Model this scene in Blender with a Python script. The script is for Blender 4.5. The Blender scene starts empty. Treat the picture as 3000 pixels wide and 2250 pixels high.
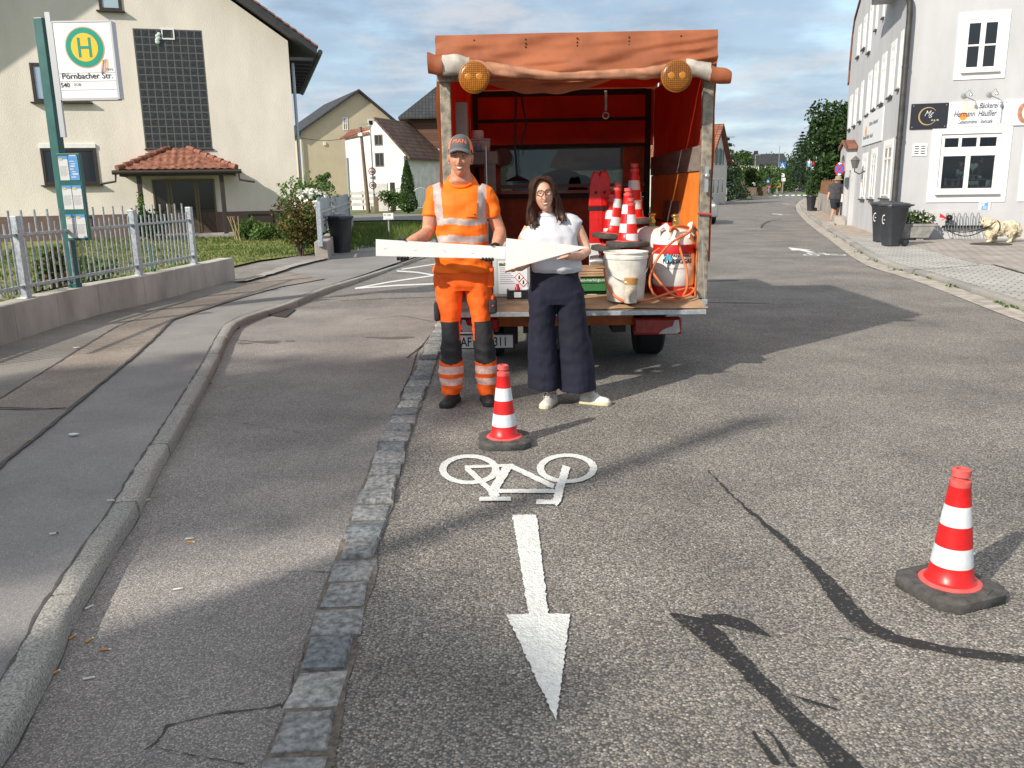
import bpy, bmesh, math, random
from math import sin, cos, pi, radians, sqrt, atan2
from mathutils import Vector, Matrix, noise
random.seed(7)
SC = bpy.context.scene
COL = SC.collection
# ---------------------------------------------------------------- camera
FPX, CH, TILT, ROLL = 2480.0, 1.55, math.atan(575/2480), -radians(1.0)
cd = bpy.data.cameras.new('camera'); cam = bpy.data.objects.new('camera', cd); COL.objects.link(cam)
cd.sensor_width = 36; cd.lens = 36*FPX/3000; cd.clip_start = .05; cd.clip_end = 2000
RM = Matrix.Rotation(pi/2-TILT, 3, 'X') @ Matrix.Rotation(ROLL, 3, 'Z')
cam.matrix_world = Matrix.Translation((0, 0, CH)) @ RM.to_4x4()
SC.camera = cam
# ---------------------------------------------------------------- sky, sun, exposure
SUN_AZ, SUN_EL = radians(228), radians(32)       # clockwise from +Y
SUNV = sd = Vector((sin(SUN_AZ)*cos(SUN_EL), cos(SUN_AZ)*cos(SUN_EL), sin(SUN_EL)))
sl = bpy.data.lights.new('sun', 'SUN'); sl.energy = 3.8; sl.angle = radians(0.9); sl.color = (1, .92, .8)
so = bpy.data.objects.new('sun', sl); COL.objects.link(so)
so.rotation_euler = (-sd).to_track_quat('-Z', 'Y').to_euler(); so.location = (-10, -10, 30)
W = bpy.data.worlds.new('World'); SC.world = W; W.use_nodes = True
def world():
    nt = W.node_tree; N = nt.nodes; L = nt.links; N.clear()
    out = N.new('ShaderNodeOutputWorld'); bg = N.new('ShaderNodeBackground'); bg.inputs[1].default_value = .15
    sky = N.new('ShaderNodeTexSky'); sky.sky_type = 'NISHITA'; sky.sun_disc = False
    sky.sun_elevation = SUN_EL; sky.sun_rotation = SUN_AZ; sky.air_density = 1.2; sky.dust_density = .5; sky.ozone_density = 1.5
    tc = N.new('ShaderNodeTexCoord'); sp = N.new('ShaderNodeSeparateXYZ'); L.new(tc.outputs['Generated'], sp.inputs[0])
    ad = N.new('ShaderNodeMath'); ad.operation = 'ADD'; ad.inputs[1].default_value = .16; L.new(sp.outputs[2], ad.inputs[0])
    mx = N.new('ShaderNodeMath'); mx.operation = 'MAXIMUM'; mx.inputs[1].default_value = .03; L.new(ad.outputs[0], mx.inputs[0])
    cb = N.new('ShaderNodeCombineXYZ')
    for i in (0, 1):
        dv = N.new('ShaderNodeMath'); dv.operation = 'DIVIDE'; L.new(sp.outputs[i], dv.inputs[0]); L.new(mx.outputs[0], dv.inputs[1]); L.new(dv.outputs[0], cb.inputs[i])
    def nz(scale, det, seed, lo, hi, rough=.55):
        mp = N.new('ShaderNodeMapping'); mp.inputs['Location'].default_value = (seed, seed*.7, 0); L.new(cb.outputs[0], mp.inputs[0])
        n = N.new('ShaderNodeTexNoise'); n.inputs['Scale'].default_value = scale; n.inputs['Detail'].default_value = det; n.inputs['Roughness'].default_value = rough
        L.new(mp.outputs[0], n.inputs['Vector'])
        r = N.new('ShaderNodeMapRange'); r.interpolation_type = 'SMOOTHSTEP'; r.inputs[1].default_value = lo; r.inputs[2].default_value = hi
        L.new(n.outputs['Fac'], r.inputs[0]); return r.outputs[0]
    big = nz(.9, 7, 3.1, .38, .6); puff = nz(2.1, 10, 8.4, .44, .68, .6); dark = nz(1.7, 8, 1.7, .42, .66)
    def mix(f, a, b, k=1.0):
        m = N.new('ShaderNodeMix'); m.data_type = 'RGBA'
        if k != 1.0:
            q = N.new('ShaderNodeMath'); q.operation = 'MULTIPLY'; q.inputs[1].default_value = k; L.new(f, q.inputs[0]); f = q.outputs[0]
        L.new(f, m.inputs[0])
        for s, v in ((6, a), (7, b)):
            if isinstance(v, tuple): m.inputs[s].default_value = v
            else: L.new(v, m.inputs[s])
        return m.outputs[2]
    hz = N.new('ShaderNodeMapRange'); hz.interpolation_type = 'SMOOTHSTEP'; hz.inputs[1].default_value = -.02; hz.inputs[2].default_value = .22; hz.inputs[3].default_value = 1; hz.inputs[4].default_value = 0; L.new(sp.outputs[2], hz.inputs[0])
    c = mix(big, sky.outputs[0], (1.5, 1.9, 2.5, 1), .72)
    c = mix(dark, c, (1.15, 1.42, 1.85, 1), .5)
    c = mix(hz.outputs[0], c, (2.0, 2.7, 3.65, 1), .85)
    c = mix(puff, c, (3.3, 3.4, 3.6, 1), .8)
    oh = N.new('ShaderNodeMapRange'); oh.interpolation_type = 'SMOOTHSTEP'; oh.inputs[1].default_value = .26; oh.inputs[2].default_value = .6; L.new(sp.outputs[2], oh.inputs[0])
    c = mix(oh.outputs[0], c, (3.5, 3.45, 3.4, 1), .75)      # bright white added to the unseen overhead sky as neutral fill
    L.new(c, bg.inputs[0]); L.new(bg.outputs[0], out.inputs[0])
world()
SC.view_settings.view_transform = 'Standard'; SC.view_settings.look = 'None'
SC.view_settings.exposure = 0.55; SC.view_settings.gamma = 1
SC.cycles.max_bounces = 8; SC.cycles.transparent_max_bounces = 12; SC.cycles.caustics_reflective = False; SC.cycles.caustics_refractive = False
SC.cycles.use_denoising = True
# ---------------------------------------------------------------- photo geometry
def ray(px, py): return RM @ Vector(((px-1500)/FPX, -(py-1125)/FPX, -1))
def G(px, py, z=0):
    d = ray(px, py); t = (z-CH)/d.z; return Vector((d.x*t, d.y*t, z))
def P(px, py, Y):
    d = ray(px, py); t = Y/d.y; return Vector((d.x*t, Y, CH+d.z*t))
class Wall:                      # vertical plane: u to the right along it, local y into the building
    def __init__(s, p, ang): s.p = Vector((p[0], p[1], 0)); s.a = ang; s.u = Vector((cos(ang), sin(ang), 0)); s.n = Vector((-sin(ang), cos(ang), 0))
    def uz(s, px, py, off=0):    # off > 0: plane moved toward the camera
        d = ray(px, py); p0 = s.p - s.n*off
        t = (p0 - Vector((0, 0, CH))).dot(s.n)/d.dot(s.n); q = Vector((0, 0, CH))+d*t
        return (q-s.p).dot(s.u), q.z
# ---------------------------------------------------------------- object helpers
def tag(o, label=None, cat=None, group=None, kind=None):
    if label: o['label'] = label
    if cat: o['category'] = cat
    if group: o['group'] = group
    if kind: o['kind'] = kind
    return o
def thing(name, label, cat, loc=(0, 0, 0), rz=0, group=None):
    o = bpy.data.objects.new(name, None); COL.objects.link(o); o.location = loc; o.rotation_euler = (0, 0, rz); o.empty_display_size = .1
    return tag(o, label, cat, group)
def kids(o): return [c for c in bpy.data.objects if c.parent == o]
def dup(root, loc, rz=0, label=None, group=None, scale=None):
    def cp(o, par):
        c = o.copy(); COL.objects.link(c)
        if par: c.parent = par
        for k in kids(o): cp(k, c)
        return c
    r = cp(root, None); r.location = loc; r.rotation_euler = (0, 0, rz)
    if scale: r.scale = scale
    return tag(r, label, None, group)
class MB:
    def __init__(s): s.v = []; s.f = []; s.m = []
    def add(s, vs, fs, m=0):
        b = len(s.v); s.v += [Vector(v) for v in vs]
        for f in fs: s.f.append([i+b for i in f]); s.m.append(m)
        return s
    def poly(s, pts, m=0): return s.add(pts, [list(range(len(pts)))], m)
    def box(s, c, d, m=0, R=None):
        x, y, z = d[0]/2, d[1]/2, d[2]/2; c = Vector(c)
        vs = [Vector((a*x, b*y, e*z)) for e in (-1, 1) for b in (-1, 1) for a in (-1, 1)]
        if R is not None: vs = [R @ v for v in vs]
        return s.add([c+v for v in vs], [(0, 2, 3, 1), (4, 5, 7, 6), (0, 1, 5, 4), (2, 6, 7, 3), (0, 4, 6, 2), (1, 3, 7, 5)], m)
    def bx(s, x0, x1, y0, y1, z0, z1, m=0): return s.box(((x0+x1)/2, (y0+y1)/2, (z0+z1)/2), (abs(x1-x0), abs(y1-y0), abs(z1-z0)), m)
    def prism(s, pts, ext, m=0):          # closed planar polygon (3d) extruded by vector ext
        n = len(pts); e = Vector(ext); a = [Vector(p) for p in pts]
        return s.add(a+[p+e for p in a], [list(range(n))[::-1], list(range(n, 2*n))]+[(i, (i+1) % n, n+(i+1) % n, n+i) for i in range(n)], m)
    def loft(s, rings, m=0, cap=True, closed=True):
        n = len(rings[0]); vs = [v for r in rings for v in r]; fs = []
        for k in range(len(rings)-1):
            for i in range(n if closed else n-1):
                j = (i+1) % n; fs.append((k*n+i, k*n+j, (k+1)*n+j, (k+1)*n+i))
        if cap and closed: fs.append(list(range(n))[::-1]); fs.append(list(range((len(rings)-1)*n, len(rings)*n)))
        return s.add(vs, fs, m)
    def tube(s, pts, r, n=8, m=0, cap=True, ell=None):
        pts = [Vector(p) for p in pts]; k = len(pts)
        rr = r if isinstance(r, (list, tuple)) else [r]*k
        rings = []; up = None
        for i in range(k):
            t = (pts[min(i+1, k-1)]-pts[max(i-1, 0)]).normalized()
            if up is None:
                up = Vector((0, 0, 1)) if abs(t.z) < .9 else Vector((0, 1, 0))
            a = t.cross(up).normalized(); b = a.cross(t).normalized(); up = b
            e = ell if ell else (1, 1)
            rings.append([pts[i]+a*(rr[i]*e[0]*cos(2*pi*q/n))+b*(rr[i]*e[1]*sin(2*pi*q/n)) for q in range(n)])
        return s.loft(rings, m, cap)
    def cyl(s, p0, p1, r0, r1=None, n=16, m=0): return s.tube([p0, p1], [r0, r0 if r1 is None else r1], n, m)
    def lathe(s, prof, c=(0, 0, 0), n=24, m=0, R=None, ms=None):
        c = Vector(c); rings = []
        for r, z in prof:
            ring = [Vector((max(r, 1e-4)*cos(2*pi*q/n), max(r, 1e-4)*sin(2*pi*q/n), z)) for q in range(n)]
            rings.append([c+(R @ v if R is not None else v) for v in ring])
        b = len(s.f); s.loft(rings, m)
        if ms:
            for k, mm in enumerate(ms):
                for i in range(n): s.m[b+k*n+i] = mm
        return s
    def ball(s, c, r, m=0, n=14, k=9, R=None):
        rx, ry, rz = (r, r, r) if not isinstance(r, (tuple, list)) else r; c = Vector(c); rings = []
        for j in range(k+1):
            a = -pi/2+pi*j/k
            ring = [Vector((rx*max(cos(a), .01)*cos(2*pi*q/n), ry*max(cos(a), .01)*sin(2*pi*q/n), rz*sin(a))) for q in range(n)]
            rings.append([c+(R @ v if R is not None else v) for v in ring])
        return s.loft(rings, m)
    def xf(s, M4, start=0):
        for i in range(start, len(s.v)): s.v[i] = M4 @ s.v[i]
        return s
    def build(s, name, mats, par=None, smooth=None, bev=0, fixn=True, seg=2):
        me = bpy.data.meshes.new(name); me.from_pydata([tuple(v) for v in s.v], [], s.f)
        mats = mats if isinstance(mats, (list, tuple)) else [mats]
        for q in mats: me.materials.append(q)
        me.polygons.foreach_set('material_index', s.m)
        if bev or fixn:
            bm = bmesh.new(); bm.from_mesh(me)
            if fixn: bmesh.ops.recalc_face_normals(bm, faces=bm.faces)
            if bev:
                es = [e for e in bm.edges if len(e.link_faces) == 2 and e.calc_face_angle(0) > .5]
                bmesh.ops.bevel(bm, geom=es, offset=bev, segments=seg, affect='EDGES', profile=.6, clamp_overlap=True)
            bm.to_mesh(me); bm.free()
        if smooth is not None:
            me.polygons.foreach_set('use_smooth', [True]*len(me.polygons))
            if smooth: me.set_sharp_from_angle(angle=radians(smooth))
        me.update(); o = bpy.data.objects.new(name, me); COL.objects.link(o)
        if par: o.parent = par
        return o
def text_mesh(txt, size, sx=1.0, shear=0, align='LEFT', spacing=1.0, bold=0):
    cu = bpy.data.curves.new('txt', 'FONT'); cu.body = txt; cu.size = size; cu.align_x = align; cu.shear = shear; cu.space_character = spacing; cu.offset = bold; cu.resolution_u = 3
    o = bpy.data.objects.new('txt', cu); COL.objects.link(o); dg = bpy.context.evaluated_depsgraph_get()
    me = bpy.data.meshes.new_from_object(o.evaluated_get(dg)); vs = [Vector((v.co.x*sx, v.co.y, 0)) for v in me.vertices]; fs = [list(p.vertices) for p in me.polygons]
    bpy.data.objects.remove(o); bpy.data.curves.remove(cu); bpy.data.meshes.remove(me); return vs, fs
def put_text(mb, txt, size, o, m=0, ux=(1, 0, 0), uz=(0, 0, 1), **k):
    vs, fs = text_mesh(txt, size, **k); o = Vector(o); ux = Vector(ux); uz = Vector(uz)
    mb.add([o+ux*v.x+uz*v.y for v in vs], fs, m)
# ---------------------------------------------------------------- materials
MATS = {}
def M(name, col, rough=.6, metal=0, var=.0, vs=4, bump=0, bs=40, spec=.5, col2=None, det=4, lo=.35, hi=.65, bdist=.01, emit=0, alpha=1, trans=0, sss=0, coat=0, stretch=None):
    if name in MATS: return MATS[name]
    m = bpy.data.materials.new(name); m.use_nodes = True; nt = m.node_tree; N = nt.nodes; L = nt.links; b = N['Principled BSDF']
    c4 = (*col, 1); b.inputs['Base Color'].default_value = c4; b.inputs['Roughness'].default_value = rough; b.inputs['Metallic'].default_value = metal
    b.inputs['Specular IOR Level'].default_value = spec
    if coat: b.inputs['Coat Weight'].default_value = coat; b.inputs['Coat Roughness'].default_value = .12
    if sss: b.inputs['Subsurface Weight'].default_value = sss; b.inputs['Subsurface Radius'].default_value = (.012, .005, .003)
    if emit: b.inputs['Emission Color'].default_value = c4; b.inputs['Emission Strength'].default_value = emit
    tc = N.new('ShaderNodeTexCoord'); vec = tc.outputs['Object']
    if stretch:
        mp = N.new('ShaderNodeMapping'); mp.inputs['Scale'].default_value = stretch; L.new(vec, mp.inputs[0]); vec = mp.outputs[0]
    if var or col2:
        n = N.new('ShaderNodeTexNoise'); n.inputs['Scale'].default_value = vs; n.inputs['Detail'].default_value = det; n.inputs['Roughness'].default_value = .6; L.new(vec, n.inputs['Vector'])
        r = N.new('ShaderNodeMapRange'); r.inputs[1].default_value = lo; r.inputs[2].default_value = hi; L.new(n.outputs['Fac'], r.inputs[0])
        mx = N.new('ShaderNodeMix'); mx.data_type = 'RGBA'; L.new(r.outputs[0], mx.inputs[0])
        a = tuple(x*(1-var) for x in col); z = tuple(min(1, x*(1+var)) for x in (col2 or col))
        mx.inputs[6].default_value = (*a, 1); mx.inputs[7].default_value = (*z, 1); L.new(mx.outputs[2], b.inputs['Base Color'])
        m['mix'] = mx.name
        if rough < .95 and var:
            rr = N.new('ShaderNodeMapRange'); rr.inputs[3].default_value = max(.02, rough-.1); rr.inputs[4].default_value = min(1, rough+.1); L.new(n.outputs['Fac'], rr.inputs[0]); L.new(rr.outputs[0], b.inputs['Roughness'])
    if bump:
        n2 = N.new('ShaderNodeTexNoise'); n2.inputs['Scale'].default_value = bs; n2.inputs['Detail'].default_value = 5; L.new(vec, n2.inputs['Vector'])
        bp = N.new('ShaderNodeBump'); bp.inputs['Strength'].default_value = bump; bp.inputs['Distance'].default_value = bdist; L.new(n2.outputs['Fac'], bp.inputs['Height']); L.new(bp.outputs[0], b.inputs['Normal'])
    if trans:
        t = N.new('ShaderNodeBsdfTranslucent'); t.inputs[0].default_value = c4; ms = N.new('ShaderNodeMixShader'); ms.inputs[0].default_value = trans
        if var or col2: L.new(mx.outputs[2], t.inputs[0])
        L.new(b.outputs[0], ms.inputs[1]); L.new(t.outputs[0], ms.inputs[2]); L.new(ms.outputs[0], N['Material Output'].inputs[0])
    MATS[name] = m; return m
def nodes(m): nt = m.node_tree; return nt, nt.nodes, nt.links, nt.nodes['Principled BSDF']
def ramp(N, stops, interp='LINEAR'):
    r = N.new('ShaderNodeValToRGB'); r.color_ramp.interpolation = interp; e = r.color_ramp.elements
    while len(e) < len(stops): e.new(.5)
    for q, (p, c) in zip(e, stops): q.position = p; q.color = (*c, 1)
    return r
def aggregate(name, stops, scale, stain=.35, bump=.6, rough=.75, mort=(.06, .055, .05), edge=.35, stain_scale=.9):
    """stones in binder: voronoi cells with their own colours, joints, worn patches"""
    m = M(name, (.2, .2, .2), rough); nt, N, L, b = nodes(m)
    tc = N.new('ShaderNodeTexCoord'); ob = tc.outputs['Object']
    wn = N.new('ShaderNodeTexNoise'); wn.inputs['Scale'].default_value = scale*.8; L.new(ob, wn.inputs['Vector'])
    wm = N.new('ShaderNodeMix'); wm.data_type = 'VECTOR'; wm.inputs[0].default_value = .012*60/scale; L.new(ob, wm.inputs[4]); L.new(wn.outputs['Color'], wm.inputs[5])
    v = N.new('ShaderNodeTexVoronoi'); v.inputs['Scale'].default_value = scale; L.new(wm.outputs[1], v.inputs['Vector'])
    sp = N.new('ShaderNodeSeparateColor'); L.new(v.outputs['Color'], sp.inputs[0])
    r = ramp(N, stops); L.new(sp.outputs[0], r.inputs[0])
    mr = N.new('ShaderNodeMapRange'); mr.inputs[1].default_value = edge; mr.inputs[2].default_value = edge+.35; L.new(v.outputs['Distance'], mr.inputs[0])
    mx = N.new('ShaderNodeMix'); mx.data_type = 'RGBA'; L.new(mr.outputs[0], mx.inputs[0]); L.new(r.outputs[0], mx.inputs[6]); mx.inputs[7].default_value = (*mort, 1)
    n = N.new('ShaderNodeTexNoise'); n.inputs['Scale'].default_value = stain_scale; n.inputs['Detail'].default_value = 7; n.inputs['Roughness'].default_value = .65; L.new(ob, n.inputs['Vector'])
    m2 = N.new('ShaderNodeMapRange'); m2.inputs[1].default_value = .3; m2.inputs[2].default_value = .7; m2.inputs[3].default_value = 1-stain; m2.inputs[4].default_value = 1+stain*.5; L.new(n.outputs['Fac'], m2.inputs[0])
    mu = N.new('ShaderNodeMix'); mu.data_type = 'RGBA'; mu.blend_type = 'MULTIPLY'; mu.inputs[0].default_value = 1; L.new(mx.outputs[2], mu.inputs[6]); L.new(m2.outputs[0], mu.inputs[7])
    L.new(mu.outputs[2], b.inputs['Base Color'])
    iv = N.new('ShaderNodeMath'); iv.operation = 'SUBTRACT'; iv.inputs[0].default_value = 1; L.new(v.outputs['Distance'], iv.inputs[1])
    bp = N.new('ShaderNodeBump'); bp.inputs['Strength'].default_value = bump; bp.inputs['Distance'].default_value = .35/scale; L.new(iv.outputs[0], bp.inputs['Height']); L.new(bp.outputs[0], b.inputs['Normal'])
    return m
def bricks(name, c1, c2, mortar, w, h, ms=.02, rough=.8, axes='xy', bump=.5, off=.5, stain=.25, rot=0):
    m = M(name, c1, rough); nt, N, L, b = nodes(m); tc = N.new('ShaderNodeTexCoord'); sp = N.new('ShaderNodeSeparateXYZ')
    mp = N.new('ShaderNodeMapping'); mp.inputs['Rotation'].default_value = (0, 0, rot); L.new(tc.outputs['Object'], mp.inputs[0]); L.new(mp.outputs[0], sp.inputs[0])
    cb = N.new('ShaderNodeCombineXYZ'); ix = {'x': 0, 'y': 1, 'z': 2}
    L.new(sp.outputs[ix[axes[0]]], cb.inputs[0]); L.new(sp.outputs[ix[axes[1]]], cb.inputs[1])
    t = N.new('ShaderNodeTexBrick'); t.inputs['Color1'].default_value = (*c1, 1); t.inputs['Color2'].default_value = (*c2, 1); t.inputs['Mortar'].default_value = (*mortar, 1)
    t.inputs['Scale'].default_value = 1; t.inputs['Brick Width'].default_value = w; t.inputs['Row Height'].default_value = h; t.inputs['Mortar Size'].default_value = ms; t.offset = off
    L.new(cb.outputs[0], t.inputs['Vector'])
    n = N.new('ShaderNodeTexNoise'); n.inputs['Scale'].default_value = 1.3; n.inputs['Detail'].default_value = 8; L.new(tc.outputs['Object'], n.inputs['Vector'])
    m2 = N.new('ShaderNodeMapRange'); m2.inputs[1].default_value = .3; m2.inputs[2].default_value = .7; m2.inputs[3].default_value = 1-stain; m2.inputs[4].default_value = 1+stain*.5; L.new(n.outputs['Fac'], m2.inputs[0])
    mu = N.new('ShaderNodeMix'); mu.data_type = 'RGBA'; mu.blend_type = 'MULTIPLY'; mu.inputs[0].default_value = 1; L.new(t.outputs['Color'], mu.inputs[6]); L.new(m2.outputs[0], mu.inputs[7]); L.new(mu.outputs[2], b.inputs['Base Color'])
    bp = N.new('ShaderNodeBump'); bp.invert = True; bp.inputs['Strength'].default_value = bump; bp.inputs['Distance'].default_value = .02; L.new(t.outputs['Fac'], bp.inputs['Height']); L.new(bp.outputs[0], b.inputs['Normal'])
    return m
def planks(name, c1, c2, width, axis='x', rough=.7, gap=.06):
    """boards with grain: axis is the direction across the boards"""
    m = M(name, c1, rough); nt, N, L, b = nodes(m); tc = N.new('ShaderNodeTexCoord'); sp = N.new('ShaderNodeSeparateXYZ'); L.new(tc.outputs['Object'], sp.inputs[0])
    d = N.new('ShaderNodeMath'); d.operation = 'DIVIDE'; d.inputs[1].default_value = width; L.new(sp.outputs['xyz'.index(axis)], d.inputs[0])
    fl = N.new('ShaderNodeMath'); fl.operation = 'FLOOR'; L.new(d.outputs[0], fl.inputs[0]); fr = N.new('ShaderNodeMath'); fr.operation = 'FRACT'; L.new(d.outputs[0], fr.inputs[0])
    wn = N.new('ShaderNodeTexWhiteNoise'); wn.noise_dimensions = '1D'; L.new(fl.outputs[0], wn.inputs['W'])
    mp = N.new('ShaderNodeMapping'); s = [3, 3, 3]; s['xyz'.index(axis)] = 40; mp.inputs['Scale'].default_value = s; L.new(tc.outputs['Object'], mp.inputs[0])
    n = N.new('ShaderNodeTexNoise'); n.inputs['Scale'].default_value = 1; n.inputs['Detail'].default_value = 6; L.new(mp.outputs[0], n.inputs['Vector'])
    ad = N.new('ShaderNodeMath'); ad.operation = 'ADD'; L.new(wn.outputs[0], ad.inputs[0]); L.new(n.outputs['Fac'], ad.inputs[1])
    r = ramp(N, [(.3, c1), (1.0, c2)]); hf = N.new('ShaderNodeMath'); hf.operation = 'MULTIPLY'; hf.inputs[1].default_value = .62; L.new(ad.outputs[0], hf.inputs[0]); L.new(hf.outputs[0], r.inputs[0])
    gp = N.new('ShaderNodeMath'); gp.operation = 'GREATER_THAN'; gp.inputs[1].default_value = 1-gap; L.new(fr.outputs[0], gp.inputs[0])
    mx = N.new('ShaderNodeMix'); mx.data_type = 'RGBA'; L.new(gp.outputs[0], mx.inputs[0]); L.new(r.outputs[0], mx.inputs[6]); mx.inputs[7].default_value = tuple(x*.25 for x in c1)+(1,)
    L.new(mx.outputs[2], b.inputs['Base Color'])
    bp = N.new('ShaderNodeBump'); bp.invert = True; bp.inputs['Distance'].default_value = .006; L.new(gp.outputs[0], bp.inputs['Height']); L.new(bp.outputs[0], b.inputs['Normal'])
    return m
def tiles(name, c1, c2, w=.3, h=.35, rough=.75):
    m = bricks(name, c1, c2, tuple(x*.4 for x in c1), w, h, .025, rough, 'xy', .9, 0, .35); return m
def clear_glass(name='clear_glass', tint=(.9, .95, .95)):
    m = M(name, tint, .03); nt, N, L, b = nodes(m); t = N.new('ShaderNodeBsdfTransparent'); t.inputs[0].default_value = (*tint, 1); g = N.new('ShaderNodeBsdfGlossy'); g.inputs['Roughness'].default_value = .03
    f = N.new('ShaderNodeFresnel'); f.inputs[0].default_value = 1.5; ms = N.new('ShaderNodeMixShader'); L.new(f.outputs[0], ms.inputs[0]); L.new(t.outputs[0], ms.inputs[1]); L.new(g.outputs[0], ms.inputs[2]); L.new(ms.outputs[0], N['Material Output'].inputs[0])
    return m
DARKGLASS = M('dark_window_glass', (.016, .02, .024), .06, spec=.6)
CURTAIN = M('blue_grey_curtain', (.32, .4, .52), .25, var=.25, vs=9, stretch=(1, 1, .05), coat=.6)
WHITE = M('white_paint', (.78, .78, .76), .5, var=.06, vs=6)
WFRAME = M('white_window_frame', (.8, .8, .78), .35)
BLACK = M('black_plastic', (.015, .015, .016), .45)
GALV = M('galvanised_steel', (.42, .46, .5), .42, metal=.55, var=.22, vs=25, bump=.15, bs=60)
GREYM = M('grey_painted_metal', (.3, .32, .33), .5, metal=.3, var=.12, vs=12)
CONC = M('weathered_concrete', (.33, .3, .27), .9, var=.3, vs=2.2, bump=.35, bs=60, det=8)
WOODPOLE = M('weathered_wood', (.16, .11, .075), .85, var=.3, vs=8, bump=.4, bs=30, stretch=(3, 3, .3))
INK = M('black_ink', (.015, .015, .025), .6)
# ---------------------------------------------------------------- foliage
def leafmats(key, cols, trans=.3, rough=.55):
    return [M(f'{key}_leaf_{i}', c, rough, var=.25, vs=2.5, trans=trans, spec=.35) for i, c in enumerate(cols)]
GREENS = leafmats('green', [(.045, .1, .02), (.07, .14, .028), (.1, .17, .04)])
DARKS = leafmats('dark', [(.02, .05, .012), (.03, .07, .016), (.045, .09, .022)])
SPRUCES = leafmats('spruce', [(.025, .05, .028), (.04, .075, .04), (.06, .1, .06)])
HEDGES = leafmats('hedge', [(.03, .07, .015), (.05, .1, .02), (.075, .13, .03)])
LIGHTS = leafmats('light', [(.09, .16, .035), (.12, .2, .05), (.16, .24, .07)])
BROWNS = leafmats('bronze', [(.1, .08, .025), (.16, .11, .035), (.09, .11, .03)])
BARK = M('bark', (.09, .07, .055), .9, var=.35, vs=9, bump=.6, bs=25)
def leaf(mb, c, s, m, rnd, up=.3, asp=.6):
    n = Vector((rnd.gauss(0, 1), rnd.gauss(0, 1), rnd.gauss(0, 1)+up)).normalized(); a = n.orthogonal().normalized(); a = Matrix.Rotation(rnd.uniform(0, 6.28), 3, n) @ a; b = n.cross(a)
    h = s*asp*.5; s2 = s*.5
    mb.add([c-a*s2, c+b*h+n*s*.1, c+a*s2, c-b*h+n*s*.1], [(0, 1, 2, 3)], m)
def clump(mb, c, r, n, s, rnd, nm=3, shell=.55, flat=1.0):
    """leaves through an uneven ellipsoid, thicker near its outside"""
    c = Vector(c); rx, ry, rz = r if isinstance(r, (tuple, list)) else (r, r, r)
    off = Vector((rnd.uniform(0, 50), rnd.uniform(0, 50), rnd.uniform(0, 50)))
    for _ in range(n):
        d = Vector((rnd.gauss(0, 1), rnd.gauss(0, 1), rnd.gauss(0, 1))).normalized()
        q = 1+.45*noise.noise(d*1.7+off); k = (shell+(1-shell)*rnd.random()**.6)*q if rnd.random() < .8 else rnd.random()*q
        p = c+Vector((d.x*rx*k, d.y*ry*k, d.z*rz*k)); t = noise.noise(p*(1.3/max(.15, rx))+off)
        m = min(nm-1, max(0, int(nm*.5+t*2.4*nm*.5+rnd.uniform(-.5, .5))))
        leaf(mb, p, s*rnd.uniform(.6, 1.3), m, rnd)
def broad_tree(name, label, loc, h, rad, mats, n=5000, ls=.3, trunk=.25, group=None, seed=1, cat='tree', base=.25, blobs=14, rz_=None):
    rnd = random.Random(seed); t = thing(name, label, cat, loc, 0, group)
    tr = MB(); tr.tube([(0, 0, -.1), (.05, 0, h*base), (.0, .08, h*.55), (0, 0, h*.85)], [trunk*1.25, trunk, trunk*.6, trunk*.15], 9)
    cr = MB(); cz = h*(base+1)/2; rz = h*(1-base)/2
    for i in range(blobs):
        a = rnd.uniform(0, 6.28); k = rnd.uniform(.25, .72); z = cz+rz*rnd.uniform(-.75, .72); w = sqrt(max(.1, 1-((z-cz)/rz)**2))
        c = Vector((cos(a)*rad*k*w, sin(a)*rad*k*w, z)); rr = rad*rnd.uniform(.32, .5)
        clump(cr, c, (rr, rr, rr*.8), n//blobs, ls, rnd)
        tr.tube([(0, 0, max(h*base*.8, c.z-rr*1.3)), c*.55+Vector((0, 0, c.z*.42)), c], [trunk*.4, trunk*.25, trunk*.06], 5)
    tr.build('trunk', BARK, t, 60); cr.build('crown', mats, t, fixn=False); return t
def conifer(name, label, loc, h, rad, mats, n=4000, ls=.25, group=None, seed=1, bare=.08, droop=.25, cat='tree'):
    rnd = random.Random(seed); t = thing(name, label, cat, loc, 0, group)
    MB().tube([(0, 0, -.1), (0, 0, h*.5), (0, 0, h*.98)], [h*.018, h*.012, h*.002], 8).build('trunk', BARK, t, 60)
    cr = MB(); L = max(6, int(h*1.9))
    for j in range(L):
        f = j/(L-1); z = h*(bare+(1-bare)*f*.98); R = rad*(1-f)**.85*rnd.uniform(.85, 1.1)+.08; k = max(4, int(13*(1-f)+4))
        for i in range(k):
            a = 6.28*i/k+rnd.uniform(-.35, .35)+j; R2 = R*rnd.uniform(.7, 1.12)
            for q in range(max(3, int(n/L/k))):
                s = rnd.random()**.7; p = Vector((cos(a)*R2*s, sin(a)*R2*s, z-R2*droop*s*s+R2*.12*s)); sp = .1*R2+.05
                p += Vector((rnd.gauss(0, sp), rnd.gauss(0, sp), rnd.gauss(0, sp*.45))); leaf(cr, p, ls*rnd.uniform(.6, 1.2), rnd.choice((0, 0, 1, 1, 2)), rnd, 1.0, .5)
    cr.build('crown', mats, t, fixn=False); return t
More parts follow.
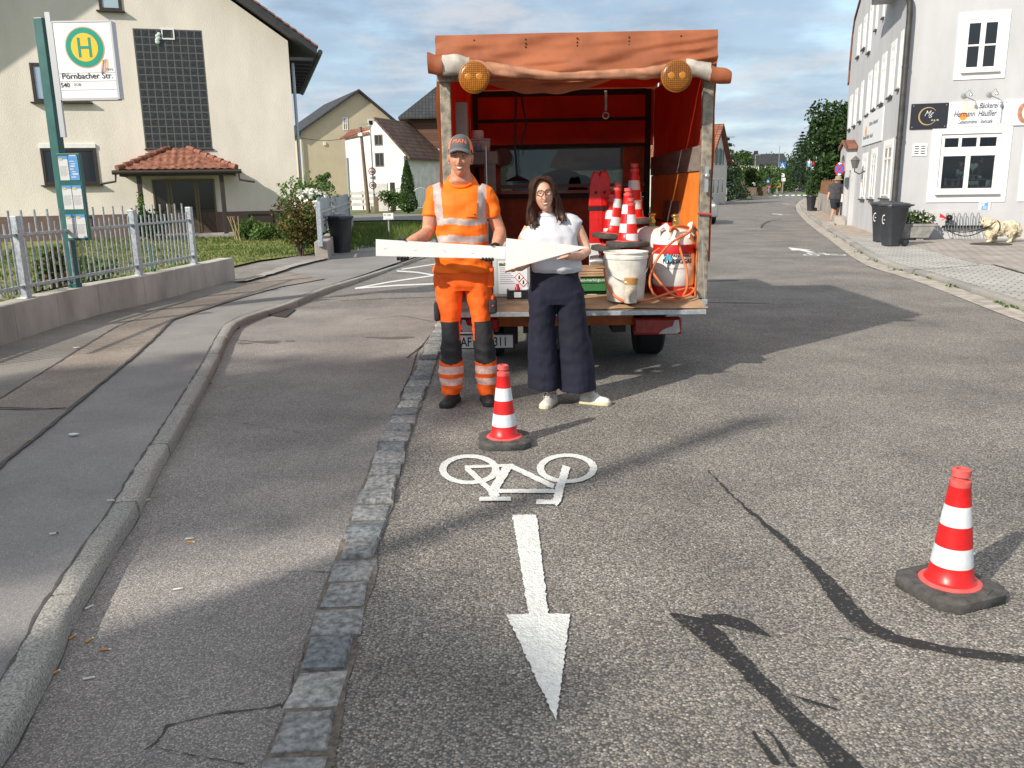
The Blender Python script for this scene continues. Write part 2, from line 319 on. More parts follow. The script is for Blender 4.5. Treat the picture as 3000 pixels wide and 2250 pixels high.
def bush(name, label, loc, r, mats, n=900, ls=.09, seed=1, group=None, stems=True, cat='shrub', flower=None, nf=0, fs=.06, blobs=6):
    rnd = random.Random(seed); t = thing(name, label, cat, loc, 0, group); rx, ry, rz = r; b = MB(); st = MB()
    for i in range(blobs):
        a = rnd.uniform(0, 6.28); c = Vector((cos(a)*rx*.45*rnd.random()**.5, sin(a)*ry*.45*rnd.random()**.5, rz*rnd.uniform(.45, 1.45)))
        clump(b, c, (rx*.62, ry*.62, rz*.5), n//blobs, ls, rnd); st.tube([(c.x*.2, c.y*.2, -.05), c*.6, c], [.018, .012, .005], 5)
    b.build('foliage', mats, t, fixn=False)
    if stems: st.build('stem', BARK, t)
    if flower:
        f = MB()
        for _ in range(nf):
            d = Vector((rnd.gauss(0, 1), rnd.gauss(0, 1)-.6, rnd.gauss(0, 1)+.3)).normalized(); p = Vector((d.x*rx*.95, d.y*ry*.95, rz+d.z*rz*.85))
            for q in range(4): leaf(f, p+Vector((rnd.gauss(0, fs*.25), rnd.gauss(0, fs*.25), rnd.gauss(0, fs*.25))), fs, 0, rnd, 0, .8)
        f.build('blossom', flower, t, fixn=False)
    return t
def cone_shrub(name, label, loc, h, rad, mats, n, ls, seed):
    rnd = random.Random(seed); t = thing(name, label, 'tree', loc); b = MB(); MB().tube([(0, 0, -.1), (0, 0, h*.9)], [.09, .01], 6).build('trunk', BARK, t)
    for _ in range(n):
        f = rnd.random()**1.25; a = rnd.uniform(0, 6.28); z = h*(.02+.97*f); R = rad*min(1, (f+.06)*7)*(1-f)**.62*(1+.16*noise.noise(Vector((cos(a)*2, sin(a)*2, z*1.1)))); q = R*rnd.random()**.3
        leaf(b, Vector((cos(a)*q, sin(a)*q, z)), ls*rnd.uniform(.6, 1.2), min(2, max(0, int(1.3+2*noise.noise(Vector((cos(a)*3, sin(a)*3, z*1.8)))+rnd.uniform(-.6, .6)))), rnd, .6, .5)
    b.build('crown', mats, t, fixn=False); return t
# ================================================================ GROUND
def S(name, mb, mats, **k): return tag(mb.build(name, mats, None, **k), kind='structure')
AGG = aggregate('road_aggregate', [(0, (.1, .095, .09)), (.25, (.2, .19, .178)), (.5, (.295, .277, .256)), (.72, (.385, .358, .32)), (.86, (.3, .257, .213)), (1, (.6, .565, .5))], 118, .4, .75, .75, (.09, .084, .075), .4)
BAY = aggregate('bay_asphalt', [(0, (.165, .156, .148)), (.5, (.3, .28, .262)), (.8, (.385, .355, .33)), (1, (.54, .5, .46))], 175, .36, .55, .85, (.16, .149, .14), .42, .8)
PAVE = aggregate('footway_asphalt', [(0, (.2, .193, .188)), (.6, (.28, .27, .262)), (.9, (.35, .337, .325)), (1, (.46, .44, .42))], 240, .33, .45, .85, (.2, .193, .186), .4, .7)
PAVED = aggregate('old_footway_asphalt', [(0, (.18, .168, .152)), (.6, (.27, .25, .226)), (.9, (.35, .32, .285)), (1, (.44, .4, .36))], 190, .35, .4, .85, (.19, .178, .16), .4, .9)
PAVEB = aggregate('brown_footway_asphalt', [(0, (.2, .168, .142)), (.6, (.32, .27, .226)), (1, (.48, .42, .36))], 150, .4, .5, .85, (.19, .158, .132), .4, .8)
GRANITE = M('kerb_granite', (.3, .29, .265), .9, var=.55, vs=130, bump=.4, bs=110, det=8, bdist=.008)
SETT = M('blue_grey_sett', (.235, .24, .236), .85, var=.5, vs=38, bump=.9, bs=26, det=9, bdist=.014)
GRIT = M('joint_sand', (.15, .128, .105), .95, var=.4, vs=40, bump=.6, bs=120)
SEAM = aggregate('bitumen_seam', [(0, (.012, .012, .013)), (.82, (.026, .026, .026)), (1, (.17, .155, .14))], 110, .25, .4, .6, (.014, .014, .015), .4)
SOIL = M('soil_and_weeds', (.09, .1, .035), .95, var=.5, vs=.6, bump=.4, bs=6, col2=(.12, .16, .05))
LAWN = M('lawn_turf', (.11, .15, .03), .95, var=.35, vs=1.4, bump=.6, bs=30, col2=(.2, .2, .06), det=8)
PAINT = M('road_paint', (.72, .74, .71), .6, var=.12, vs=40, bump=.8, bs=95, bdist=.012)
def flat(pts, z=0): return [Vector((p[0], p[1], z)) for p in pts]
def strip(mb, pts, ws, z, m=0, jit=0, rnd=None, sub=0):
    pts = [Vector((p[0], p[1], 0)) for p in pts]; ws = ws if isinstance(ws, (list, tuple)) else [ws]*len(pts)
    if sub:
        q, w = [], []
        for i in range(len(pts)-1):
            k = max(1, int((pts[i+1]-pts[i]).length/sub))
            for j in range(k): q.append(pts[i].lerp(pts[i+1], j/k)); w.append(ws[i]+(ws[i+1]-ws[i])*j/k)
        pts, ws = q+[pts[-1]], w+[ws[-1]]
    a, b = [], []
    for i, p in enumerate(pts):
        t = (pts[min(i+1, len(pts)-1)]-pts[max(i-1, 0)]).normalized(); n = Vector((-t.y, t.x, 0)); w = ws[i]/2
        j1, j2 = (rnd.uniform(-jit, jit), rnd.uniform(-jit, jit)) if jit else (0, 0)
        a.append(p+n*(w+j1)+Vector((0, 0, z))); b.append(p-n*(w+j2)+Vector((0, 0, z)))
    mb.loft([list(x) for x in zip(a, b)], m, cap=False, closed=False); return mb
def resample(pts, step):
    pts = [Vector((p[0], p[1], 0)) for p in pts]; out = [pts[0]]; d = 0
    for i in range(len(pts)-1):
        a, b = pts[i], pts[i+1]; L = (b-a).length; t = step-d
        while t <= L: out.append(a.lerp(b, t/L)); t += step
        d = (d+L) % step if (d+L) >= step else d+L
    out.append(pts[-1]); return out
def smooth_line(pts, it=2):
    for _ in range(it):
        q = [pts[0]]
        for a, b in zip(pts, pts[1:]): q += [a.lerp(b, .25), a.lerp(b, .75)]
        pts = q+[pts[-1]]
    return pts
S('ground', MB().poly(flat([(-700, -80), (700, -80), (700, 900), (-700, 900)], -.06)), SOIL, fixn=False)
KL = [(60, 2184), (119, 2058), (179, 1946), (219, 1833), (272, 1747), (338, 1627), (398, 1541), (431, 1468), (477, 1375), (524, 1296), (590, 1170), (635, 1085), (664, 1014), (685, 973), (705, 958), (758, 935), (846, 909), (899, 885), (964, 856), (1028, 835), (1087, 815), (1164, 785), (1240, 759)]
kerb_l = [Vector((-1.0, -14, 0)), Vector((-1.22, 0, 0)), Vector((-1.36, 1.3, 0))]+[G(*p) for p in KL]+[Vector((-1.3, 24, 0)), Vector((.2, 31, 0))]
kl_far = [Vector((1.2, 36, 0)), Vector((12, 62, 0)), G(2106, 599), G(2150, 590), G(2215, 579), G(2300, 567.5)]
RK8 = [(2212, 1620), (2000, 1540), (1700, 1420), (1400, 1310), (1180, 1250), (1080, 1200), (980, 1130), (870, 1040), (780, 980), (690, 900), (650, 840), (660, 800), (720, 770)]
gut_r = [Vector((5.0, -14, 0)), Vector((5.0, 2, 0)), Vector((5.15, 6, 0))]+[G(2050+x/2.3284, 250+y/2.3284) for x, y in RK8]
road = MB(); NL = resample(kerb_l+kl_far, 1.0); 
road.poly([Vector((p.x, p.y, 0)) for p in kerb_l+kl_far]+[Vector((p.x, p.y, 0)) for p in reversed(gut_r)])
S('road', road, AGG, fixn=False)
# the far, rising end of the street
hl = [(2300, 567.5, None), (2330, 560, 150), (2352, 549, 175), (2381, 537.5, 205)]; hr = [(2359, 580.7, None), (2384, 568, 125), (2386, 551, 165), (2388, 536, 205)]
rh = MB(); A = []
for (a, b, Y), (c, d, Y2) in zip(hl, hr): A.append([G(a, b) if Y is None else P(a, b, Y), G(c, d) if Y is None else P(c, d, Y)])
rh.loft(A, 0, False, False); S('road_rise', rh, M('far_asphalt', (.17, .165, .16), .8, var=.15, vs=.8), fixn=False)
SETTC = [(868, 2250), (910, 2100), (960, 1930), (1004, 1778), (1047, 1627), (1100, 1465), (1153, 1300), (1208, 1165), (1262, 1040)]
sett = [Vector((-.56, -2, 0)), Vector((-.585, 1.0, 0))]+[G(*p) for p in SETTC]+[Vector((-.79, 9.5, 0)), Vector((-.84, 11.5, 0))]
bay = MB()
bay.poly([Vector((p.x, p.y, .004)) for p in [Vector((-1.1, -2, 0))]+[q for q in kerb_l if -1 < q.y < 11.6]]+[Vector((p.x-.07, p.y, .004)) for p in reversed(sett)])
S('bus_bay', bay, BAY, fixn=False)
rnd = random.Random(3)
gs = MB(); strip(gs, sett, .186, .006, 0, .01, rnd, .12); S('gutter_joints', gs, GRIT, fixn=False)
ss = MB(); line = resample(sett, .215)
for a, b in zip(line, line[1:]):
    t = (b-a).normalized(); n = Vector((-t.y, t.x, 0)); g = rnd.uniform(.006, .016); w = .084+rnd.uniform(-.01, .008); h = .011+rnd.uniform(0, .014); r = []
    for q, s_ in ((a+t*g, -1), (b-t*g, 1)):
        r.append((q+n*(w+rnd.uniform(-.01, .008)), q-n*(w+rnd.uniform(-.01, .008)), t*s_))
    base = [r[0][0], r[0][1], r[1][1], r[1][0]]; top = [p+(((a+b)/2-p)*.1)+Vector((0, 0, h+rnd.uniform(-.006, .006))) for p in base]
    mid = [p+Vector((rnd.uniform(-.004, .004), rnd.uniform(-.004, .004), h*.6)) for p in base]
    ss.add(base+mid+top, [(0, 1, 5, 4), (1, 2, 6, 5), (2, 3, 7, 6), (3, 0, 4, 7), (4, 5, 9, 8), (5, 6, 10, 9), (6, 7, 11, 10), (7, 4, 8, 11), (8, 9, 10, 11)], rnd.choice((0, 0, 1, 2)))
S('gutter_setts', ss, [SETT, M('pale_sett', (.3, .3, .285), .85, var=.5, vs=38, bump=.9, bs=26, det=9, bdist=.014), M('dark_sett', (.16, .175, .185), .85, var=.5, vs=38, bump=.9, bs=26, det=9, bdist=.014)], smooth=50)
def kerbstones(name, line, width, h, side, mat, step=1.0, drop=None, base=-.05):
    mb = MB(); L = resample(smooth_line(line, 2), step/6)
    def ring(i, sh=0):
        p = L[i]; t = (L[min(i+1, len(L)-1)]-L[max(i-1, 0)]).normalized(); n = Vector((-t.y, t.x, 0))*side; hh = h*(drop(p) if drop else 1); j = rnd.uniform(-.004, .004); p = p+t*sh
        z = Vector((0, 0, 1)); return [p+z*base, p+z*hh*.45+n*(.004+j), p+n*(.007+j)+z*(hh-.009), p+n*(.016+j)+z*(hh+rnd.uniform(-.002, .002)), p+n*width*.6+z*(hh+.003), p+n*width+z*(hh+rnd.uniform(-.002, .002)), p+n*width+z*base]
    i = 0
    while i+6 < len(L):
        mb.loft([ring(i, .007)]+[ring(k) for k in range(i+1, i+6)]+[ring(i+6, -.007)], rnd.choice((0, 0, 1, 2))); i += 6
    return S(name, mb, [mat, M('kerb_granite_pale', (.35, .335, .3), .9, var=.55, vs=130, bump=.4, bs=110), M('kerb_granite_dark', (.25, .245, .23), .9, var=.55, vs=130, bump=.4, bs=110)], smooth=45)
def drop_l(p): return 1 if p.y < 13 else max(.45, 1-(p.y-13)/9)
kerbstones('kerb', kerb_l, .118, .078, 1, GRANITE, 1.0, drop_l)
kerbstones('far_kerb', kl_far, .16, .09, 1, GRANITE, 1.0)
def offs(line, d):
    out = []
    for i, p in enumerate(line):
        t = (line[min(i+1, len(line)-1)]-line[max(i-1, 0)]).normalized(); out.append(p+Vector((-t.y, t.x, 0))*d)
    return out
gr = smooth_line(gut_r, 2)
gu = MB(); strip(gu, offs(gr, -.16), .32, .005, 0); S('gutter', gu, M('gutter_concrete', (.38, .345, .3), .9, var=.3, vs=5, bump=.4, bs=40), fixn=False)
kerbstones('kerb_right', [p for p in offs(gut_r, -.33)], .16, .07, -1, GRANITE, 1.0)
# ---- footway on the left
ZL = .078
wall_px = [(0, 1015), (250, 930), (430, 890), (690, 820)]
wl = [Vector((-5.2, -14, 0)), Vector((-5.3, 5, 0))]+[G(x, y, ZL) for x, y in wall_px]
kin = offs(smooth_line(kerb_l, 2), .113)
fp = [Vector((p.x, p.y, ZL-.004)) for p in kin]
left_edge = [Vector((p.x-.1, p.y, ZL-.004)) for p in wl]+[Vector((-5.4, 18, ZL-.004)), Vector((-4.6, 22, ZL-.004)), Vector((-3.2, 31, ZL-.004))]
S('footway', MB().poly(fp+left_edge[::-1]), PAVE, fixn=False)
def g7(x, y): return G(x/1.7015, 650+y/1.7015, ZL)
so_ = [g7(*p) for p in [(0, 885), (200, 760), (390, 640), (590, 520), (860, 420), (1100, 350), (1320, 290), (1500, 262)]]
si_ = [g7(*p) for p in [(35, 1190), (250, 1020), (440, 860), (600, 730), (760, 590), (860, 490), (1000, 445), (1200, 380), (1400, 325), (1620, 285)]]
si0 = [Vector((-3.05, -6, ZL)), Vector((-3.0, 2.5, ZL)), g7(-320, 1500)]
old = MB(); old.poly([Vector((p.x, p.y, ZL)) for p in si0+si_]+[Vector((p.x, p.y, ZL)) for p in reversed(left_edge[:-2])]); S('old_footway', old, PAVED, fixn=False)
bs_ = MB(); bs_.poly([Vector((p.x, p.y, ZL+.004)) for p in [g7(-300, 1075)]+so_]+[Vector((p.x, p.y, ZL+.004)) for p in reversed(si_[2:])]+[g7(330, 935)+Vector((0, 0, .004)), g7(0, 925)+Vector((0, 0, .004)), g7(-200, 1000)+Vector((0, 0, .004))]); S('brown_footway', bs_, PAVEB, fixn=False)
fs_ = MB(); strip(fs_, si0+si_, .026, ZL+.008, 0, .007, rnd, .1); strip(fs_, [g7(-300, 1075)]+so_, .018, ZL+.008, 0, .006, rnd, .1); strip(fs_, [g7(-200, 935), g7(0, 935), g7(180, 938), g7(330, 930)], .02, ZL+.0082, 0, .005, rnd, .1); strip(fs_, [Vector((p.x+.0, p.y, 0)) for p in kin if -2 < p.y < 15], .01, ZL+.003, 0, .006, rnd, .06)
S('footway_seam', fs_, M('old_seam', (.085, .08, .076), .9, var=.3, vs=20), fixn=False)
# ---- tar seams, cracks and stains on the road
def g5(x, y): return G(1800+x/1.747, 1300+y/1.747)
ts = MB(); z5 = .0045
def seam(pts, ws):
    q = [g5(*p) for p in pts]; w = [ww/1.747*sqrt((p.y)**2+2)/FPX*1.5 for ww, p in zip(ws, q)]; strip(ts, q, w, seam.z, 0, .006, rnd, .03); seam.z += .0002
seam.z = z5
seam([(480, 140), (600, 265), (740, 390), (850, 480), (980, 600), (1090, 710), (1180, 830), (1280, 930), (1420, 1000), (1600, 1040), (1800, 1075), (2096, 1110), (2500, 1150)], [4, 7, 16, 24, 36, 56, 76, 80, 62, 56, 52, 52, 52])
seam([(285, 875), (400, 920), (500, 990), (560, 1050), (700, 1180), (850, 1330), (1000, 1480), (1180, 1659), (1300, 1800)], [14, 90, 90, 78, 66, 68, 84, 104, 110])
seam([(450, 900), (560, 905), (650, 930), (720, 960), (800, 990)], [50, 80, 76, 44, 12])
for p, w in (([(930, 1255), (1150, 1320)], 9), ([(880, 1290), (1000, 1325), (1150, 1370)], 9), ([(700, 1480), (770, 1570), (830, 1650)], 13), ([(780, 1470), (850, 1560), (920, 1660)], 14), ([(1145, 995), (1220, 1015)], 6), ([(590, 1228), (700, 1215)], 6)): seam(p, [w*.4]+[w]*(len(p)-1))
S('tar_seam', ts, SEAM, fixn=False)
cr = MB()
def g6(x, y, z=0): return G(x/1.508, 1150+y/1.508, z)
for pts, w in (([(640, 1590), (690, 1560), (740, 1480), (850, 1455), (960, 1425), (1100, 1410), (1200, 1400), (1245, 1385)], .012), ([(690, 1575), (800, 1600), (930, 1625), (1080, 1650)], .008), ([(1345, 1120), (1340, 1180), (1300, 1230), (1290, 1330), (1240, 1400)], .008), ([(830, 160), (1000, 130), (1150, 150), (1380, 190)], .004), ([(1460, 800), (1300, 795), (1200, 800)], .006)): strip(cr, [g6(*p) for p in pts], w*.5, .0075, 0, w*.42, rnd, .03)
for pts, w in (([(2030, 680), (2080, 640), (2110, 620)], .02), ([(1995, 870), (2050, 760), (2080, 650), (2150, 560), (2190, 545)], .012), ([(1700, 395), (1900, 385), (2200, 375)], .03), ([(1820, 490), (2000, 470), (2160, 500)], .01)): strip(cr, [G(x/1.7015, 650+y/1.7015) for x, y in pts], w, .0077, 0, w*.3, rnd, .06)
S('asphalt_crack', cr, M('crack_dark', (.06, .053, .046), .95), fixn=False)
st = MB()
for cx, cy, rx, ry in ((1330, 598, 75, 7), (1215, 605, 40, 4), (1945, 577, 118, 6), (1450, 594, 25, 3), (1210, 592, 30, 3)):
    pts = []
    for i in range(22):
        a = 2*pi*i/22; k = 1+.25*sin(3*a+cx)+rnd.uniform(-.1, .1); pts.append(G((cx+rx*k*cos(a))/1.7015, 650+(cy+ry*k*sin(a))/1.7015, .0065))
    st.poly(pts)
S('oil_stain', st, M('oil_dark', (.11, .1, .09), .7, var=.3, vs=30), fixn=False)
rs = MB()      # thin tar lines farther up the street
def g8(x, y): return G(2050+x/2.3284, 250+y/2.3284)
for pts, w in (([(155, 987), (420, 990), (700, 997)], .09), ([(495, 1066), (760, 1072)], .1), ([(565, 1062), (640, 1052)], .05), ([(420, 975), (430, 950), (480, 925), (560, 915)], .1), ([(430, 955), (500, 960), (560, 968)], .06), ([(425, 968), (480, 978)], .06), ([(470, 922), (600, 930), (640, 935)], .06), ([(20, 1336), (150, 1334), (265, 1331)], .12), ([(40, 1482), (300, 1485), (480, 1487)], .07), ([(230, 850), (330, 848)], .1)): strip(rs, [g8(*p) for p in pts], [w*.4]+[w]*(len(pts)-2)+[w*.3], .004, 0, w*.15, rnd, .25)
S('repair_seam', rs, SEAM, fixn=False)
# ---- road markings
def thickline(mb, pts, w, z, conv, rnd, cap=False):
    """outline in picture units of width w, turned into ground points"""
    a, b = [], []
    for i, p in enumerate(pts):
        q = pts[min(i+1, len(pts)-1)]; o = pts[max(i-1, 0)]; dx, dy = q[0]-o[0], q[1]-o[1]; l = sqrt(dx*dx+dy*dy); n = (-dy/l, dx/l); ww = w[i] if isinstance(w, (list, tuple)) else w
        a.append((p[0]+n[0]*ww/2, p[1]+n[1]*ww/2)); b.append((p[0]-n[0]*ww/2, p[1]-n[1]*ww/2))
    A = [conv(*p) for p in a]; B = [conv(*p) for p in b]; q = lambda p: Vector((p.x+rnd.uniform(-.003, .003), p.y+rnd.uniform(-.003, .003), z))
    ra, rb = [], []
    for i in range(len(A)-1):
        k = max(1, int((A[i+1]-A[i]).length/.02))
        for j in range(k): ra.append(q(A[i].lerp(A[i+1], j/k))); rb.append(q(B[i].lerp(B[i+1], j/k)))
    ra.append(q(A[-1])); rb.append(q(B[-1])); mb.loft([list(x) for x in zip(ra, rb)], 0, False, False)
def c4(x, y): return G(1200+x/1.6586, 1250+y/1.6586)
BIKE = []
bk = MB(); zz = .0060
def ringmark(cx, cy, rx, ry, tx, ty, z):
    o, i_ = [], []
    for k in range(73):
        a = 2*pi*k/72; o.append(c4(cx+rx*cos(a), cy+ry*sin(a))); i_.append(c4(cx+(rx-tx)*cos(a), cy+(ry-ty)*sin(a)))
    q = lambda p: Vector((p.x+rnd.uniform(-.002, .002), p.y+rnd.uniform(-.002, .002), z))
    bk.loft([[q(a), q(b)] for a, b in zip(o, i_)], 0, False, False)
ringmark(290, 212, 147, 73, 36, 17.5, zz); ringmark(765, 207, 147, 72, 36, 17, zz+.0003)
for k, (pts, w) in enumerate((([(268, 201), (500, 192)], 14), ([(275, 205), (402, 322)], 26), ([(478, 196), (400, 326)], 42), ([(490, 196), (700, 297)], 24), ([(405, 319), (705, 319)], 19), ([(763, 198), (722, 330)], 40), ([(728, 300), (718, 362), (700, 378)], 40), ([(617, 372), (705, 374)], 22), ([(340, 358), (492, 358)], 19), ([(402, 318), (418, 352)], 44))): thickline(bk, pts, w, zz+.0006+.0003*k, c4, rnd)
bk.build('bicycle_marking', PAINT, None, fixn=False)
tag(bpy.data.objects['bicycle_marking'], 'fresh white bicycle symbol painted on the road in front of the middle cone', 'road marking', 'bicycle lane markings')
BK0 = G(1520, 1400)
ar = MB()
def ragged(pts, z, step=.012, j=.0035):
    out = []
    for i, a in enumerate(pts):
        b = pts[(i+1) % len(pts)]; k = max(1, int((b-a).length/step))
        for q in range(k): p = a.lerp(b, q/k); out.append(Vector((p.x+(rnd.uniform(-j, j) if q else 0), p.y+(rnd.uniform(-j, j) if q else 0), z)))
    return out
ap = [c4(*p) for p in ((498, 434), (617, 434), (675, 915), (780, 917), (712, 1437), (470, 920), (578, 917))]
ar.poly(ragged(ap, .0065)); tag(ar.build('arrow_marking', PAINT, None, fixn=False), 'long fresh white arrow painted on the road pointing at the viewer', 'road marking', 'lane arrows')
def far_bike(px, py, label, s=1.0):
    """the same symbol for the other direction, with its arrow beyond it"""
    t = thing('bicycle_marking', label, 'road marking', G(px, py), 0, 'bicycle lane markings')
    src = bpy.data.objects['bicycle_marking'].data; vs = [Vector((-(v.co.x-BK0.x), -(v.co.y-BK0.y), v.co.z)) for v in src.vertices]
    m = MB().add(vs, [list(p.vertices) for p in src.polygons]); m.build('symbol', PAINT, t, fixn=False)
    a = MB().poly([Vector(v) for v in ((-.08, .55, .006), (.08, .55, .006), (.08, 1.25, .006), (.24, 1.25, .006), (0, 2.3, .006), (-.24, 1.25, .006), (-.08, 1.25, .006))]); a.build('arrow', PAINT, t, fixn=False)
far_bike(2407, 746, 'white bicycle symbol with arrow on the right lane, nearest the paver forecourt')
far_bike(2302, 630, 'white bicycle symbol far up the right lane, level with the walking man')
far_bike(2320, 599, 'white bicycle symbol farthest up the right lane, short of the crossing')
hm = MB()
for k, (pts, w) in enumerate((([(950, 1527), (1200, 1480), (1540, 1430)], 9), ([(950, 1527), (1250, 1505), (1560, 1492)], 10), ([(1285, 1390), (1400, 1372), (1530, 1352)], 7), ([(1250, 1402), (1400, 1412), (1560, 1440)], 9))): thickline(hm, pts, w, .0045+.0004*k, lambda x, y: G(650+x/2.44, 220+y/2.44), rnd)
tag(hm.build('hatch_marking', PAINT, None, fixn=False), 'worn white hatched lines on the road left of the van', 'road marking')
zb = MB()
for x0, x1 in ((945, 990), (1030, 1065), (1110, 1150), (1185, 1230), (1262, 1308), (1338, 1390), (1420, 1470)):
    zb.poly([Vector((*p.xy, .005)) for p in (G(2050+x0/4.424, 380+843/4.424), G(2050+x1/4.424, 380+843/4.424), G(2050+(x1+4)/4.424, 380+858/4.424), G(2050+(x0+2)/4.424, 380+858/4.424))])
tag(zb.build('zebra_crossing', PAINT, None, fixn=False), 'white striped pedestrian crossing far up the street', 'road marking')
# ---- right footway and forecourt
ZR = .068
wallR = [(60, 5), (14.2, 21.6), (13.2, 22.2), (10.3, 23.2), (15.2, 38.9), (19, 46), (33, 92)]
kr = offs(gr, -.48)
S('right_footway', MB().loft([[Vector((p.x, p.y, ZR)), Vector((max(60, p.x+8), p.y+.01*i, ZR))] for i, p in enumerate(kr)], 0, False, False), M('brown_footway_right', (.36, .3, .25), .9, var=.25, vs=2.5, bump=.3, bs=60), fixn=False)
LP = bricks('light_pavers', (.42, .41, .385), (.48, .465, .435), (.2, .19, .175), .22, .16, .012, .85, 'xy', .5, .5, .22, radians(38))
DP = bricks('warm_pavers', (.37, .33, .3), (.42, .375, .34), (.2, .18, .165), .24, .16, .012, .85, 'xy', .5, .5, .25, radians(-15))
edge = [(2449, 699), (2560, 699), (2654, 708), (2717, 733), (2801, 757), (2862, 773), (2910, 778), (3000, 802), (3300, 880), (3800, 1000)]
near = [p for p in kr if p.y > 3 and p.y < G(2449, 699).y-.2]
S('forecourt_pavers', MB().loft([[Vector((p.x, p.y, ZR+.004)), Vector((p.x+16, p.y+.01*i, ZR+.004))] for i, p in enumerate(near)], 0, False, False), LP, fixn=False)
S('forecourt', MB().poly([Vector((*G(x, y, ZR).xy, ZR+.008)) for x, y in [(2654, 708), (2717, 733), (2801, 757), (2862, 773), (2910, 778), (3000, 802), (3300, 880)]]+[Vector((22, 19.5, ZR+.008)), Vector((10.4, 23.3, ZR+.008))]), DP, fixn=False)
fe = MB(); strip(fe, [G(x, y, ZR) for x, y in [(2911, 777), (2960, 791), (3000, 803), (3100, 830)]], .06, ZR+.013, 0, .01, rnd, .15); strip(fe, [G(x, y, ZR) for x, y in [(2600, 795), (2725, 789), (2870, 778)]], .03, ZR+.0125, 0, .005, rnd, .15); S('forecourt_joint', fe, M('dark_joint', (.04, .04, .035), .9), fixn=False)
# weeds in the right gutter
rw = random.Random(5); wd = MB()
for _ in range(500):
    i = rw.randrange(len(gr)-1); p = gr[i].lerp(gr[i+1], rw.random())
    if not 9 < p.y < 33 or noise.noise(p*.9) < .05: continue
    p = p+Vector((.3+rw.gauss(0, .05), 0, .02)); leaf(wd, p, .06, rw.randrange(3), rw, 1)
for _ in range(260):
    i = rw.randrange(len(kerb_l)-1); p = kerb_l[i].lerp(kerb_l[i+1], rw.random())
    if not 4 < p.y < 11 or noise.noise(p*1.3) < .18: continue
    leaf(wd, p+Vector((.015, 0, .012)), .03, rw.randrange(3), rw, 1)
tag(wd.build('gutter_weeds', GREENS, None, fixn=False), 'small green weeds growing along the kerb joints', 'weeds', kind='stuff')
# ---- left garden ground, drive, side street
S('drive', MB().poly([Vector((*p, .05)) for p in ((-5.0, 15.2), (-2.2, 17.8), (-1.4, 26), (-4.4, 26), (-6, 22), (-9, 19), (-14, 16.5), (-14, 15.4))]), BAY, fixn=False)
dk = MB(); strip(dk, [G(1.0*x/1.7015, 650+y/1.7015, .1) for x, y in ((1195, 298), (1330, 262), (1450, 222), (1540, 200), (1620, 182))], .22, .1165, 0, .03, rnd, .2); S('drive_edge', dk, CONC, fixn=False)
lawn_poly = [G(500, 820, .09), G(690, 778, .09), G(760, 762, .09), G(900, 745, .09), G(960, 735, .09), Vector((-5.5, 24, .09)), Vector((-7.5, 31.5, .09)), Vector((-22, 29, .09)), Vector((-22, 8, .09)), Vector((-5.75, 8, .09)), Vector((-5.75, 12, .09))]
S('lawn', MB().poly(lawn_poly), LAWN, fixn=False)
verge_poly = [G(975, 742, .06), G(1130, 722, .06), G(1260, 708, .06), G(1330, 690, .06), G(1330, 655, .06), G(900, 658, .06), Vector((-6.4, 30, .06)), Vector((-5.0, 23, .06))]
S('verge', MB().poly([Vector((p.x, p.y, .06)) for p in verge_poly]), LAWN, fixn=False)
S('side_street', MB().poly([Vector((*p, .02)) for p in ((-60, 39), (-6, 45), (3, 40), (3, 50), (-8, 56), (-60, 56))]), M('side_asphalt', (.19, .185, .18), .85, var=.15, vs=1, bump=.2), fixn=False)
def grass(name, poly, n, seed, label, hgt=.09, near=None):
    r = random.Random(seed); xs = [p.x for p in poly]; ys = [p.y for p in poly]; g = MB(); c = 0; z0 = poly[0].z
    def inside(x, y):
        k = False; j = len(poly)-1
        for i in range(len(poly)):
            if (poly[i].y > y) != (poly[j].y > y) and x < (poly[j].x-poly[i].x)*(y-poly[i].y)/(poly[j].y-poly[i].y)+poly[i].x: k = not k
            j = i
        return k
    while c < n:
        x, y = r.uniform(min(xs), max(xs)), r.uniform(min(ys), max(ys))
        if near and not near(x, y): continue
        if not inside(x, y): continue
        c += 1; h = hgt*r.uniform(.5, 1.4)*(1+.8*noise.noise(Vector((x*.6, y*.6, 0)))); a = r.uniform(0, 3.14); w = .014; dx, dy = cos(a)*w, sin(a)*w; lx, ly = r.gauss(0, .4)*h, r.gauss(0, .4)*h; m = min(2, max(0, int(1.4+2.2*noise.noise(Vector((x*.5, y*.5, 3)))+r.uniform(-.7, .7))))
        g.add([(x-dx, y-dy, z0), (x+dx, y+dy, z0), (x+lx, y+ly, z0+h)], [(0, 1, 2)], m)
    tag(g.build(name, GRASSM, None, fixn=False), label, 'grass', kind='stuff')
GRASSM = leafmats('grass', [(.07, .13, .025), (.11, .17, .035), (.2, .22, .06)], .35)
grass('lawn_grass', lawn_poly, 22000, 4, 'mown green and straw coloured lawn before the cream house', .06, lambda x, y: -14 < x < -3 and y > 12)
grass('verge_grass', verge_poly, 14000, 5, 'taller green grass verge beyond the leaning board fence', .16)
gv = MB(); rg = random.Random(12)
for _ in range(2600):
    p = Vector((rg.uniform(-7.2, -5.45), rg.uniform(8.5, 15), .1)); s_ = rg.uniform(.012, .03); gv.box(p+Vector((0, 0, s_*.3)), (s_, s_*.8, s_*.7), rg.randrange(3), Matrix.Rotation(rg.uniform(0, 3), 3, 'Z'))
tag(gv.build('bed_gravel', [M('gravel_pale', (.55, .5, .42), .8), M('gravel_tan', (.38, .31, .23), .8), M('gravel_grey', (.3, .29, .27), .8)], None, fixn=False), 'pale pebbles in the bed behind the picket fence', 'gravel', kind='stuff')
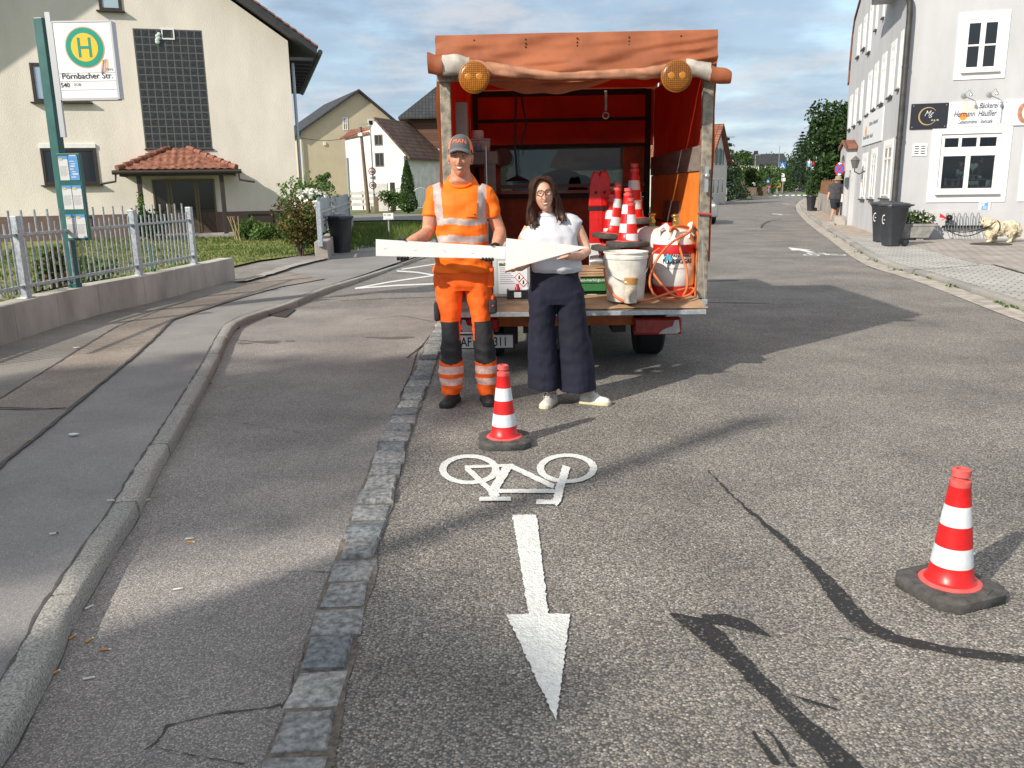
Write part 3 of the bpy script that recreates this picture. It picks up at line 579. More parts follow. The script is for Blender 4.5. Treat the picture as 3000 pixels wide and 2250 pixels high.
# ---- small things on the road
def lie(mb, p, z): return (p.x, p.y, z)
FILT = M('cigarette_filter', (.55, .27, .08), .8); PAPER = M('cigarette_paper', (.7, .66, .6), .8)
butts = [(780, 873, 20, .004, 1), (315, 1087, 75, .004, 0), (390, 1102, 70, .004, 0), (460, 1141, 8, .004, 0), (237, 1245, 60, .004, 0), (385, 1268, 20, .004, 1), (388, 955, 60, .004, 1), (830, 650, 15, .004, 1), (642, 481, 50, .004, 1), (838, 664, -5, .004, 0), (132, 212, 5, ZL, 0), (232, 627, 20, ZL, 2), (485, 480, 0, ZL, 1)]
wh = ['beneath the pale sunlit patch of the bay', 'tucked against the kerb face', 'just off the kerb beside the other orange one', 'flat in the open beside the kerb', 'lowest orange one hugging the kerb', 'whitest one near the bottom of the bay', 'leaning at a kerb joint', 'by a brown scrap in mid bay', 'at the kerb joint higher up', 'short brown one in mid bay', 'on the footway at the far left', 'dark one on the footway', 'small pale one on the footway by the kerb']
for (x, y, a, z, k), w in zip(butts, wh):
    p = g6(x, y, z); t = thing('cigarette_butt', ('orange filter' if k == 0 else 'pale paper' if k == 1 else 'grey')+' cigarette end '+w, 'cigarette end', (p.x, p.y, z), radians(a), 'cigarette ends dropped along the kerb')
    MB().cyl((-.012, 0, .0045), (.016, 0, .0045), .0042, n=8).build('filter', FILT if k == 0 else PAPER, t, 60); MB().cyl((.016, 0, .0045), (.024, .001, .004), .0042, .0034, 8).build('tip', BLACK if k == 2 else PAPER, t, 60)
for x, y, l in ((325, 191, 'flat white scrap on the dark footway, farther from the kerb'), (380*1.508/1.7015, (650+632/1.7015-1150)*1.508, 'white scrap on the footway near the wall')):
    p = g6(x, y, ZL); b = MB(); b.prism([(p.x+.03*cos(a)*(1+.3*sin(3*a)), p.y+.022*sin(a), ZL+.009) for a in [i*.6 for i in range(10)]], (0, 0, .004)); tag(b.build('paper_scrap', M('scrap_white', (.7, .7, .68), .8), None), l, 'litter')
dg = MB(); p = [G(788, 925, .006), G(838, 931, .006), G(866, 909, .006), G(815, 905, .006)]
t = thing('drain_grate', 'dark iron drain grate set in the gutter at the kerb bend', 'drain', p[0]); q = [v-p[0] for v in p]
MB().prism([Vector((v.x, v.y, .002)) for v in q], (0, 0, .003)).build('pit', BLACK, t)
for i in range(7):
    f = (i+.5)/7; a = q[0].lerp(q[1], f); b = q[3].lerp(q[2], f); dg.box((a+b)/2+Vector((0, 0, .008)), ((a-b).length, .03, .012), 0, Matrix.Rotation(atan2((b-a).y, (b-a).x), 3, 'Z'))
dg.build('grate_bars', M('cast_iron', (.06, .055, .05), .7, metal=.4), t)
# ================================================================ LEFT SIDE
CREAM = M('cream_render', (.73, .68, .6), .92, var=.07, vs=1.1, stretch=(1, 1, .4), bump=.5, bs=38, bdist=.02, det=8)
PLINTH = M('brown_plinth_render', (.15, .105, .09), .9, var=.12, vs=3, bump=.4, bs=60)
DKBROWN = M('dark_brown_wood', (.035, .026, .022), .55, var=.2, vs=6)
TILE_RED = M('red_clay_tile', (.2, .075, .05), .7, var=.35, vs=7, bump=.3, bs=40, col2=(.26, .11, .07))
SOFFIT = M('dark_soffit', (.03, .034, .042), .6, var=.2, vs=4)
def window(par, w, u0, u1, z0, z1, frame=.07, dep=.0, fm=None, gm=None, mull=(), trans=(), sill=None, sm=None, proud=.04, name='window', box=.0):
    """frame proud of the wall plane, pane behind it; children of one window part"""
    fm = fm or WFRAME; gm = gm or DARKGLASS; f = MB(); y0, y1 = -proud, .06
    f.bx(u0, u0+frame, y0, y1, z0, z1); f.bx(u1-frame, u1, y0, y1, z0, z1); f.bx(u0+frame, u1-frame, y0, y1, z1-frame, z1); f.bx(u0+frame, u1-frame, y0, y1, z0, z0+frame)
    for x in mull: f.bx(x-frame*.45, x+frame*.45, y0+.004, y1-.01, z0+frame, z1-frame)
    xs = [u0+frame]+[v for x in mull for v in (x-frame*.45, x+frame*.45)]+[u1-frame]
    for z in trans:
        for i in range(0, len(xs), 2): f.bx(xs[i], xs[i+1], y0+.008, y1-.014, z-frame*.4, z+frame*.4)
    o = f.build(name, fm, par, bev=.006, seg=1)
    MB().bx(u0+frame*.6, u1-frame*.6, -.012, -.004, z0+frame*.6, z1-frame*.6).build('pane', gm, o)
    if sill: MB().bx(u0-.09, u1+.09, -proud-sill, .02, z0-.05, z0-.004).build('sill', sm or fm, o, bev=.008, seg=1)
    return o
cn = G(884, 690); HW = Wall((cn.x, cn.y), radians(16))
house = thing('dwelling_house', 'big cream rendered house with glass block window and tiled porch on the left', 'house', (cn.x, cn.y, 0), HW.a)
def hz(x, y, off=0): return HW.uz(x, y, off)
er_u, er_z = hz(859, 122); zp = hz(850, 616)[1]; ap_u = -6.6; ap_z = er_z+(ap_u-er_u)*-.68*1.0; WL = -13.2
wall = MB(); wall.prism([(WL, 0, zp), (0, 0, zp), (0, 0, er_z+.02), (ap_u, 0, ap_z), (WL, 0, er_z+.02)], (0, 11, 0)); wall.build('wall', CREAM, house)
MB().bx(WL-.03, .02, -.02, 11, -.1, zp-.002).build('plinth', PLINTH, house)
sl_ = (ap_z-er_z)/(-ap_u)
rf = MB(); ov = .85; ovr = .9
for sgn in (1, -1):
    eu = (0+ovr) if sgn > 0 else (WL-ovr); ez = er_z-sl_*ovr
    o_ = ov if sgn > 0 else 1.5
    rf.prism([(ap_u, -o_, ap_z+.12), (eu, -o_, ez+.12), (eu, -o_, ez+.34), (ap_u, -o_, ap_z+.34)], (0, 11.8+o_, 0), 0)
for i in range(12): rf.bx(.03, ovr*.9, -.2+i*.95, -.1+i*.95, er_z-sl_*ovr+.0, er_z-sl_*ovr+.1)
rf.build('roof', SOFFIT, house)
tl = MB()      # tiles above the boards, the verge tiles stand proud
for sgn in (1, -1):
    eu = (0+ovr+.05) if sgn > 0 else (WL-ovr-.05); ez = er_z-sl_*(ovr+.05)
    n = 34
    for i in range(n):
        f0, f1 = i/n, (i+1)/n; a = Vector((ap_u+(eu-ap_u)*f0, -ov-.04, ap_z+.345+(ez-ap_z)*f0)); b = Vector((ap_u+(eu-ap_u)*f1, -ov-.04, ap_z+.345+(ez-ap_z)*f1))
        tl.prism([a, b+Vector((0, 0, .03)), b+Vector((0, 0, .09)), a+Vector((0, 0, .06))], (0, 11.9+ov, 0))
tl.build('roof_tiles', TILE_RED, house)
gt = MB(); gu_ = ovr+.1; gz_ = er_z-sl_*ovr+.18
gt.tube([(gu_, -ov-.05, gz_), (gu_, 11.9, gz_)], .085, 10); gt.build('gutter', SOFFIT, house)
dp = MB(); u_, z_ = hz(893, 430); dp.tube([(.12, .25, 5.9), (.12, .25, .1)], .055, 8); dp.build('downpipe', GALV, house, 50)
def hwin(x0, x1, y0, y1, **k):
    u0, z1 = hz(x0, y0); u1, z0 = hz(x1, y1); ym = (y0+y1)/2; u0 = hz(x0, ym)[0]; u1 = hz(x1, ym)[0]; return window(house, HW, u0, u1, z0, z1, **k), (u0, u1, z0, z1)
hwin(93, 256, 184, 300, fm=DKBROWN, gm=CURTAIN, frame=.1, sill=.12)
w3, r3 = hwin(124, 287, 434, 540, fm=DKBROWN, gm=DARKGLASS, frame=.09, sill=.12, mull=(hz(190, 490)[0],))
MB().bx(r3[0], r3[1], -.06, .05, r3[3], r3[3]+.13).build('shutter_box', WHITE, w3)
hwin(287, 353, -60, 33, fm=DKBROWN, gm=M('pale_blind', (.4, .52, .56), .15, coat=.7), frame=.09, sill=.12)
for (x0, x1, y0, y1) in ((729, 804, 628, 664), (255, 274, 634, 670)): hwin(x0, x1, y0, y1, fm=BLACK, frame=.05)
u0 = hz(409, 259)[0]; u1 = hz(605, 259)[0]; z1 = hz(500, 88)[1]; z0 = hz(500, 434)[1]
gb = MB(); NX, NZ = 9, 16; cw, chh = (u1-u0)/NX, (z1-z0)/NZ
BLOCK = M('glass_block', (.03, .034, .036), .2, var=.5, vs=13, bump=.7, bs=16, bdist=.02); MORT = M('block_mortar', (.1, .1, .1), .8)
for i in range(NX):
    for j in range(NZ): gb.bx(u0+i*cw+.016, u0+(i+1)*cw-.016, -.005, .03, z0+j*chh+.016, z0+(j+1)*chh-.016)
o = MB().bx(u0-.02, u1+.02, -.0015, .02, z0-.02, z1+.02).build('glass_block_window', MORT, house); gb.build('glass_blocks', BLOCK, o, bev=.012)
MB().bx(u0-.05, u1+.05, -.06, .02, z0-.06, z0-.022).build('sill', DKBROWN, o)
ux, zx = hz(492, 100); fr = MB(); s = .2
for a in ((ux-s, ux+s, zx+.13, zx+.17), (ux-s, ux+s, zx-.17, zx-.13), (ux-s, ux-s+.04, zx-.13, zx+.13), (ux+s-.04, ux+s, zx-.13, zx+.13)): fr.bx(a[0], a[1], -.03, 0, a[2], a[3])
fr.build('vent_flap', WHITE, o)
ra = random.Random(2); rg_ = MB()
for i in range(5): rg_.ball((ux-.32+ra.gauss(0, .02), -.05, zx-.02-.06*i), (.06+ra.random()*.03, .03, .07), 0, 8, 5)
tag(rg_.build('cloth', M('pale_cloth', (.5, .6, .55), .9), None, 60), 'pale crumpled cloth hanging by the vent of the glass block window', 'cloth'); bpy.data.objects['cloth'].matrix_world = Matrix.Translation((cn.x, cn.y, 0)) @ Matrix.Rotation(HW.a, 4, 'Z')
# door and porch
du0, du1 = hz(452, 600)[0], hz(634, 600)[0]; dz1 = hz(545, 532)[1]; dz0 = .22
d = MB(); BRONZE = M('bronze_frame', (.16, .125, .07), .4, metal=.5); a1, a2 = hz(502, 600)[0], hz(578, 600)[0]
for (x0, x1) in ((du0, du0+.06), (a1-.09, a1-.02), (a1, a1+.08), (a2-.05, a2+.02), (a2+.04, a2+.1), (du1-.06, du1)): d.bx(x0, x1, -.04, .02, dz0, dz1)
d.bx(du0, du1, -.038, .015, dz1-.002, dz1+.07); o = d.build('door', BRONZE, house, bev=.005)
MB().bx(du0+.06, du1-.06, -.01, .01, dz0+.75, dz1).build('door_pane', M('amber_dark_glass', (.035, .03, .015), .12), o); MB().bx(du0+.06, du1-.06, -.02, .012, dz0, dz0+.748).build('door_panel', DKBROWN, o)
MB().cyl((a1+.03, -.05, 1.15), (a1+.03, -.1, 1.15), .02).build('door_handle', GALV, o)
PO = 1.25; pl, pzz = hz(350, 511, PO); pr, _ = hz(690, 511, PO); rl, rz1 = hz(497, 438); rrr, _ = hz(549, 438); pz = pzz
porch = MB()
def slope(mb, a, b, c, d_, nu, nv, amp=.035, rib=True):
    """tiled surface a-b eave, d-c ridge"""
    a, b, c, d_ = map(Vector, (a, b, c, d_)); nrm = (b-a).cross(d_-a).normalized(); R = []
    W_ = (b-a).length
    for j in range(nv*2+1):
        fv = j/(nv*2); row = []; lo = a.lerp(d_, fv); hi = b.lerp(c, fv)
        for i in range(nu*4+1):
            p = lo.lerp(hi, i/(nu*4)); 
            xx = (p-a).dot((b-a).normalized())/W_*nu
            h = amp*(.5+.5*cos(2*pi*xx))+(.03 if j % 2 == 0 else 0); row.append(p+nrm*h)
        R.append(row)
    mb.loft(R, 0, False, False)
dn = Vector((0, -PO, 0)); E0, E1 = Vector((pl-.05, -PO-.1, pz+.12)), Vector((pr+.05, -PO-.1, pz+.12)); T0, T1 = Vector((rl-.02, -.02, rz1)), Vector((rrr+.02, -.02, rz1))
slope(porch, E0, E1, T1, T0, 15, 8); slope(porch, Vector((pl-.05, 0, pz+.12)), E0, T0, T0+Vector((-.02, .01, 0)), 5, 8); slope(porch, E1, Vector((pr+.05, 0, pz+.12)), T1+Vector((.02, .01, 0)), T1, 5, 8)
po = porch.build('porch_roof', TILE_RED, house, 50, fixn=False)
for A_, B_ in ((E0, T0), (E1, T1)):
    hp = MB()
    for i in range(7): hp.tube([A_.lerp(B_, i/7)+Vector((0, 0, .07)), A_.lerp(B_, (i+1.12)/7)+Vector((0, 0, .04))], [.1, .075], 10)
    hp.build('hip_tiles', TILE_RED, po, 50)
ef = MB(); ef.bx(pl, pr, -PO-.06, -PO, pz-.07, pz+.1); ef.bx(pl, pl+.06, -PO, 0, pz-.07, pz+.1); ef.bx(pr-.06, pr, -PO, 0, pz-.07, pz+.1); ef.bx(pl+.06, pr-.06, -PO, -.01, pz+.06, pz+.09); ef.tube([(pl-.2, -PO-.12, pz+.06), (pr+.2, -PO-.12, pz+.06)], .07, 8); ef.build('fascia', DKBROWN, po)
for sg, u in ((-1, pl), (1, pr)): MB().tube([(u+sg*.1, -PO-.12, pz), (u+sg*.12, -PO-.12, pz-.22), (u+sg*.6, -PO-.12, pz-.3)], .035, 8).build('spout', DKBROWN, po, 50)
for x in (416, 656):
    u = hz(x, 600, PO-.15)[0]; MB().bx(u-.07, u+.07, -PO+.05, -PO+.19, .1, pz-.07).build('porch_post', DKBROWN, house, bev=.01)
MB().bx(du0-.5, du1+1.2, -1.5, -.025, -.05, .2).build('doorstep', CONC, house, bev=.015)
for i in range(2): MB().ball((du0-.28, -.06, 1.85-.18*i), (.07, .06, .07)).build('porch_lamp', WHITE, house, 60) if i == 0 else None
# ---- bus stop
bp_ = G(237, 932, ZL); bs = thing('bus_stop', 'green bus stop post with white sign and timetable case before the picket fence', 'bus stop', bp_)
TEAL = M('teal_green_paint', (.02, .105, .1), .4, var=.12, vs=5); bz = P(128, 54, bp_.y).z-ZL
lean = Vector((P(128, 54, bp_.y).x-bp_.x, 0, 0))*.35
pt = MB(); pt.prism([(-.075, -.055, 0), (.035, -.075, 0), (.06, .02, 0), (-.045, .04, 0)], (lean.x, 0, bz)); pt.build('pole', TEAL, bs, bev=.008)
SY = bp_.y-.1
def sp(x, y): q = P(x/4.61, y/4.61, SY)-bp_; return q
tlc, trc, blc, brc = sp(700, 305), sp(1500, 300), sp(805, 1325), sp(1600, 1335)
x0, x1 = (tlc.x+blc.x)/2, (trc.x+brc.x)/2; zt, zb_ = (tlc.z+trc.z)/2, (blc.z+brc.z)/2; sy = SY-bp_.y
sg = MB().bx(x0, x1, sy, sy+.1, zb_, zt).build('sign_box', M('sign_white', (.82, .83, .84), .35), bs, bev=.008)
fr = MB()
for xx in (x0-.012, x1-.012): fr.bx(xx, xx+.024, sy-.006, sy+.106, zb_-.01, zt+.01)
fr.bx(x0+.012, x1-.012, sy-.005, sy+.106, zt+.001, zt+.02); fr.bx(x0+.012, x1-.012, sy-.005, sy+.106, zb_-.02, zb_-.001)
fr.bx(x0-.07, x0-.013, sy+.02, sy+.06, zb_-.42, zt+.12); fr.build('sign_frame', M('alu_frame', (.5, .5, .52), .4, metal=.5), sg)
W_, H_ = x1-x0, zt-zb_; fy = sy-.003
def disc(cx, cz, r, y, m, mb, n=40, r2=None): mb.prism([(cx+r*cos(2*pi*i/n), y, cz+r*sin(2*pi*i/n)) for i in range(n)], (0, .0012, 0), m)
cx, cz, R_ = x0+W_*.52, zt-H_*.325, W_*.315; em = MB()
SGREEN = M('sign_green', (.0, .28, .19), .4); SYEL = M('sign_yellow', (.9, .5, .03), .4); SRED = M('sign_red_ring', (.6, .35, .2), .5)
disc(cx, cz, R_+.012, fy, 2, em); disc(cx, cz, R_, fy-.002, 0, em); disc(cx, cz, R_*.72, fy-.004, 1, em); hh, hw, bw = R_*.5, R_*.36, R_*.14
em.bx(cx-hw, cx-hw+bw, fy-.007, fy-.0045, cz-hh, cz+hh, 0); em.bx(cx+hw-bw, cx+hw, fy-.007, fy-.0045, cz-hh, cz+hh, 0); em.bx(cx-hw+bw, cx+hw-bw, fy-.007, fy-.0045, cz-bw*.5, cz+bw*.5, 0)
em.build('stop_emblem', [SGREEN, SYEL, SRED], sg, fixn=True)
lg = MB(); cols = [SYEL, M('logo_violet', (.25, .12, .4), .5), M('logo_grey', (.5, .45, .5), .5), M('logo_orange', (.8, .25, .08), .5), M('logo_tan', (.75, .6, .35), .5)]
lx, lz = x0+W_*.80, zt-H_*.57
for i in range(5):
    a = .012*i; lg.prism([(lx-.045+a*1.5, fy-.002, lz-.075+a*.2), (lx-.03+a*1.5, fy-.002, lz-.075+a*.2), (lx+.01+a*1.0, fy-.002, lz+.075-(4-i)*.003), (lx-.005+a*1.0, fy-.002, lz+.075-(4-i)*.003)], (0, .001, 0), i)
lg.build('logo', cols, sg)
tx = MB(); put_text(tx, 'Pörnbacher Str.', .092, (x0+.045, fy-.002, zt-H_*.735), sx=1.0, bold=.0006); put_text(tx, '540', .07, (x0+.02, fy-.002, zt-H_*.845), bold=.0006); put_text(tx, 'ZOB', .042, (x0+.17, fy-.002, zt-H_*.83)); put_text(tx, 'INVG', .042, (x0+W_*.84, fy-.002, zt-H_*.635), sx=.8)
for f in (.655, .765, .88): tx.bx(x0+.02, x1-.02, fy-.001, fy+.002, zt-H_*f-.004, zt-H_*f+.003, 1)
tx.build('lettering', [INK, M('sign_rail', (.6, .6, .6), .5)], sg, fixn=False)
TY = bp_.y-.13
def tp(x, y): return P(x/2.212, y/2.212, TY)-bp_
c0, c1, c2_, c3 = tp(365, 995), tp(520, 1010), tp(575, 1555), tp(430, 1560); off = c3-c0
tcx0, tcx1 = (c0.x+c3.x)/2+.0, (c1.x+c2_.x)/2; tz1, tz0 = c0.z, c3.z; ty = TY-bp_.y
case = MB().bx(tcx0, tcx1, ty, ty+.06, tz0, tz1).build('timetable_case', TEAL, bs, bev=.006)
pp = MB(); H3 = (tz1-tz0)/3; mid = (tcx0+tcx1)/2
PW = M('poster_white', (.62, .62, .62), .3, coat=.8); PB = M('poster_blue', (.1, .3, .6), .3, coat=.8); PY = M('poster_yellow', (.7, .5, .08), .3); PG = M('poster_text', (.3, .3, .3), .5)
for k in range(3):
    za, zb2 = tz1-k*H3-.03, tz1-(k+1)*H3+.03
    for (xa, xb) in ((tcx0+.022, mid-.004), (mid+.004, tcx1-.022)):
        mp_ = k == 0 and xa > mid-.01
        pp.bx(xa, xb, ty-.006, ty-.002, zb2, za, 1 if mp_ else 0); pp.bx(xa, xb, ty-.008, ty-.0062, za-.035, za, 1); 
        if not mp_:
            pp.bx(xa+.01, xa+.05, ty-.01, ty-.0082, za-.045, za-.025, 2)
            for q in range(12): pp.bx(xa+.008, xb-.008-.01*(q % 3), ty-.0075, ty-.0062, za-.12-q*.013, za-.116-q*.013, 3) if za-.12-q*.013 > zb2+.04 else None
        else:
            for q in range(9): pp.bx(xa+.01+ra.random()*.03, xa+.05+ra.random()*.05, ty-.0075, ty-.0062, zb2+.03+q*.03, zb2+.036+q*.03+ra.random()*.012, 0)
pp.build('timetables', [PW, PB, PY, PG], case)
# ---- picket fence on its low wall
ZW = .46
w3d = [Vector((-5.2, -14, 0)), Vector((-5.28, 5, 0))]+[G(x, y, ZL) for x, y in wall_px]
gw = thing('garden_wall', 'low concrete garden wall under the galvanised picket fence', 'wall', (0, 0, 0)); wb = MB(); cap = MB(); TW = .24
rs_ = resample(w3d, .95)
outl = [Vector((p.x, p.y, 0)) for p in w3d]; inn = offs(outl, TW)
seg_ = []
for i in range(len(rs_)-1):
    a, b = rs_[i], rs_[i+1]; t = (b-a).normalized(); n = Vector((-t.y, t.x, 0)); g = .004 if i % 2 else 0
    wb.prism([Vector((*(a+t*g).xy, -.05)), Vector((*(b-t*g).xy, -.05)), Vector((*(b-t*g+n*TW).xy, -.05)), Vector((*(a+t*g+n*TW).xy, -.05))], (0, 0, ZW-.002*(i % 2)+.05))
wb.build('wall_blocks', M('concrete_wall_block', (.41, .39, .355), .9, var=.25, vs=1.6, bump=.35, bs=45, det=9, stretch=(1, 1, .5)), gw, bev=.008)
fence = thing('picket_fence', 'galvanised picket fence with round bars on the low concrete wall', 'fence', (0, 0, 0))
posts = [G(118, 872, ZW), G(459, 806, ZW), G(671, 773, ZW)]
def on_wall(p):
    best = min(((p-(a+(b-a)*max(0, min(1, (p-a).dot(b-a)/(b-a).length_squared)))).length, i) for i, (a, b) in enumerate(zip(outl, outl[1:])))
    i = best[1]; a, b = outl[i], outl[i+1]; t = max(0, min(1, (p-a).dot(b-a)/(b-a).length_squared)); q = a+(b-a)*t; d_ = (b-a).normalized(); return q+Vector((-d_.y, d_.x, 0))*TW*.5
posts = [on_wall(Vector((p.x, p.y, 0))) for p in posts]; posts = [posts[0]+(posts[0]-posts[1]).normalized()*0+Vector((0, -2.55, 0))+Vector((.05, 0, 0))]+posts
PH = P(441, 614, posts[2].y).z-ZW
for p, q in zip(posts, posts[1:]):
    t = (q-p).normalized(); L_ = (q-p).length; fp_ = MB(); ang = atan2(t.y, t.x); RZ = Matrix.Rotation(ang, 3, 'Z'); n = int(L_/.112)
    for zz_ in (.13, PH-.2): fp_.box((p+q)/2+Vector((0, 0, ZW+zz_)), (L_-.07, .04, .03), 0, RZ)
    for i in range(1, n):
        c = p.lerp(q, i/n); top = PH+.06 if i % 2 else PH-.08; fp_.cyl((c.x, c.y, ZW+.05), (c.x, c.y, ZW+top), .0125, n=8)
    fp_.build('picket_panel', GALV, fence, 45)
for p in posts[1:]:
    b = MB(); RZ = Matrix.Rotation(atan2((posts[2]-posts[1]).y, (posts[2]-posts[1]).x), 3, 'Z'); b.box(p+Vector((0, 0, ZW+PH/2)), (.085, .085, PH), 0, RZ); b.box(p+Vector((0, 0, ZW+.006)), (.15, .13, .01), 0, RZ); b.build('fence_post', GALV, fence, bev=.006)
b = MB(); q = on_wall(G(498, 800, ZW))+Vector((-.05, .3, 0)); b.cyl((q.x, q.y, .05), (q.x, q.y, .85), .025); tag(b.build('garden_stake', TEAL, None, 45), 'thin green stake in the gravel behind the picket fence', 'stake')
# garden hose behind the fence
hs = MB(); hs.tube(smooth_line([Vector((-5.5, 12.6, .13)), Vector((-5.7, 13.4, .13)), Vector((-5.55, 14.2, .13)), Vector((-5.75, 15, .13)), Vector((-5.5, 15.8, .13))], 2), .016, 7); tag(hs.build('garden_hose', M('red_hose', (.5, .12, .08), .5), None, 60), 'red hose lying in the garden behind the fence', 'hose')
# ---- planting
def bl(x, y, z=.09): return G(x, y, z)
bush('garden_shrub', 'dense dark shrub with white flowers behind the leftmost fence panel', Vector((-6.6, 9.4, .1)), (.7, 1.2, .62), DARKS, 2600, .09, 11, flower=M('white_petal', (.8, .8, .76), .6), nf=45, fs=.07)
bush('camellia_bush', 'tall bush with a pink bloom at the left edge of the picture', Vector((-6.95, 9.6, .1)), (.5, .5, .95), DARKS, 700, .14, 12, flower=M('pink_petal', (.65, .12, .14), .5), nf=5, fs=.09)
bush('garden_shrub', 'reddish green plant behind the bus stop post', Vector((-6.0, 11.2, .1)), (.35, .5, .42), [GREENS[1], BROWNS[1], GREENS[0]], 1100, .1, 13)
bush('garden_shrub', 'light green plant between the post and the fence middle', Vector((-6.2, 12.6, .1)), (.4, .4, .3), LIGHTS, 600, .1, 14)
bush('garden_shrub', 'low dark bush at the house wall left of the porch', Vector((-11.5, 27.5, .1)), (.9, .6, .5), DARKS, 900, .14, 15)
bush('climbing_vine', 'thin vine climbing the left porch post', Vector((*((Matrix.Translation((cn.x, cn.y, 0)) @ Matrix.Rotation(HW.a, 4, 'Z')) @ Vector((hz(416, 600, PO-.15)[0], -PO-.05, 0))).xy, .3)), (.16, .16, .95), LIGHTS, 260, .1, 16, cat='vine')
bush('garden_shrub', 'bright green clump at the house wall right of the porch', bl(735, 702), (.55, .5, .42), GREENS, 1300, .11, 17); bush('garden_shrub', 'second green clump at the house wall beside the canes', bl(772, 706), (.5, .4, .32), LIGHTS, 900, .1, 18)
bush('grass_clump', 'wispy pale weeds under the basement window', bl(825, 702), (.6, .4, .3), [GREENS[2], BROWNS[1], LIGHTS[0]], 500, .1, 19, cat='plant')
cb_ = MB()
for i in range(5): p = bl(690+i*4, 706); cb_.cyl(p, p+Vector((ra.gauss(0, .12), 0, .75)), .012, n=6)
tag(cb_.build('bean_canes', M('cane', (.4, .3, .16), .8), None), 'bundle of pale garden canes by the house wall', 'canes')
bush('bronze_shrub', 'bronze and green leaved shrub standing on the lawn corner', bl(880, 748), (.62, .62, .72), [BROWNS[0], BROWNS[1], GREENS[1]], 3600, .085, 21, blobs=12)
bush('rose_bush', 'white flowering rose bush beside the board fence', bl(925, 725), (.6, .6, .8), [GREENS[0], GREENS[1], HEDGES[1]], 2600, .1, 22, flower=M('white_rose', (.85, .84, .78), .6), nf=85, fs=.13, blobs=9)
bush('tall_shrub', 'tall loose light green shrub at the house corner', bl(905, 712), (.95, .8, 1.0), LIGHTS, 3200, .11, 23, blobs=11)
broad_tree('young_tree', 'slim young tree rising behind the board fence', G(955, 690), 2.5, .42, GREENS, 1500, .09, .03, None, 24, 'tree', .1, 10)
# ---- leaning board fence and its wall
na, fb = G(962, 758, .1), G(1036, 668, .1); t = (fb-na).normalized(); nn = Vector((-t.y, t.x, 0)); L_ = (fb-na).length
wz = P(957, 708, na.y).z
bw_ = thing('garden_wall', 'short concrete wall carrying the grey board fence by the bin', 'wall', (0, 0, 0)); MB().prism([na-nn*.0-Vector((0, 0, .1)), fb-Vector((0, 0, .1)), fb+nn*.28-Vector((0, 0, .1)), na+nn*.28-Vector((0, 0, .1))], (0, 0, wz)).build('wall_body', CONC, bw_, bev=.012)
bf = thing('board_fence', 'leaning fence of upright grey boards beside the black bin', 'fence', (0, 0, 0)); ft = P(953, 594, na.y).z; g = MB(); n = int(L_/.2)
for i in range(n):
    a = na+nn*.14+t*(L_*i/n+.012); b = na+nn*.14+t*(L_*(i+1)/n-.012); h = ft+.02*sin(i)
    g.prism([a+Vector((0, 0, wz+.06)), b+Vector((0, 0, wz+.06)), b+Vector((0, 0, h)), a+Vector((0, 0, h))], nn*.025)
g.build('fence_boards', M('grey_board', (.33, .38, .42), .6, metal=.2, var=.2, vs=3), bf)
rl_ = MB(); ctr = (na+fb)/2+nn*.11
for z in (wz+.35, ft-.3): rl_.box(ctr+Vector((0, 0, z)), (L_, .03, .05), 0, Matrix.Rotation(atan2(t.y, t.x), 3, 'Z'))
rl_.build('fence_rail', GALV, bf)
for p in (na+nn*.14-t*.02, fb+nn*.14): MB().bx(p.x-.05, p.x+.05, p.y-.05, p.y+.05, wz-.1, ft+.03).build('fence_post', GALV, bf, bev=.006)
# ---- wheeled bins
BIN = M('anthracite_bin', (.03, .034, .04), .42, var=.12, vs=6, bump=.1, bs=80); BINL = M('bin_lid', (.04, .045, .052), .38, var=.1, vs=6)
def wheelie(label, loc, rz, h=.95, group='wheeled refuse bins', lit=None):
    """front faces local -y, wheels and handle at the back (+y)"""
    k = h/.95; t = thing('wheeled_bin', label, 'bin', loc, rz, group); b = MB()
    def rr(w, d0, d1, z, c=.05): return [Vector(v)*k for v in ((-w+c, d0, z), (w-c, d0, z), (w, d0+c, z), (w, d1-c, z), (w-c, d1, z), (-w+c, d1, z), (-w, d1-c, z), (-w, d0+c, z))]
    b.loft([rr(.19, -.17, .12, .02), rr(.195, -.175, .16, .12), rr(.225, -.24, .24, .84), rr(.235, -.25, .25, .86), rr(.24, -.26, .27, .87), rr(.24, -.26, .27, .9)]); b.build('body', BIN, t, 40)
    l = MB(); l.loft([rr(.255, -.285, .26, .9), rr(.26, -.29, .265, .925, .06), rr(.25, -.27, .26, .955, .06), rr(.17, -.2, .2, .975, .08)]); l.loft([rr(.12, -.16, .16, .974), rr(.11, -.15, .15, .99)]); l.build('lid', BINL, t, 40)
    hd = MB(); hd.tube([Vector(v)*k for v in ((-.2, .26, .9), (-.2, .34, .92), (.2, .34, .92), (.2, .26, .9))], .016*k, 8); hd.build('handle', BIN, t, 50)
    for s in (-1, 1):
        w = MB(); w.lathe([(.0, -.03), (.06, -.03), (.06, -.02), (.092, -.026), (.1, 0), (.092, .026), (.06, .02), (.06, .03), (0, .03)], Vector((s*.235, .17, .1))*k, 18, 0, Matrix.Rotation(pi/2, 3, 'Y')); wo = w.build('wheel', BLACK, t, 40)
        MB().lathe([(0, -.032), (.03, -.034), (.05, -.032), (.05, .032), (.03, .034), (0, .032)], Vector((s*.235, .17, .1))*k, 12, 0, Matrix.Rotation(pi/2, 3, 'Y')).build('hub', BIN, wo, 40)
    return t
wheelie('dark bin standing alone against the grey board fence', G(995, 748, .02)+Vector((0, .25, 0)), radians(58), .93)
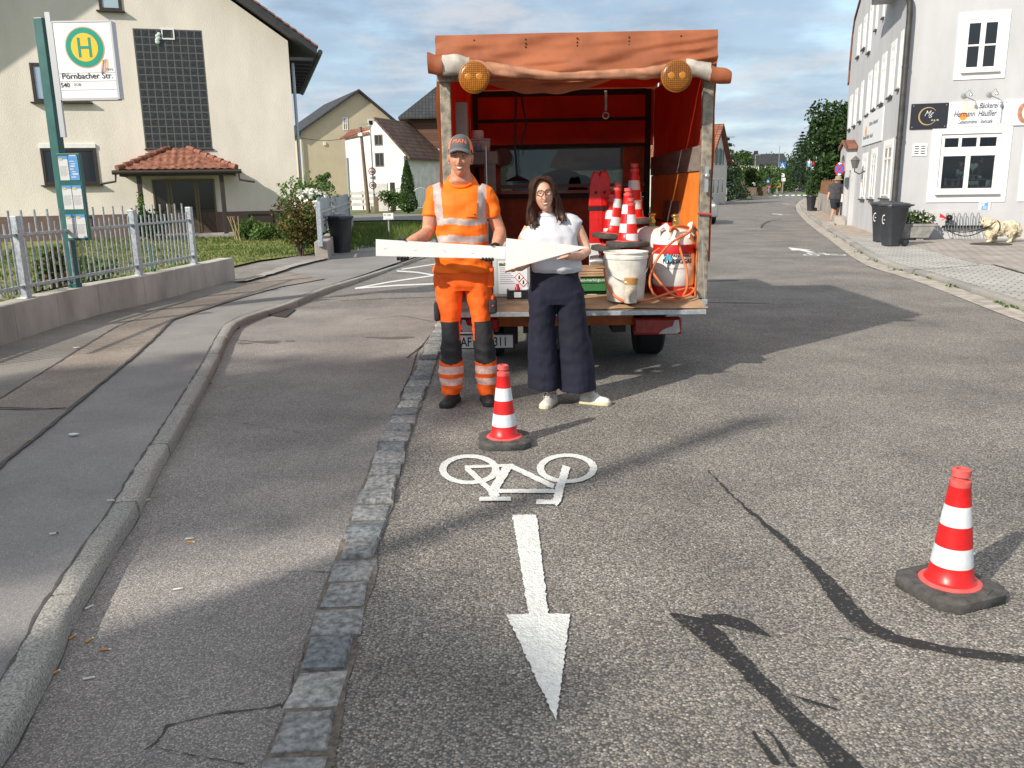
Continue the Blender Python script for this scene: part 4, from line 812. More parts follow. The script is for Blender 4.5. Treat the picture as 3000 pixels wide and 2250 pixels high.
# ---- houses behind
def gable_house(name, label, p, ang, w, d, eave, apex, wallm, roofm, over=.3, th=.22, base=0, cat='house', ax=None):
    t = thing(name, label, cat, (p[0], p[1], base), ang); ax = w/2 if ax is None else ax
    MB().prism([(0, 0, -.2), (w, 0, -.2), (w, 0, eave), (ax, 0, apex), (0, 0, eave)], (0, d, 0)).build('wall', wallm, t)
    r = MB()
    for e in (0, w):
        s = (apex-eave)/abs(ax-e); o = over if e else -over; ez = eave-s*over
        r.prism([(ax, -over, apex+.03), (e+o, -over, ez+.03), (e+o, -over, ez+.03+th), (ax, -over, apex+.03+th)], (0, d+2*over, 0))
    r.build('roof', roofm, t); return t
ROOFDK = tiles('anthracite_roof', (.035, .038, .042), (.05, .053, .057)); ROOFRED = tiles('old_red_roof', (.24, .085, .05), (.32, .13, .08)); ROOFBR = tiles('old_brown_roof', (.11, .065, .05), (.17, .1, .075))
# second house, ochre, gable to the road
p = P(1155, 600, 56); A0 = P(885, 600, 54.5); ang = atan2(p.y+2.2-A0.y+2.2, p.x-A0.x); a_ = radians(24)
wl_ = Wall((P(879, 600, 84).x, 84), a_); ue, ze = wl_.uz(879, 390); ua, za = wl_.uz(1049, 270); ur, zr_ = wl_.uz(1152, 352); wdt = ur-ue+1.5
OCHRE = M('ochre_render', (.58, .5, .36), .92, var=.05, vs=1, bump=.3, bs=20)
h2 = gable_house('dwelling_house', 'ochre house with dark tiled roof just behind the cream house', (wl_.p.x+cos(a_)*ue, wl_.p.y+sin(a_)*ue), a_, 2*(ua-ue) if False else wdt, 15, ze, za, OCHRE, ROOFDK, .45, ax=ua-ue)
def fw(wl, t, x0, x1, y0, y1, du=0, **k): a = wl.uz(x0, y0); b = wl.uz(x1, y1); a = (a[0]-du, a[1]); b = (b[0]-du, b[1]); return window(t, wl, a[0], b[0], b[1], a[1], **k)
fw(wl_, h2, 1003, 1020, 343, 382, ue, frame=.11, mull=(wl_.uz(1011, 350)[0]-ue,), trans=(wl_.uz(1011, 361)[1],)); fw(wl_, h2, 1077, 1096, 350, 370, ue, frame=.11)
u_, z_ = wl_.uz(951, 421); MB().bx(u_-ue-.12, u_-ue+.12, -.1, 0, z_-.15, z_+.15).build('vent', WHITE, h2)
MB().tube([(.06, -.12, ze), (.06, -.12, .2)], .07, 8).build('downpipe', GALV, h2, 50)
# old white barn house
a_ = radians(-20); w4 = Wall((P(1022, 600, 73).x, 73), a_); ue, ze = w4.uz(1188, 452); ua, za = w4.uz(1099, 352); 
OLDW = M('stained_whitewash', (.72, .71, .68), .92, var=.12, vs=1.4, bump=.3, bs=12, col2=(.76, .75, .72), det=9)
h3 = thing('old_house', 'old whitewashed house with brown tiled roof and small gable windows', 'house', (w4.p.x, w4.p.y, 0), a_); ul, zl_ = w4.uz(1017, 405)
MB().prism([(0, 0, -.2), (ue, 0, -.2), (ue, 0, ze), (ua, 0, za), (ua*.82, 0, za-.75), (.0, 0, zl_)], (0, 12, 0)).build('wall', OLDW, h3)
r = MB(); r.prism([(ua-.05, -.12, za+.02), (ue+.4, -.12, ze-.45), (ue+.4, -.12, ze-.25), (ua-.05, -.12, za+.24)], (0, 12.3, 0)); r.build('roof', ROOFBR, h3)
r = MB(); r.prism([(ua*.8, .6, za-.6), (-.35, .6, zl_-.35), (-.35, .6, zl_-.15), (ua*.8, .6, za-.38)], (0, 11.5, 0)); r.prism([(-.4, -.15, zl_-.12), (ua*.8, -.15, zl_+.25), (ua*.72, .7, za-.6), (.2, .7, za-.75)], (0, 0, .14)); r.build('side_roof', ROOFRED, h3)
for (x0, x1, y0, y1) in ((1096, 1122, 395, 426), (1098, 1126, 448, 488), (1105, 1130, 538, 560)): fw(w4, h3, x0, x1, y0, y1, frame=.09, fm=M('grey_wood_frame', (.13, .11, .09), .8), mull=((w4.uz((x0+x1)/2, y0)[0]),), proud=.03)
for u in (.12, ue-.1): MB().tube([(u, -.1, min(ze, zl_)-.1), (u, -.1, .4)], .06, 8).build('downpipe', GALV, h3, 50)
# house with timber band behind the van
w5 = Wall((P(1209, 600, 78).x, 78), radians(4)); h4 = thing('timber_house', 'white house with brown timber upper band and hipped dark roof behind the van', 'house', (w5.p.x, 78, 0), w5.a); zt_ = w5.uz(1230, 348)[1]; zb3 = w5.uz(1230, 435)[1]
TIMB = planks('brown_boards', (.1, .045, .028), (.2, .095, .06), .22, 'z'); BEIGE = M('beige_render', (.62, .56, .5), .92, var=.04, vs=1)
MB().bx(0, 9, 0, 9, -.1, zb3).build('wall', BEIGE, h4); MB().bx(-.03, 9.03, -.04, 9, zb3+.002, zt_).build('timber_band', TIMB, h4)
MB().loft([[(-.9, -.9, zt_-.05), (9.9, -.9, zt_-.05), (9.9, 9.9, zt_-.05), (-.9, 9.9, zt_-.05)], [(-.9, -.9, zt_+.12), (9.9, -.9, zt_+.12), (9.9, 9.9, zt_+.12), (-.9, 9.9, zt_+.12)], [(4.4, 4.4, zt_+4.6), (4.6, 4.4, zt_+4.6), (4.6, 4.6, zt_+4.6), (4.4, 4.6, zt_+4.6)]]).build('roof', ROOFDK, h4)
# posts, signs, gate, hedge in front of them
up = G(1080, 622); b = thing('utility_pole', 'brown wooden pole leaning before the old whitewashed house', 'pole', up); zt_ = P(1056, 372, up.y).z; MB().tube([(0, 0, -.1), (P(1056, 372, up.y).x-up.x, 0, zt_)], [.16, .1], 10).build('pole', WOODPOLE, b, 50); MB().box((P(1056, 390, up.y).x-up.x, -.12, zt_-.5), (.3, .2, .25)).build('insulator', WHITE, b)
lp = G(1098, 621)
def lamp_post(label, base, top, arm, hd, r=.05, group='street lamps', m=None):
    t = thing('street_lamp', label, 'street lamp', base, 0, group); h = top.z; MB().tube([(0, 0, 0), (0, 0, h*.6), (0, 0, h)], [r*1.3, r, r*.7], 10).build('pole', m or GREYM, t, 50)
    a = MB(); a.tube([(0, 0, h), (arm*.5, 0, h+.06), (arm, 0, h+.04)], r*.6, 8); a.build('arm', m or GREYM, t, 50)
    l = MB(); l.loft([[(arm-hd*.2, -.12, h+.0), (arm+hd, -.14, h+.02), (arm+hd, .14, h+.02), (arm-hd*.2, .12, h+.0)], [(arm-hd*.2, -.12, h+.08), (arm+hd, -.13, h+.1), (arm+hd, .13, h+.1), (arm-hd*.2, .12, h+.08)]]); l.build('lamp_head', GREYM, t); return t
t = lamp_post('dark lamp carrying speed signs before the old white house', lp, P(1080, 365, lp.y), -.3, -.55, .05, m=GREYM)
SIGNR = M('sign_red', (.5, .02, .03), .4); SIGNW = M('sign_face', (.8, .8, .8), .4); SIGNB = M('sign_blue', (.03, .16, .5), .4)
def round_sign(name, label, c, r, txt, group=None, size=None, face=None):
    t = thing(name, label, 'sign', c, 0, group); b = MB(); n = 28
    b.prism([(r*cos(2*pi*i/n), 0, r*sin(2*pi*i/n)) for i in range(n)], (0, .03, 0)); b.build('plate', GREYM, t); f = MB(); disc(0, 0, r*.98, -.004, 0, f, 28); disc(0, 0, r*.74, -.009, 1, f, 28); f.build('face', [SIGNR, face or SIGNW], t)
    if txt: x = MB(); put_text(x, txt, size or r*.95, (0, -.012, -r*.34), align='CENTER', bold=.012); x.build('lettering', INK, t, fixn=False)
    return t
s1 = P(1090, 502, lp.y-.12); s2 = P(1092, 543, lp.y-.12); rad = 10.8*lp.y/FPX
round_sign('speed_sign', 'round red rimmed 30 sign, lower on the dark lamp post', s2, rad, '30'); round_sign('height_sign', 'round red rimmed 4 m sign, upper on the dark lamp post', s1, rad, '4 m', size=rad*.7)
sc = P(1092, 521, lp.y-.12); t = thing('supplement_sign', 'small white plate between the two round signs', 'sign', sc); MB().bx(-.22, .22, 0, .02, -.14, .14).build('plate', SIGNW, t); x = MB(); x.bx(-.17, .17, -.004, -.001, .02, .06); x.bx(-.17, .12, -.004, -.001, -.06, -.02); x.build('lettering', INK, t)
for i, (x, l) in enumerate(((1101, 'left of a pair of short dark posts below the speed sign'), (1106, 'right of a pair of short dark posts below the speed sign'))): p = G(x, 622); tag(MB().bx(p.x-.09, p.x+.09, p.y-.09, p.y+.09, 0, 1.1).build('wooden_post', WOODPOLE, None, bev=.01), l, 'post', 'short dark posts')
hf = thing('rail_fence', 'white horizontal board fence left of the wooden pole', 'fence', G(1029, 615)); p0, p1 = G(1029, 615), G(1093, 615)
for i, z in enumerate((.3, .75, 1.2)): MB().bx(0, p1.x-p0.x, -.02, .02, z, z+.26).build('board', M('worn_white_board', (.55, .54, .5), .8, var=.2, vs=4), hf)
for k in range(3): MB().bx((p1.x-p0.x)*k/2-.06, (p1.x-p0.x)*k/2+.06, .021, .12, 0, 1.5).build('fence_post', WOODPOLE, hf)
pi_ = G(1118, 617); tag(MB().bx(pi_.x-.55, pi_.x+.55, pi_.y-.2, pi_.y+.2, -.05, 2.05).build('gate_pillar', M('pillar_white', (.62, .6, .56), .9, var=.1), None, bev=.02), 'white rendered pillar beside the arched metal gate', 'pillar'); tag(MB().bx(pi_.x+.75, pi_.x+1.1, pi_.y-.2, pi_.y+.2, -.05, 2.1).build('gate_post', DKBROWN, None, bev=.03), 'dark post between the white pillar and the arched gate', 'post')
ga, gb_ = G(1140, 616), G(1252, 616); gt_ = thing('metal_gate', 'pale grey metal gate with arched top rails behind the worker', 'gate', ga); Lg = gb_.x-ga.x; GG = M('pale_green_grey_metal', (.4, .47, .45), .5, metal=.3)
for k in range(2):
    m = MB(); x0, x1 = k*Lg*.58+.05, (Lg*.56 if k == 0 else Lg); n = int((x1-x0)/.13)
    for i in range(n+1): x = x0+(x1-x0)*i/n; h = 1.35+.32*sin(pi*i/n); m.cyl((x, 0, .15), (x, 0, h), .016, n=6)
    m.tube([(x0+(x1-x0)*i/16, 0, 1.35+.32*sin(pi*i/16)) for i in range(17)], .03, 6); m.bx(x0, x1, -.02, .02, .12, .18); m.build('gate_leaf', GG, gt_)
cone_shrub('arborvitae', 'narrow conical cypress tree standing at the arched gate', Vector((P(1196, 600, 60).x, 60, 0)), P(1196, 468, 60).z, .72, [GREENS[0], HEDGES[1], GREENS[1]], 5200, .15, 31)
bush('hedge_bush', 'leafy bushes left of the conical cypress', Vector((P(1150, 600, 62.6).x, 62.6, 0)), (1.2, .5, .8), GREENS, 1300, .17, 32); bush('hedge_bush', 'small climbing bush on the dark gate post', G(1135, 616)+Vector((0, -.4, 0)), (.7, .4, .6), HEDGES, 500, .2, 33)
sp_ = G(1141, 696, .06); t = thing('plate_sign', 'small white notice plate on a short grey post in the verge', 'sign', sp_); zt_ = P(1137, 634, sp_.y).z; MB().cyl((0, 0, 0), (0, 0, zt_-.1), .03).build('post', GREYM, t, 50); hw_ = 14.5*sp_.y/FPX; hh_ = 9.5*sp_.y/FPX; MB().bx(-hw_, hw_, -.04, -.02, zt_-.06-hh_, zt_-.06+hh_).build('plate', SIGNW, t, bev=.01); x = MB(); put_text(x, 'H 100', .11, (-hw_*.85, -.042, zt_-.05), sx=.8); put_text(x, '2,5', .11, (-hw_*.6, -.042, zt_-.2), sx=.8); put_text(x, '8,4', .11, (hw_*.2, -.042, zt_-.2), sx=.8); x.build('lettering', INK, t, fixn=False)
# overhead cable
cbm = MB(); A_, B_ = P(880, 404, 50), P(1060, 385, up.y); cbm.tube([A_.lerp(B_, i/12)-Vector((0, 0, .35*sin(pi*i/12))) for i in range(13)], .018, 5); tag(cbm.build('overhead_cable', BLACK, None), 'thin overhead cable from the wooden pole to the ochre house', 'cable')
# ================================================================ RIGHT SIDE: bakery and forecourt
GREYW = M('pale_grey_render', (.47, .475, .49), .92, var=.08, vs=1.3, stretch=(1, 1, .35), bump=.3, bs=45, det=8)
SILL = M('dark_zinc_sill', (.06, .06, .065), .5, metal=.4)
SURR = M('white_surround', (.78, .78, .77), .85)
C_ = G(2602, 700, ZR); BF = Wall((C_.x, C_.y), radians(-15)); BS = Wall((C_.x, C_.y), radians(-105))
bk_ = thing('bakery_building', 'pale grey corner building with bakery signs and white framed windows', 'building', (C_.x, C_.y, 0), BF.a)
def bs_pt(u, y, z): # side facade point in the building's own frame
    return Vector((y, -u, z))
side = [(-10.45, -.1)]
for x, y in ((2487, 250), (2492, 190), (2499, 110), (2506, 60), (2523, 0)): side.append(BS.uz(x, y))
side += [(-6.6, 12.5), (-2.75, 12.5), (-2.75, -.1)]
MB().prism([bs_pt(u, 0, z) for u, z in side], (10, 0, 0)).build('rear_block_wall', GREYW, bk_)
ez_ = 6.35
MB().prism([(0, 0, -.1), (11, 0, -.1), (11, 0, 12), (5.5, 0, 12), (0, 0, ez_)], (0, 2.748, 0)).build('wall', GREYW, bk_)
rv = MB(); pr_ = [bs_pt(u, -.06, z) for u, z in side[1:7]]
for a, b in zip(pr_, pr_[1:]): rv.prism([a, b, b+Vector((0, -.1, .1)), a+Vector((0, -.1, .1))], (10, 0, 0))
rv.build('roof_edge', ROOFRED, bk_)
ev = MB(); ev.bx(-.5, -.002, -.3, 2.74, ez_-.02, ez_+.3); ev.build('eave_box', GREYW, bk_)
rz_ = MB(); rz_.prism([(-.75, -.3, ez_+.15), (5.6, -.3, 12.6), (5.6, -.3, 12.8), (-.75, -.3, ez_+.35)], (0, 3.0, 0)); rz_.build('roof', ROOFDK, bk_)
gt2 = MB(); gt2.tube([(-.72, -.4, ez_+.28), (-.72, 2.9, ez_+.28)], .11, 10); go = gt2.build('gutter', BLACK, bk_, 50)
dp = MB(); dp.tube(smooth_line([Vector((-.6, -.12, ez_+.3)), Vector((-.45, -.14, ez_)), Vector((.02, -.13, ez_-.35)), Vector((.05, -.13, ez_-.8))], 2)+[Vector((.05, -.13, .05))], .075, 10)
for z in (.9, 2.6, 4.3): dp.tube([(.05, -.13, z), (.05, -.13, z+.06)], .085, 10)
dp.build('downpipe', M('dark_pipe', (.06, .058, .055), .5, metal=.3, var=.25, vs=4), bk_, 50)
MB().bx(-.015, 10.9, -.018, -.001, -.05, .78).build('plinth', GREYW, bk_)
def sidewin(x0, x1, y0, y1, k, sc, ox, oy, sill=True, trans=(), panes=None):
    X0, X1, Y0, Y1 = ox+x0/k, ox+x1/k, oy+y0/k, oy+y1/k; ym = (Y0+Y1)/2; ln = .047*(Y1-Y0); X0 += ln; X1 -= ln
    u0 = BS.uz(X0, ym)[0]; u1 = BS.uz(X1, ym)[0]; um = (X0+X1)/2; z1 = BS.uz(um, Y0)[1]; z0 = BS.uz(um, Y1)[1]
    def sb(mb, ua, ub, ya, yb, za, zb): mb.bx(ya, yb, -ub, -ua, za, zb)
    if u1 > -.15: u1 = -.15
    fr = MB(); w = min(.16, (u1-u0)*.2)
    sb(fr, u0, u0+w, -.02, .06, z0, z1); sb(fr, u1-w, u1, -.02, .06, z0, z1); sb(fr, u0+w, u1-w, -.02, .06, z1-.16, z1); o = fr.build('window', SURR, bk_)
    f2 = MB(); a, b = u0+w, u1-w; t_ = .055
    sb(f2, a, a+t_, -.016, .03, z0+.04, z1-.16); sb(f2, b-t_, b, -.016, .03, z0+.04, z1-.16); m_ = (a+b)/2; sb(f2, m_-t_*.5, m_+t_*.5, -.018, .03, z0+.04, z1-.22); sb(f2, a+t_, b-t_, -.016, .03, z1-.22, z1-.16); sb(f2, a+t_, b-t_, -.018, .03, z0+.04, z0+.1)
    zt2 = z0+(z1-z0)*.68; sb(f2, a+t_, m_-t_*.5, -.016, .03, zt2-.03, zt2+.03); sb(f2, m_+t_*.5, b-t_, -.016, .03, zt2-.03, zt2+.03)
    f2.build('frame', WFRAME, o); pn = MB(); sb(pn, a+.01, b-.01, -.006, -.002, z0+.05, z1-.17); pn.build('pane', panes or BLIND, o)
    if sill: s_ = MB(); sb(s_, u0+.03, u1-.03, -.07, .05, z0-.05, z0-.003); s_.build('sill', SILL, o)
    return u0, u1, z0, z1
BLIND = M('net_curtain_pane', (.5, .52, .53), .15, coat=.8)
for q in ((405, 460, 290, 600), (465, 525, 185, 510), (520, 595, 60, 545), (605, 662, -130, 300), (685, 748, -330, 165), (310, 370, 1040, 1390), (365, 425, 970, 1350), (428, 490, 890, 1300), (500, 580, 790, 1230), (568, 650, 695, 1170), (645, 738, 595, 1110), (740, 845, 465, 1030), (842, 950, 340, 935)): sidewin(*q, 3.687, 1, 2400, 0)
for q in ((1090, 1152, 465, 775), (1148, 1218, 432, 775), (1228, 1328, 375, 770)): sidewin(*q, 2.3284, 1, 2050, 250)
def frontwin(X0, X1, Y0, Y1, surround=.2, up=(), mull=(), tr=None, lower=None, pane=DARKGLASS, name='window'):
    """X0.. are the edges of the opening at mid height"""
    ym = (Y0+Y1)/2; u0 = BF.uz(X0, ym)[0]; u1 = BF.uz(X1, ym)[0]; xm = (X0+X1)/2; z1 = BF.uz(xm, Y0)[1]; z0 = BF.uz(xm, Y1)[1]; s = surround
    o = MB().bx(u0-s, u0, -.025, .06, z0-s, z1+s).bx(u1, u1+s, -.025, .06, z0-s, z1+s).bx(u0, u1, -.025, .06, z1, z1+s).bx(u0, u1, -.025, .06, z0-s, z0).build(name, SURR, bk_)
    return o, u0, u1, z0, z1
o, u0, u1, z0, z1 = frontwin(2400+1562/3.687, 2400+1952/3.687, 205/3.687, 775/3.687, .17)
f = MB(); t_ = .09; um = (u0+u1)/2; zm = z0+(z1-z0)*.51
f.bx(u0, u0+t_, -.012, .04, z0, z1); f.bx(u1-t_, u1, -.012, .04, z0, z1); f.bx(u0+t_, u1-t_, -.012, .04, z1-t_, z1); f.bx(u0+t_, u1-t_, -.012, .04, z0, z0+t_*1.3); f.bx(um-.06, um+.06, -.02, .04, z0+t_*1.3, z1-t_)
for a, b in ((u0+t_, um-.06), (um+.06, u1-t_)): f.bx(a, b, -.008, .04, zm-.025, zm+.025)
f.build('frame', WFRAME, o, bev=.006, seg=1); MB().bx(u0+.03, u1-.03, -.006, -.002, z0+.03, z1-.03).build('pane', DARKGLASS, o); MB().bx(u0-.03, u1+.03, -.11, -.026, z0-.02, z0+.035).build('sill', WFRAME, o, bev=.01)
k5 = lambda x: 2600+x/5.53
j5 = lambda y: 380+y/5.53
# shop window with a shallow room behind it
u0 = BF.uz(k5(832), j5(550))[0]; u1 = BF.uz(k5(1808), j5(550))[0]; z1 = BF.uz(k5(1350), j5(62))[1]; z0 = BF.uz(k5(1300), j5(1028))[1]
# rebuild the front wall with an opening for it
bpy.data.objects.remove([c for c in bk_.children if c.name.startswith('wall')][0])
fwl = MB(); D = 2.748
fwl.bx(0, u0, 0, D, -.1, z1); fwl.bx(u1, 11, 0, D, -.1, z1); fwl.bx(u0, u1, 0, D, -.1, z0); fwl.bx(u0, u1, 1.3, D, z0, z1); fwl.prism([(0, 0, z1), (11, 0, z1), (11, 0, 12), (5.5, 0, 12), (0, 0, ez_)], (0, D, 0)); fwl.build('wall', GREYW, bk_)
o, *_ = frontwin(k5(832), k5(1808), j5(62), j5(1028), .22)
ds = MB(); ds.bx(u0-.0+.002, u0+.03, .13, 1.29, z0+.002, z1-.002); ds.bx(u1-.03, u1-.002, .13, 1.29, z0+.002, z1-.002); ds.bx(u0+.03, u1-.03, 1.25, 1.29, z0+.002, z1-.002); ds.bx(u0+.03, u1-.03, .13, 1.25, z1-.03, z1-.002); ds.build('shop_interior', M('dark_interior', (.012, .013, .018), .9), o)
MB().bx(u0+.03, u1-.03, .13, 1.2, z0+.004, z0+.16).build('display_board', M('display_wood', (.2, .14, .06), .7, var=.3, vs=8), o)
t_ = .1; zt2 = BF.uz(k5(1320), j5(350))[1]; f = MB(); um = BF.uz(k5(1292), j5(650))[0]
f.bx(u0, u0+t_, .02, .1, z0, z1); f.bx(u1-t_, u1, .02, .1, z0, z1); f.bx(u0+t_, u1-t_, .02, .1, z1-t_, z1); f.bx(u0+t_, u1-t_, .02, .1, z0, z0+t_*1.2); f.bx(u0+t_, u1-t_, .005, .1, zt2-.11, zt2+.11); f.bx(um-.055, um+.055, .015, .1, z0+t_*1.2, zt2-.11)
for x in (1182, 1475): uu = BF.uz(k5(x), j5(220))[0]; f.bx(uu-.035, uu+.035, .015, .1, zt2+.11, z1-t_)
f.build('frame', WFRAME, o, bev=.008, seg=1); MB().bx(u0+.05, u1-.05, .06, .066, z0+.05, z1-.05).build('pane', clear_glass(), o)
MB().bx(u0-.05, u1+.05, -.13, .0, z0-.03, z0+.03).build('sill', WFRAME, o, bev=.01)
BM = Matrix.Translation((C_.x, C_.y, 0)) @ Matrix.Rotation(BF.a, 4, 'Z')
def bloc(x, y, dep=.0, off=0):    # world point on the front plane pushed dep inward
    u, z = BF.uz(k5(x), j5(y), -dep); return BM @ Vector((u, dep, z))
def deco(name, label, cat, mb, mats, p, sm=50, group=None):
    o = mb.build(name, mats, None, sm); o.location = p; o.rotation_euler = (0, 0, BF.a); tag(o, label, cat, group)
    return o
DP_ = .45
PINK = M('pink_candle', (.5, .2, .22), .6); CREAMC = M('cream_ceramic', (.65, .62, .5), .4); LEAFG = GREENS[1]
RACKW = M('display_shelf_wood', (.3, .2, .1), .6)
zb_ = bloc(1250, 790, DP_); zbt = bloc(1280, 735, DP_)
def shelf_at(xa, xb, y, label):
    a = bloc(xa, y, DP_); b = bloc(xb, y, DP_); L = (b-a).length; m = MB().bx(-L/2, L/2, -.12, .12, -.02, 0); zb0 = z0+.16-a.z
    for s in (-L*.32, L*.32): m.lathe([(.05, zb0), (.035, -.025)], (s, 0, 0), 10)
    return deco('display_shelf', label, 'shelf', m, RACKW, (a+b)/2)
shelf_at(950, 1580, 800, 'low wooden display shelf inside the bakery window'); shelf_at(1095, 1450, 735, 'short upper display shelf inside the bakery window')
def pot(x, y, r, h, mat, label, flower=None, stemh=0, name='flower_pot'):
    p = bloc(x, y, DP_); t = thing(name, label, 'decoration', p, BF.a); MB().lathe([(r*.7, 0), (r, h), (r*.85, h), (r*.8, h*.9)], n=12).build('pot', mat, t, 50)
    if flower:
        m = MB(); m.tube([(0, 0, h*.8), (.01, 0, h+stemh)], .008, 6); r0 = random.Random(int(x))
        for i in range(7): leaf(m, Vector((r0.gauss(0, .03), r0.gauss(0, .03), h+stemh*r0.uniform(.1, .6))), .11, 0, r0)
        m.build('stem', LEAFG, t); b = MB()
        for i in range(4): b.ball((r0.gauss(0, .025), r0.gauss(0, .02), h+stemh+r0.uniform(-.02, .04)), .03, 0, 8, 5)
        b.build('blossom', flower, t, 50)
REDF = M('red_bloom', (.6, .06, .1), .5)
pot(1193, 725, .06, .085, M('mint_ceramic', (.4, .55, .5), .4), 'mint pot with pink flowers in the bakery window', M('pink_bloom', (.75, .2, .25), .5), .17)
pot(1490, 785, .055, .06, CREAMC, 'cream pot with a tall single red flower in the bakery window', REDF, .38); pot(1135, 728, .055, .13, M('grey_ceramic', (.4, .45, .4), .5), 'grey green vase on the upper shelf of the bakery window')
m = MB(); m.lathe([(.035, 0), (.035, .2), (0, .2)], n=12); deco('candle', 'pink pillar candle at the left of the bakery window', 'candle', m, PINK, bloc(930, 900, DP_)-Vector((0, 0, .02)))
m = MB(); H = [(16*sin(a)**3, 13*cos(a)-5*cos(2*a)-2*cos(3*a)-cos(4*a)) for a in [2*pi*i/30 for i in range(30)]]; m.prism([(x*.0068, -.015, y*.0068+.2) for x, y in H], (0, .03, 0)); m.cyl((0, 0, 0), (0, 0, .1), .006, n=6); deco('heart_ornament', 'pale woven heart on a stick in the bakery window', 'decoration', m, M('white_wicker', (.5, .55, .45), .8, var=.4, vs=60), bloc(1375, 722, DP_))
m = MB(); m.bx(-.1, .1, -.02, .02, 0, .2); deco('picture_tile', 'cream patterned tile at the lower right of the bakery window', 'decoration', m, M('patterned_cream', (.6, .55, .42), .6, var=.3, vs=25), bloc(1650, 940, .25))
m = MB(); m.bx(-.12, .12, -.1, .1, 0, .09); deco('cake_box', 'small patterned box in the middle of the bakery window', 'box', m, M('patterned_box', (.45, .4, .3), .6, var=.4, vs=30), bloc(1360, 890, DP_))
m = MB(); m.lathe([(.05, 0), (.22, .05), (.21, .06), (0, .02)], n=18); deco('wooden_bowl', 'shallow wooden bowl at the left of the bakery window', 'bowl', m, RACKW, bloc(1010, 945, .3))
for x, l in ((1325, 'small rose coloured cup on the low shelf'), (1390, 'small tan cup on the low shelf'), (1215, 'small white cup on the low shelf')): m = MB(); m.lathe([(.025, 0), (.03, .065), (0, .06)], n=10); deco('cup', l+' of the bakery window', 'cup', m, {1325: PINK, 1390: M('tan_ceramic', (.5, .33, .2), .5), 1215: CREAMC}[x], bloc(x, 790, DP_))
# neighbouring window at the right border
ux0 = BF.uz(2600+2165/5.53, j5(550))[0]; o = MB().bx(ux0, ux0+2.2, -.025, .05, z0-.22, z0).bx(ux0, ux0+.22, -.025, .05, z0, z1+.22).build('window', SURR, bk_); MB().bx(ux0+.22, ux0+2.2, -.006, .05, z0+.001, z1+.2).build('pane', DARKGLASS, o)
# signs on the front
def panel(name, label, xa, xb, ya, yb, mat, fr_=.02, zoom=3.687, ox=2400, oy=0, proud=.04):
    ym = (ya+yb)/2; u0 = BF.uz(ox+xa/zoom, oy+ym/zoom)[0]; u1 = BF.uz(ox+xb/zoom, oy+ym/zoom)[0]; xm = (xa+xb)/2; z1 = BF.uz(ox+xm/zoom, oy+ya/zoom)[1]; z0 = BF.uz(ox+xm/zoom, oy+yb/zoom)[1]
    t = thing(name, label, 'sign', BM @ Vector((u0, 0, z0)), BF.a); w, h = u1-u0, z1-z0; MB().bx(0, w, -proud, -.003, 0, h).build('panel', mat, t, bev=.004, seg=1)
    for x in (.05, w-.05):
        for z in (.05, h-.05): MB().cyl((x, -proud-.006, z), (x, -proud, z), .014, n=8).build('screw', GREYM, t)
    return t, w, h, -proud-.003
GOLD = M('gold_print', (.55, .4, .16), .4, metal=.5); NAVY = M('navy_print', (.02, .02, .07), .5); ORNG = M('orange_print', (.85, .3, .03), .5)
t, w, h, y = panel('shop_sign', 'black shop sign with a gold ring and the letters Mg HAIR', 985, 1385, 1118, 1392, M('sign_black', (.018, .02, .028), .4))
m = MB(); n = 44; cx_, cz_, r = w*.47, h*.5, h*.34
pts = [(cx_+r*cos(a), cz_+r*sin(a)) for a in [radians(35+i*(290)/n) for i in range(n+1)]]
rings = []
for i, (px_, pz_) in enumerate(pts): k = .004+.013*sin(pi*i/n); dx, dz = (px_-cx_)/r, (pz_-cz_)/r; rings.append([Vector((px_-dx*k, y, pz_-dz*k)), Vector((px_+dx*k, y, pz_+dz*k))])
m.loft(rings, 0, False, False); put_text(m, 'Mg', .2, (w*.36, y, h*.5), m=1, shear=.5, sx=.8, bold=-.003); put_text(m, 'HAIR', .06, (w*.56, y, h*.3), m=1, spacing=1.5); m.build('lettering', [GOLD, SURR], t, fixn=False)
t, w, h, y = panel('shop_sign', 'white bakery shop sign with orange sun and wheat ears in the middle of the three', 1392, 1960, 1095, 1366, M('sign_panel_white', (.74, .76, .78), .5))
m = MB(); put_text(m, 'Bäckerei', .19, (w*.57, y, h*.71), shear=.3, sx=.93*w/1.75, bold=.003); put_text(m, 'Hermann  Häußler', .2, (w*.1, y, h*.4), shear=.3, sx=.93*w/1.75, bold=.003); put_text(m, 'Lebensmittel · Stehcafe', .13, (w*.2, y, h*.12), shear=.35, sx=.93*w/1.75, bold=.002)
m2 = MB(); m2.prism([(w*.29+h*.16*cos(2*pi*i/30), y+.0012, h*.42+h*.16*sin(2*pi*i/30)) for i in range(30)], (0, .0008, 0), 0)
for bx_, bz_, ang in ((w*.33, h*.58, 95), (w*.37, h*.54, 58)):
    for i in range(6):
        for s in (-1, 1): a = radians(ang); c = (bx_+cos(a)*i*.045, bz_+sin(a)*i*.045); b = a+s*.6; m2.poly([(c[0], y, c[1]), (c[0]+cos(b-.2)*.05, y, c[1]+sin(b-.2)*.05), (c[0]+cos(b)*.085, y, c[1]+sin(b)*.085), (c[0]+cos(b+.2)*.05, y, c[1]+sin(b+.2)*.05)], 1)
m2.build('sun_and_wheat', [ORNG, M('wheat_print', (.8, .5, .2), .5)], t, fixn=False); m.build('lettering', NAVY, t, fixn=False)
t, w, h, y = panel('shop_sign', 'pale shop sign with a brown pretzel at the right border', 1982, 2700, 1068, 1350, M('sign_panel_pale', (.66, .7, .74), .5)); m = MB()
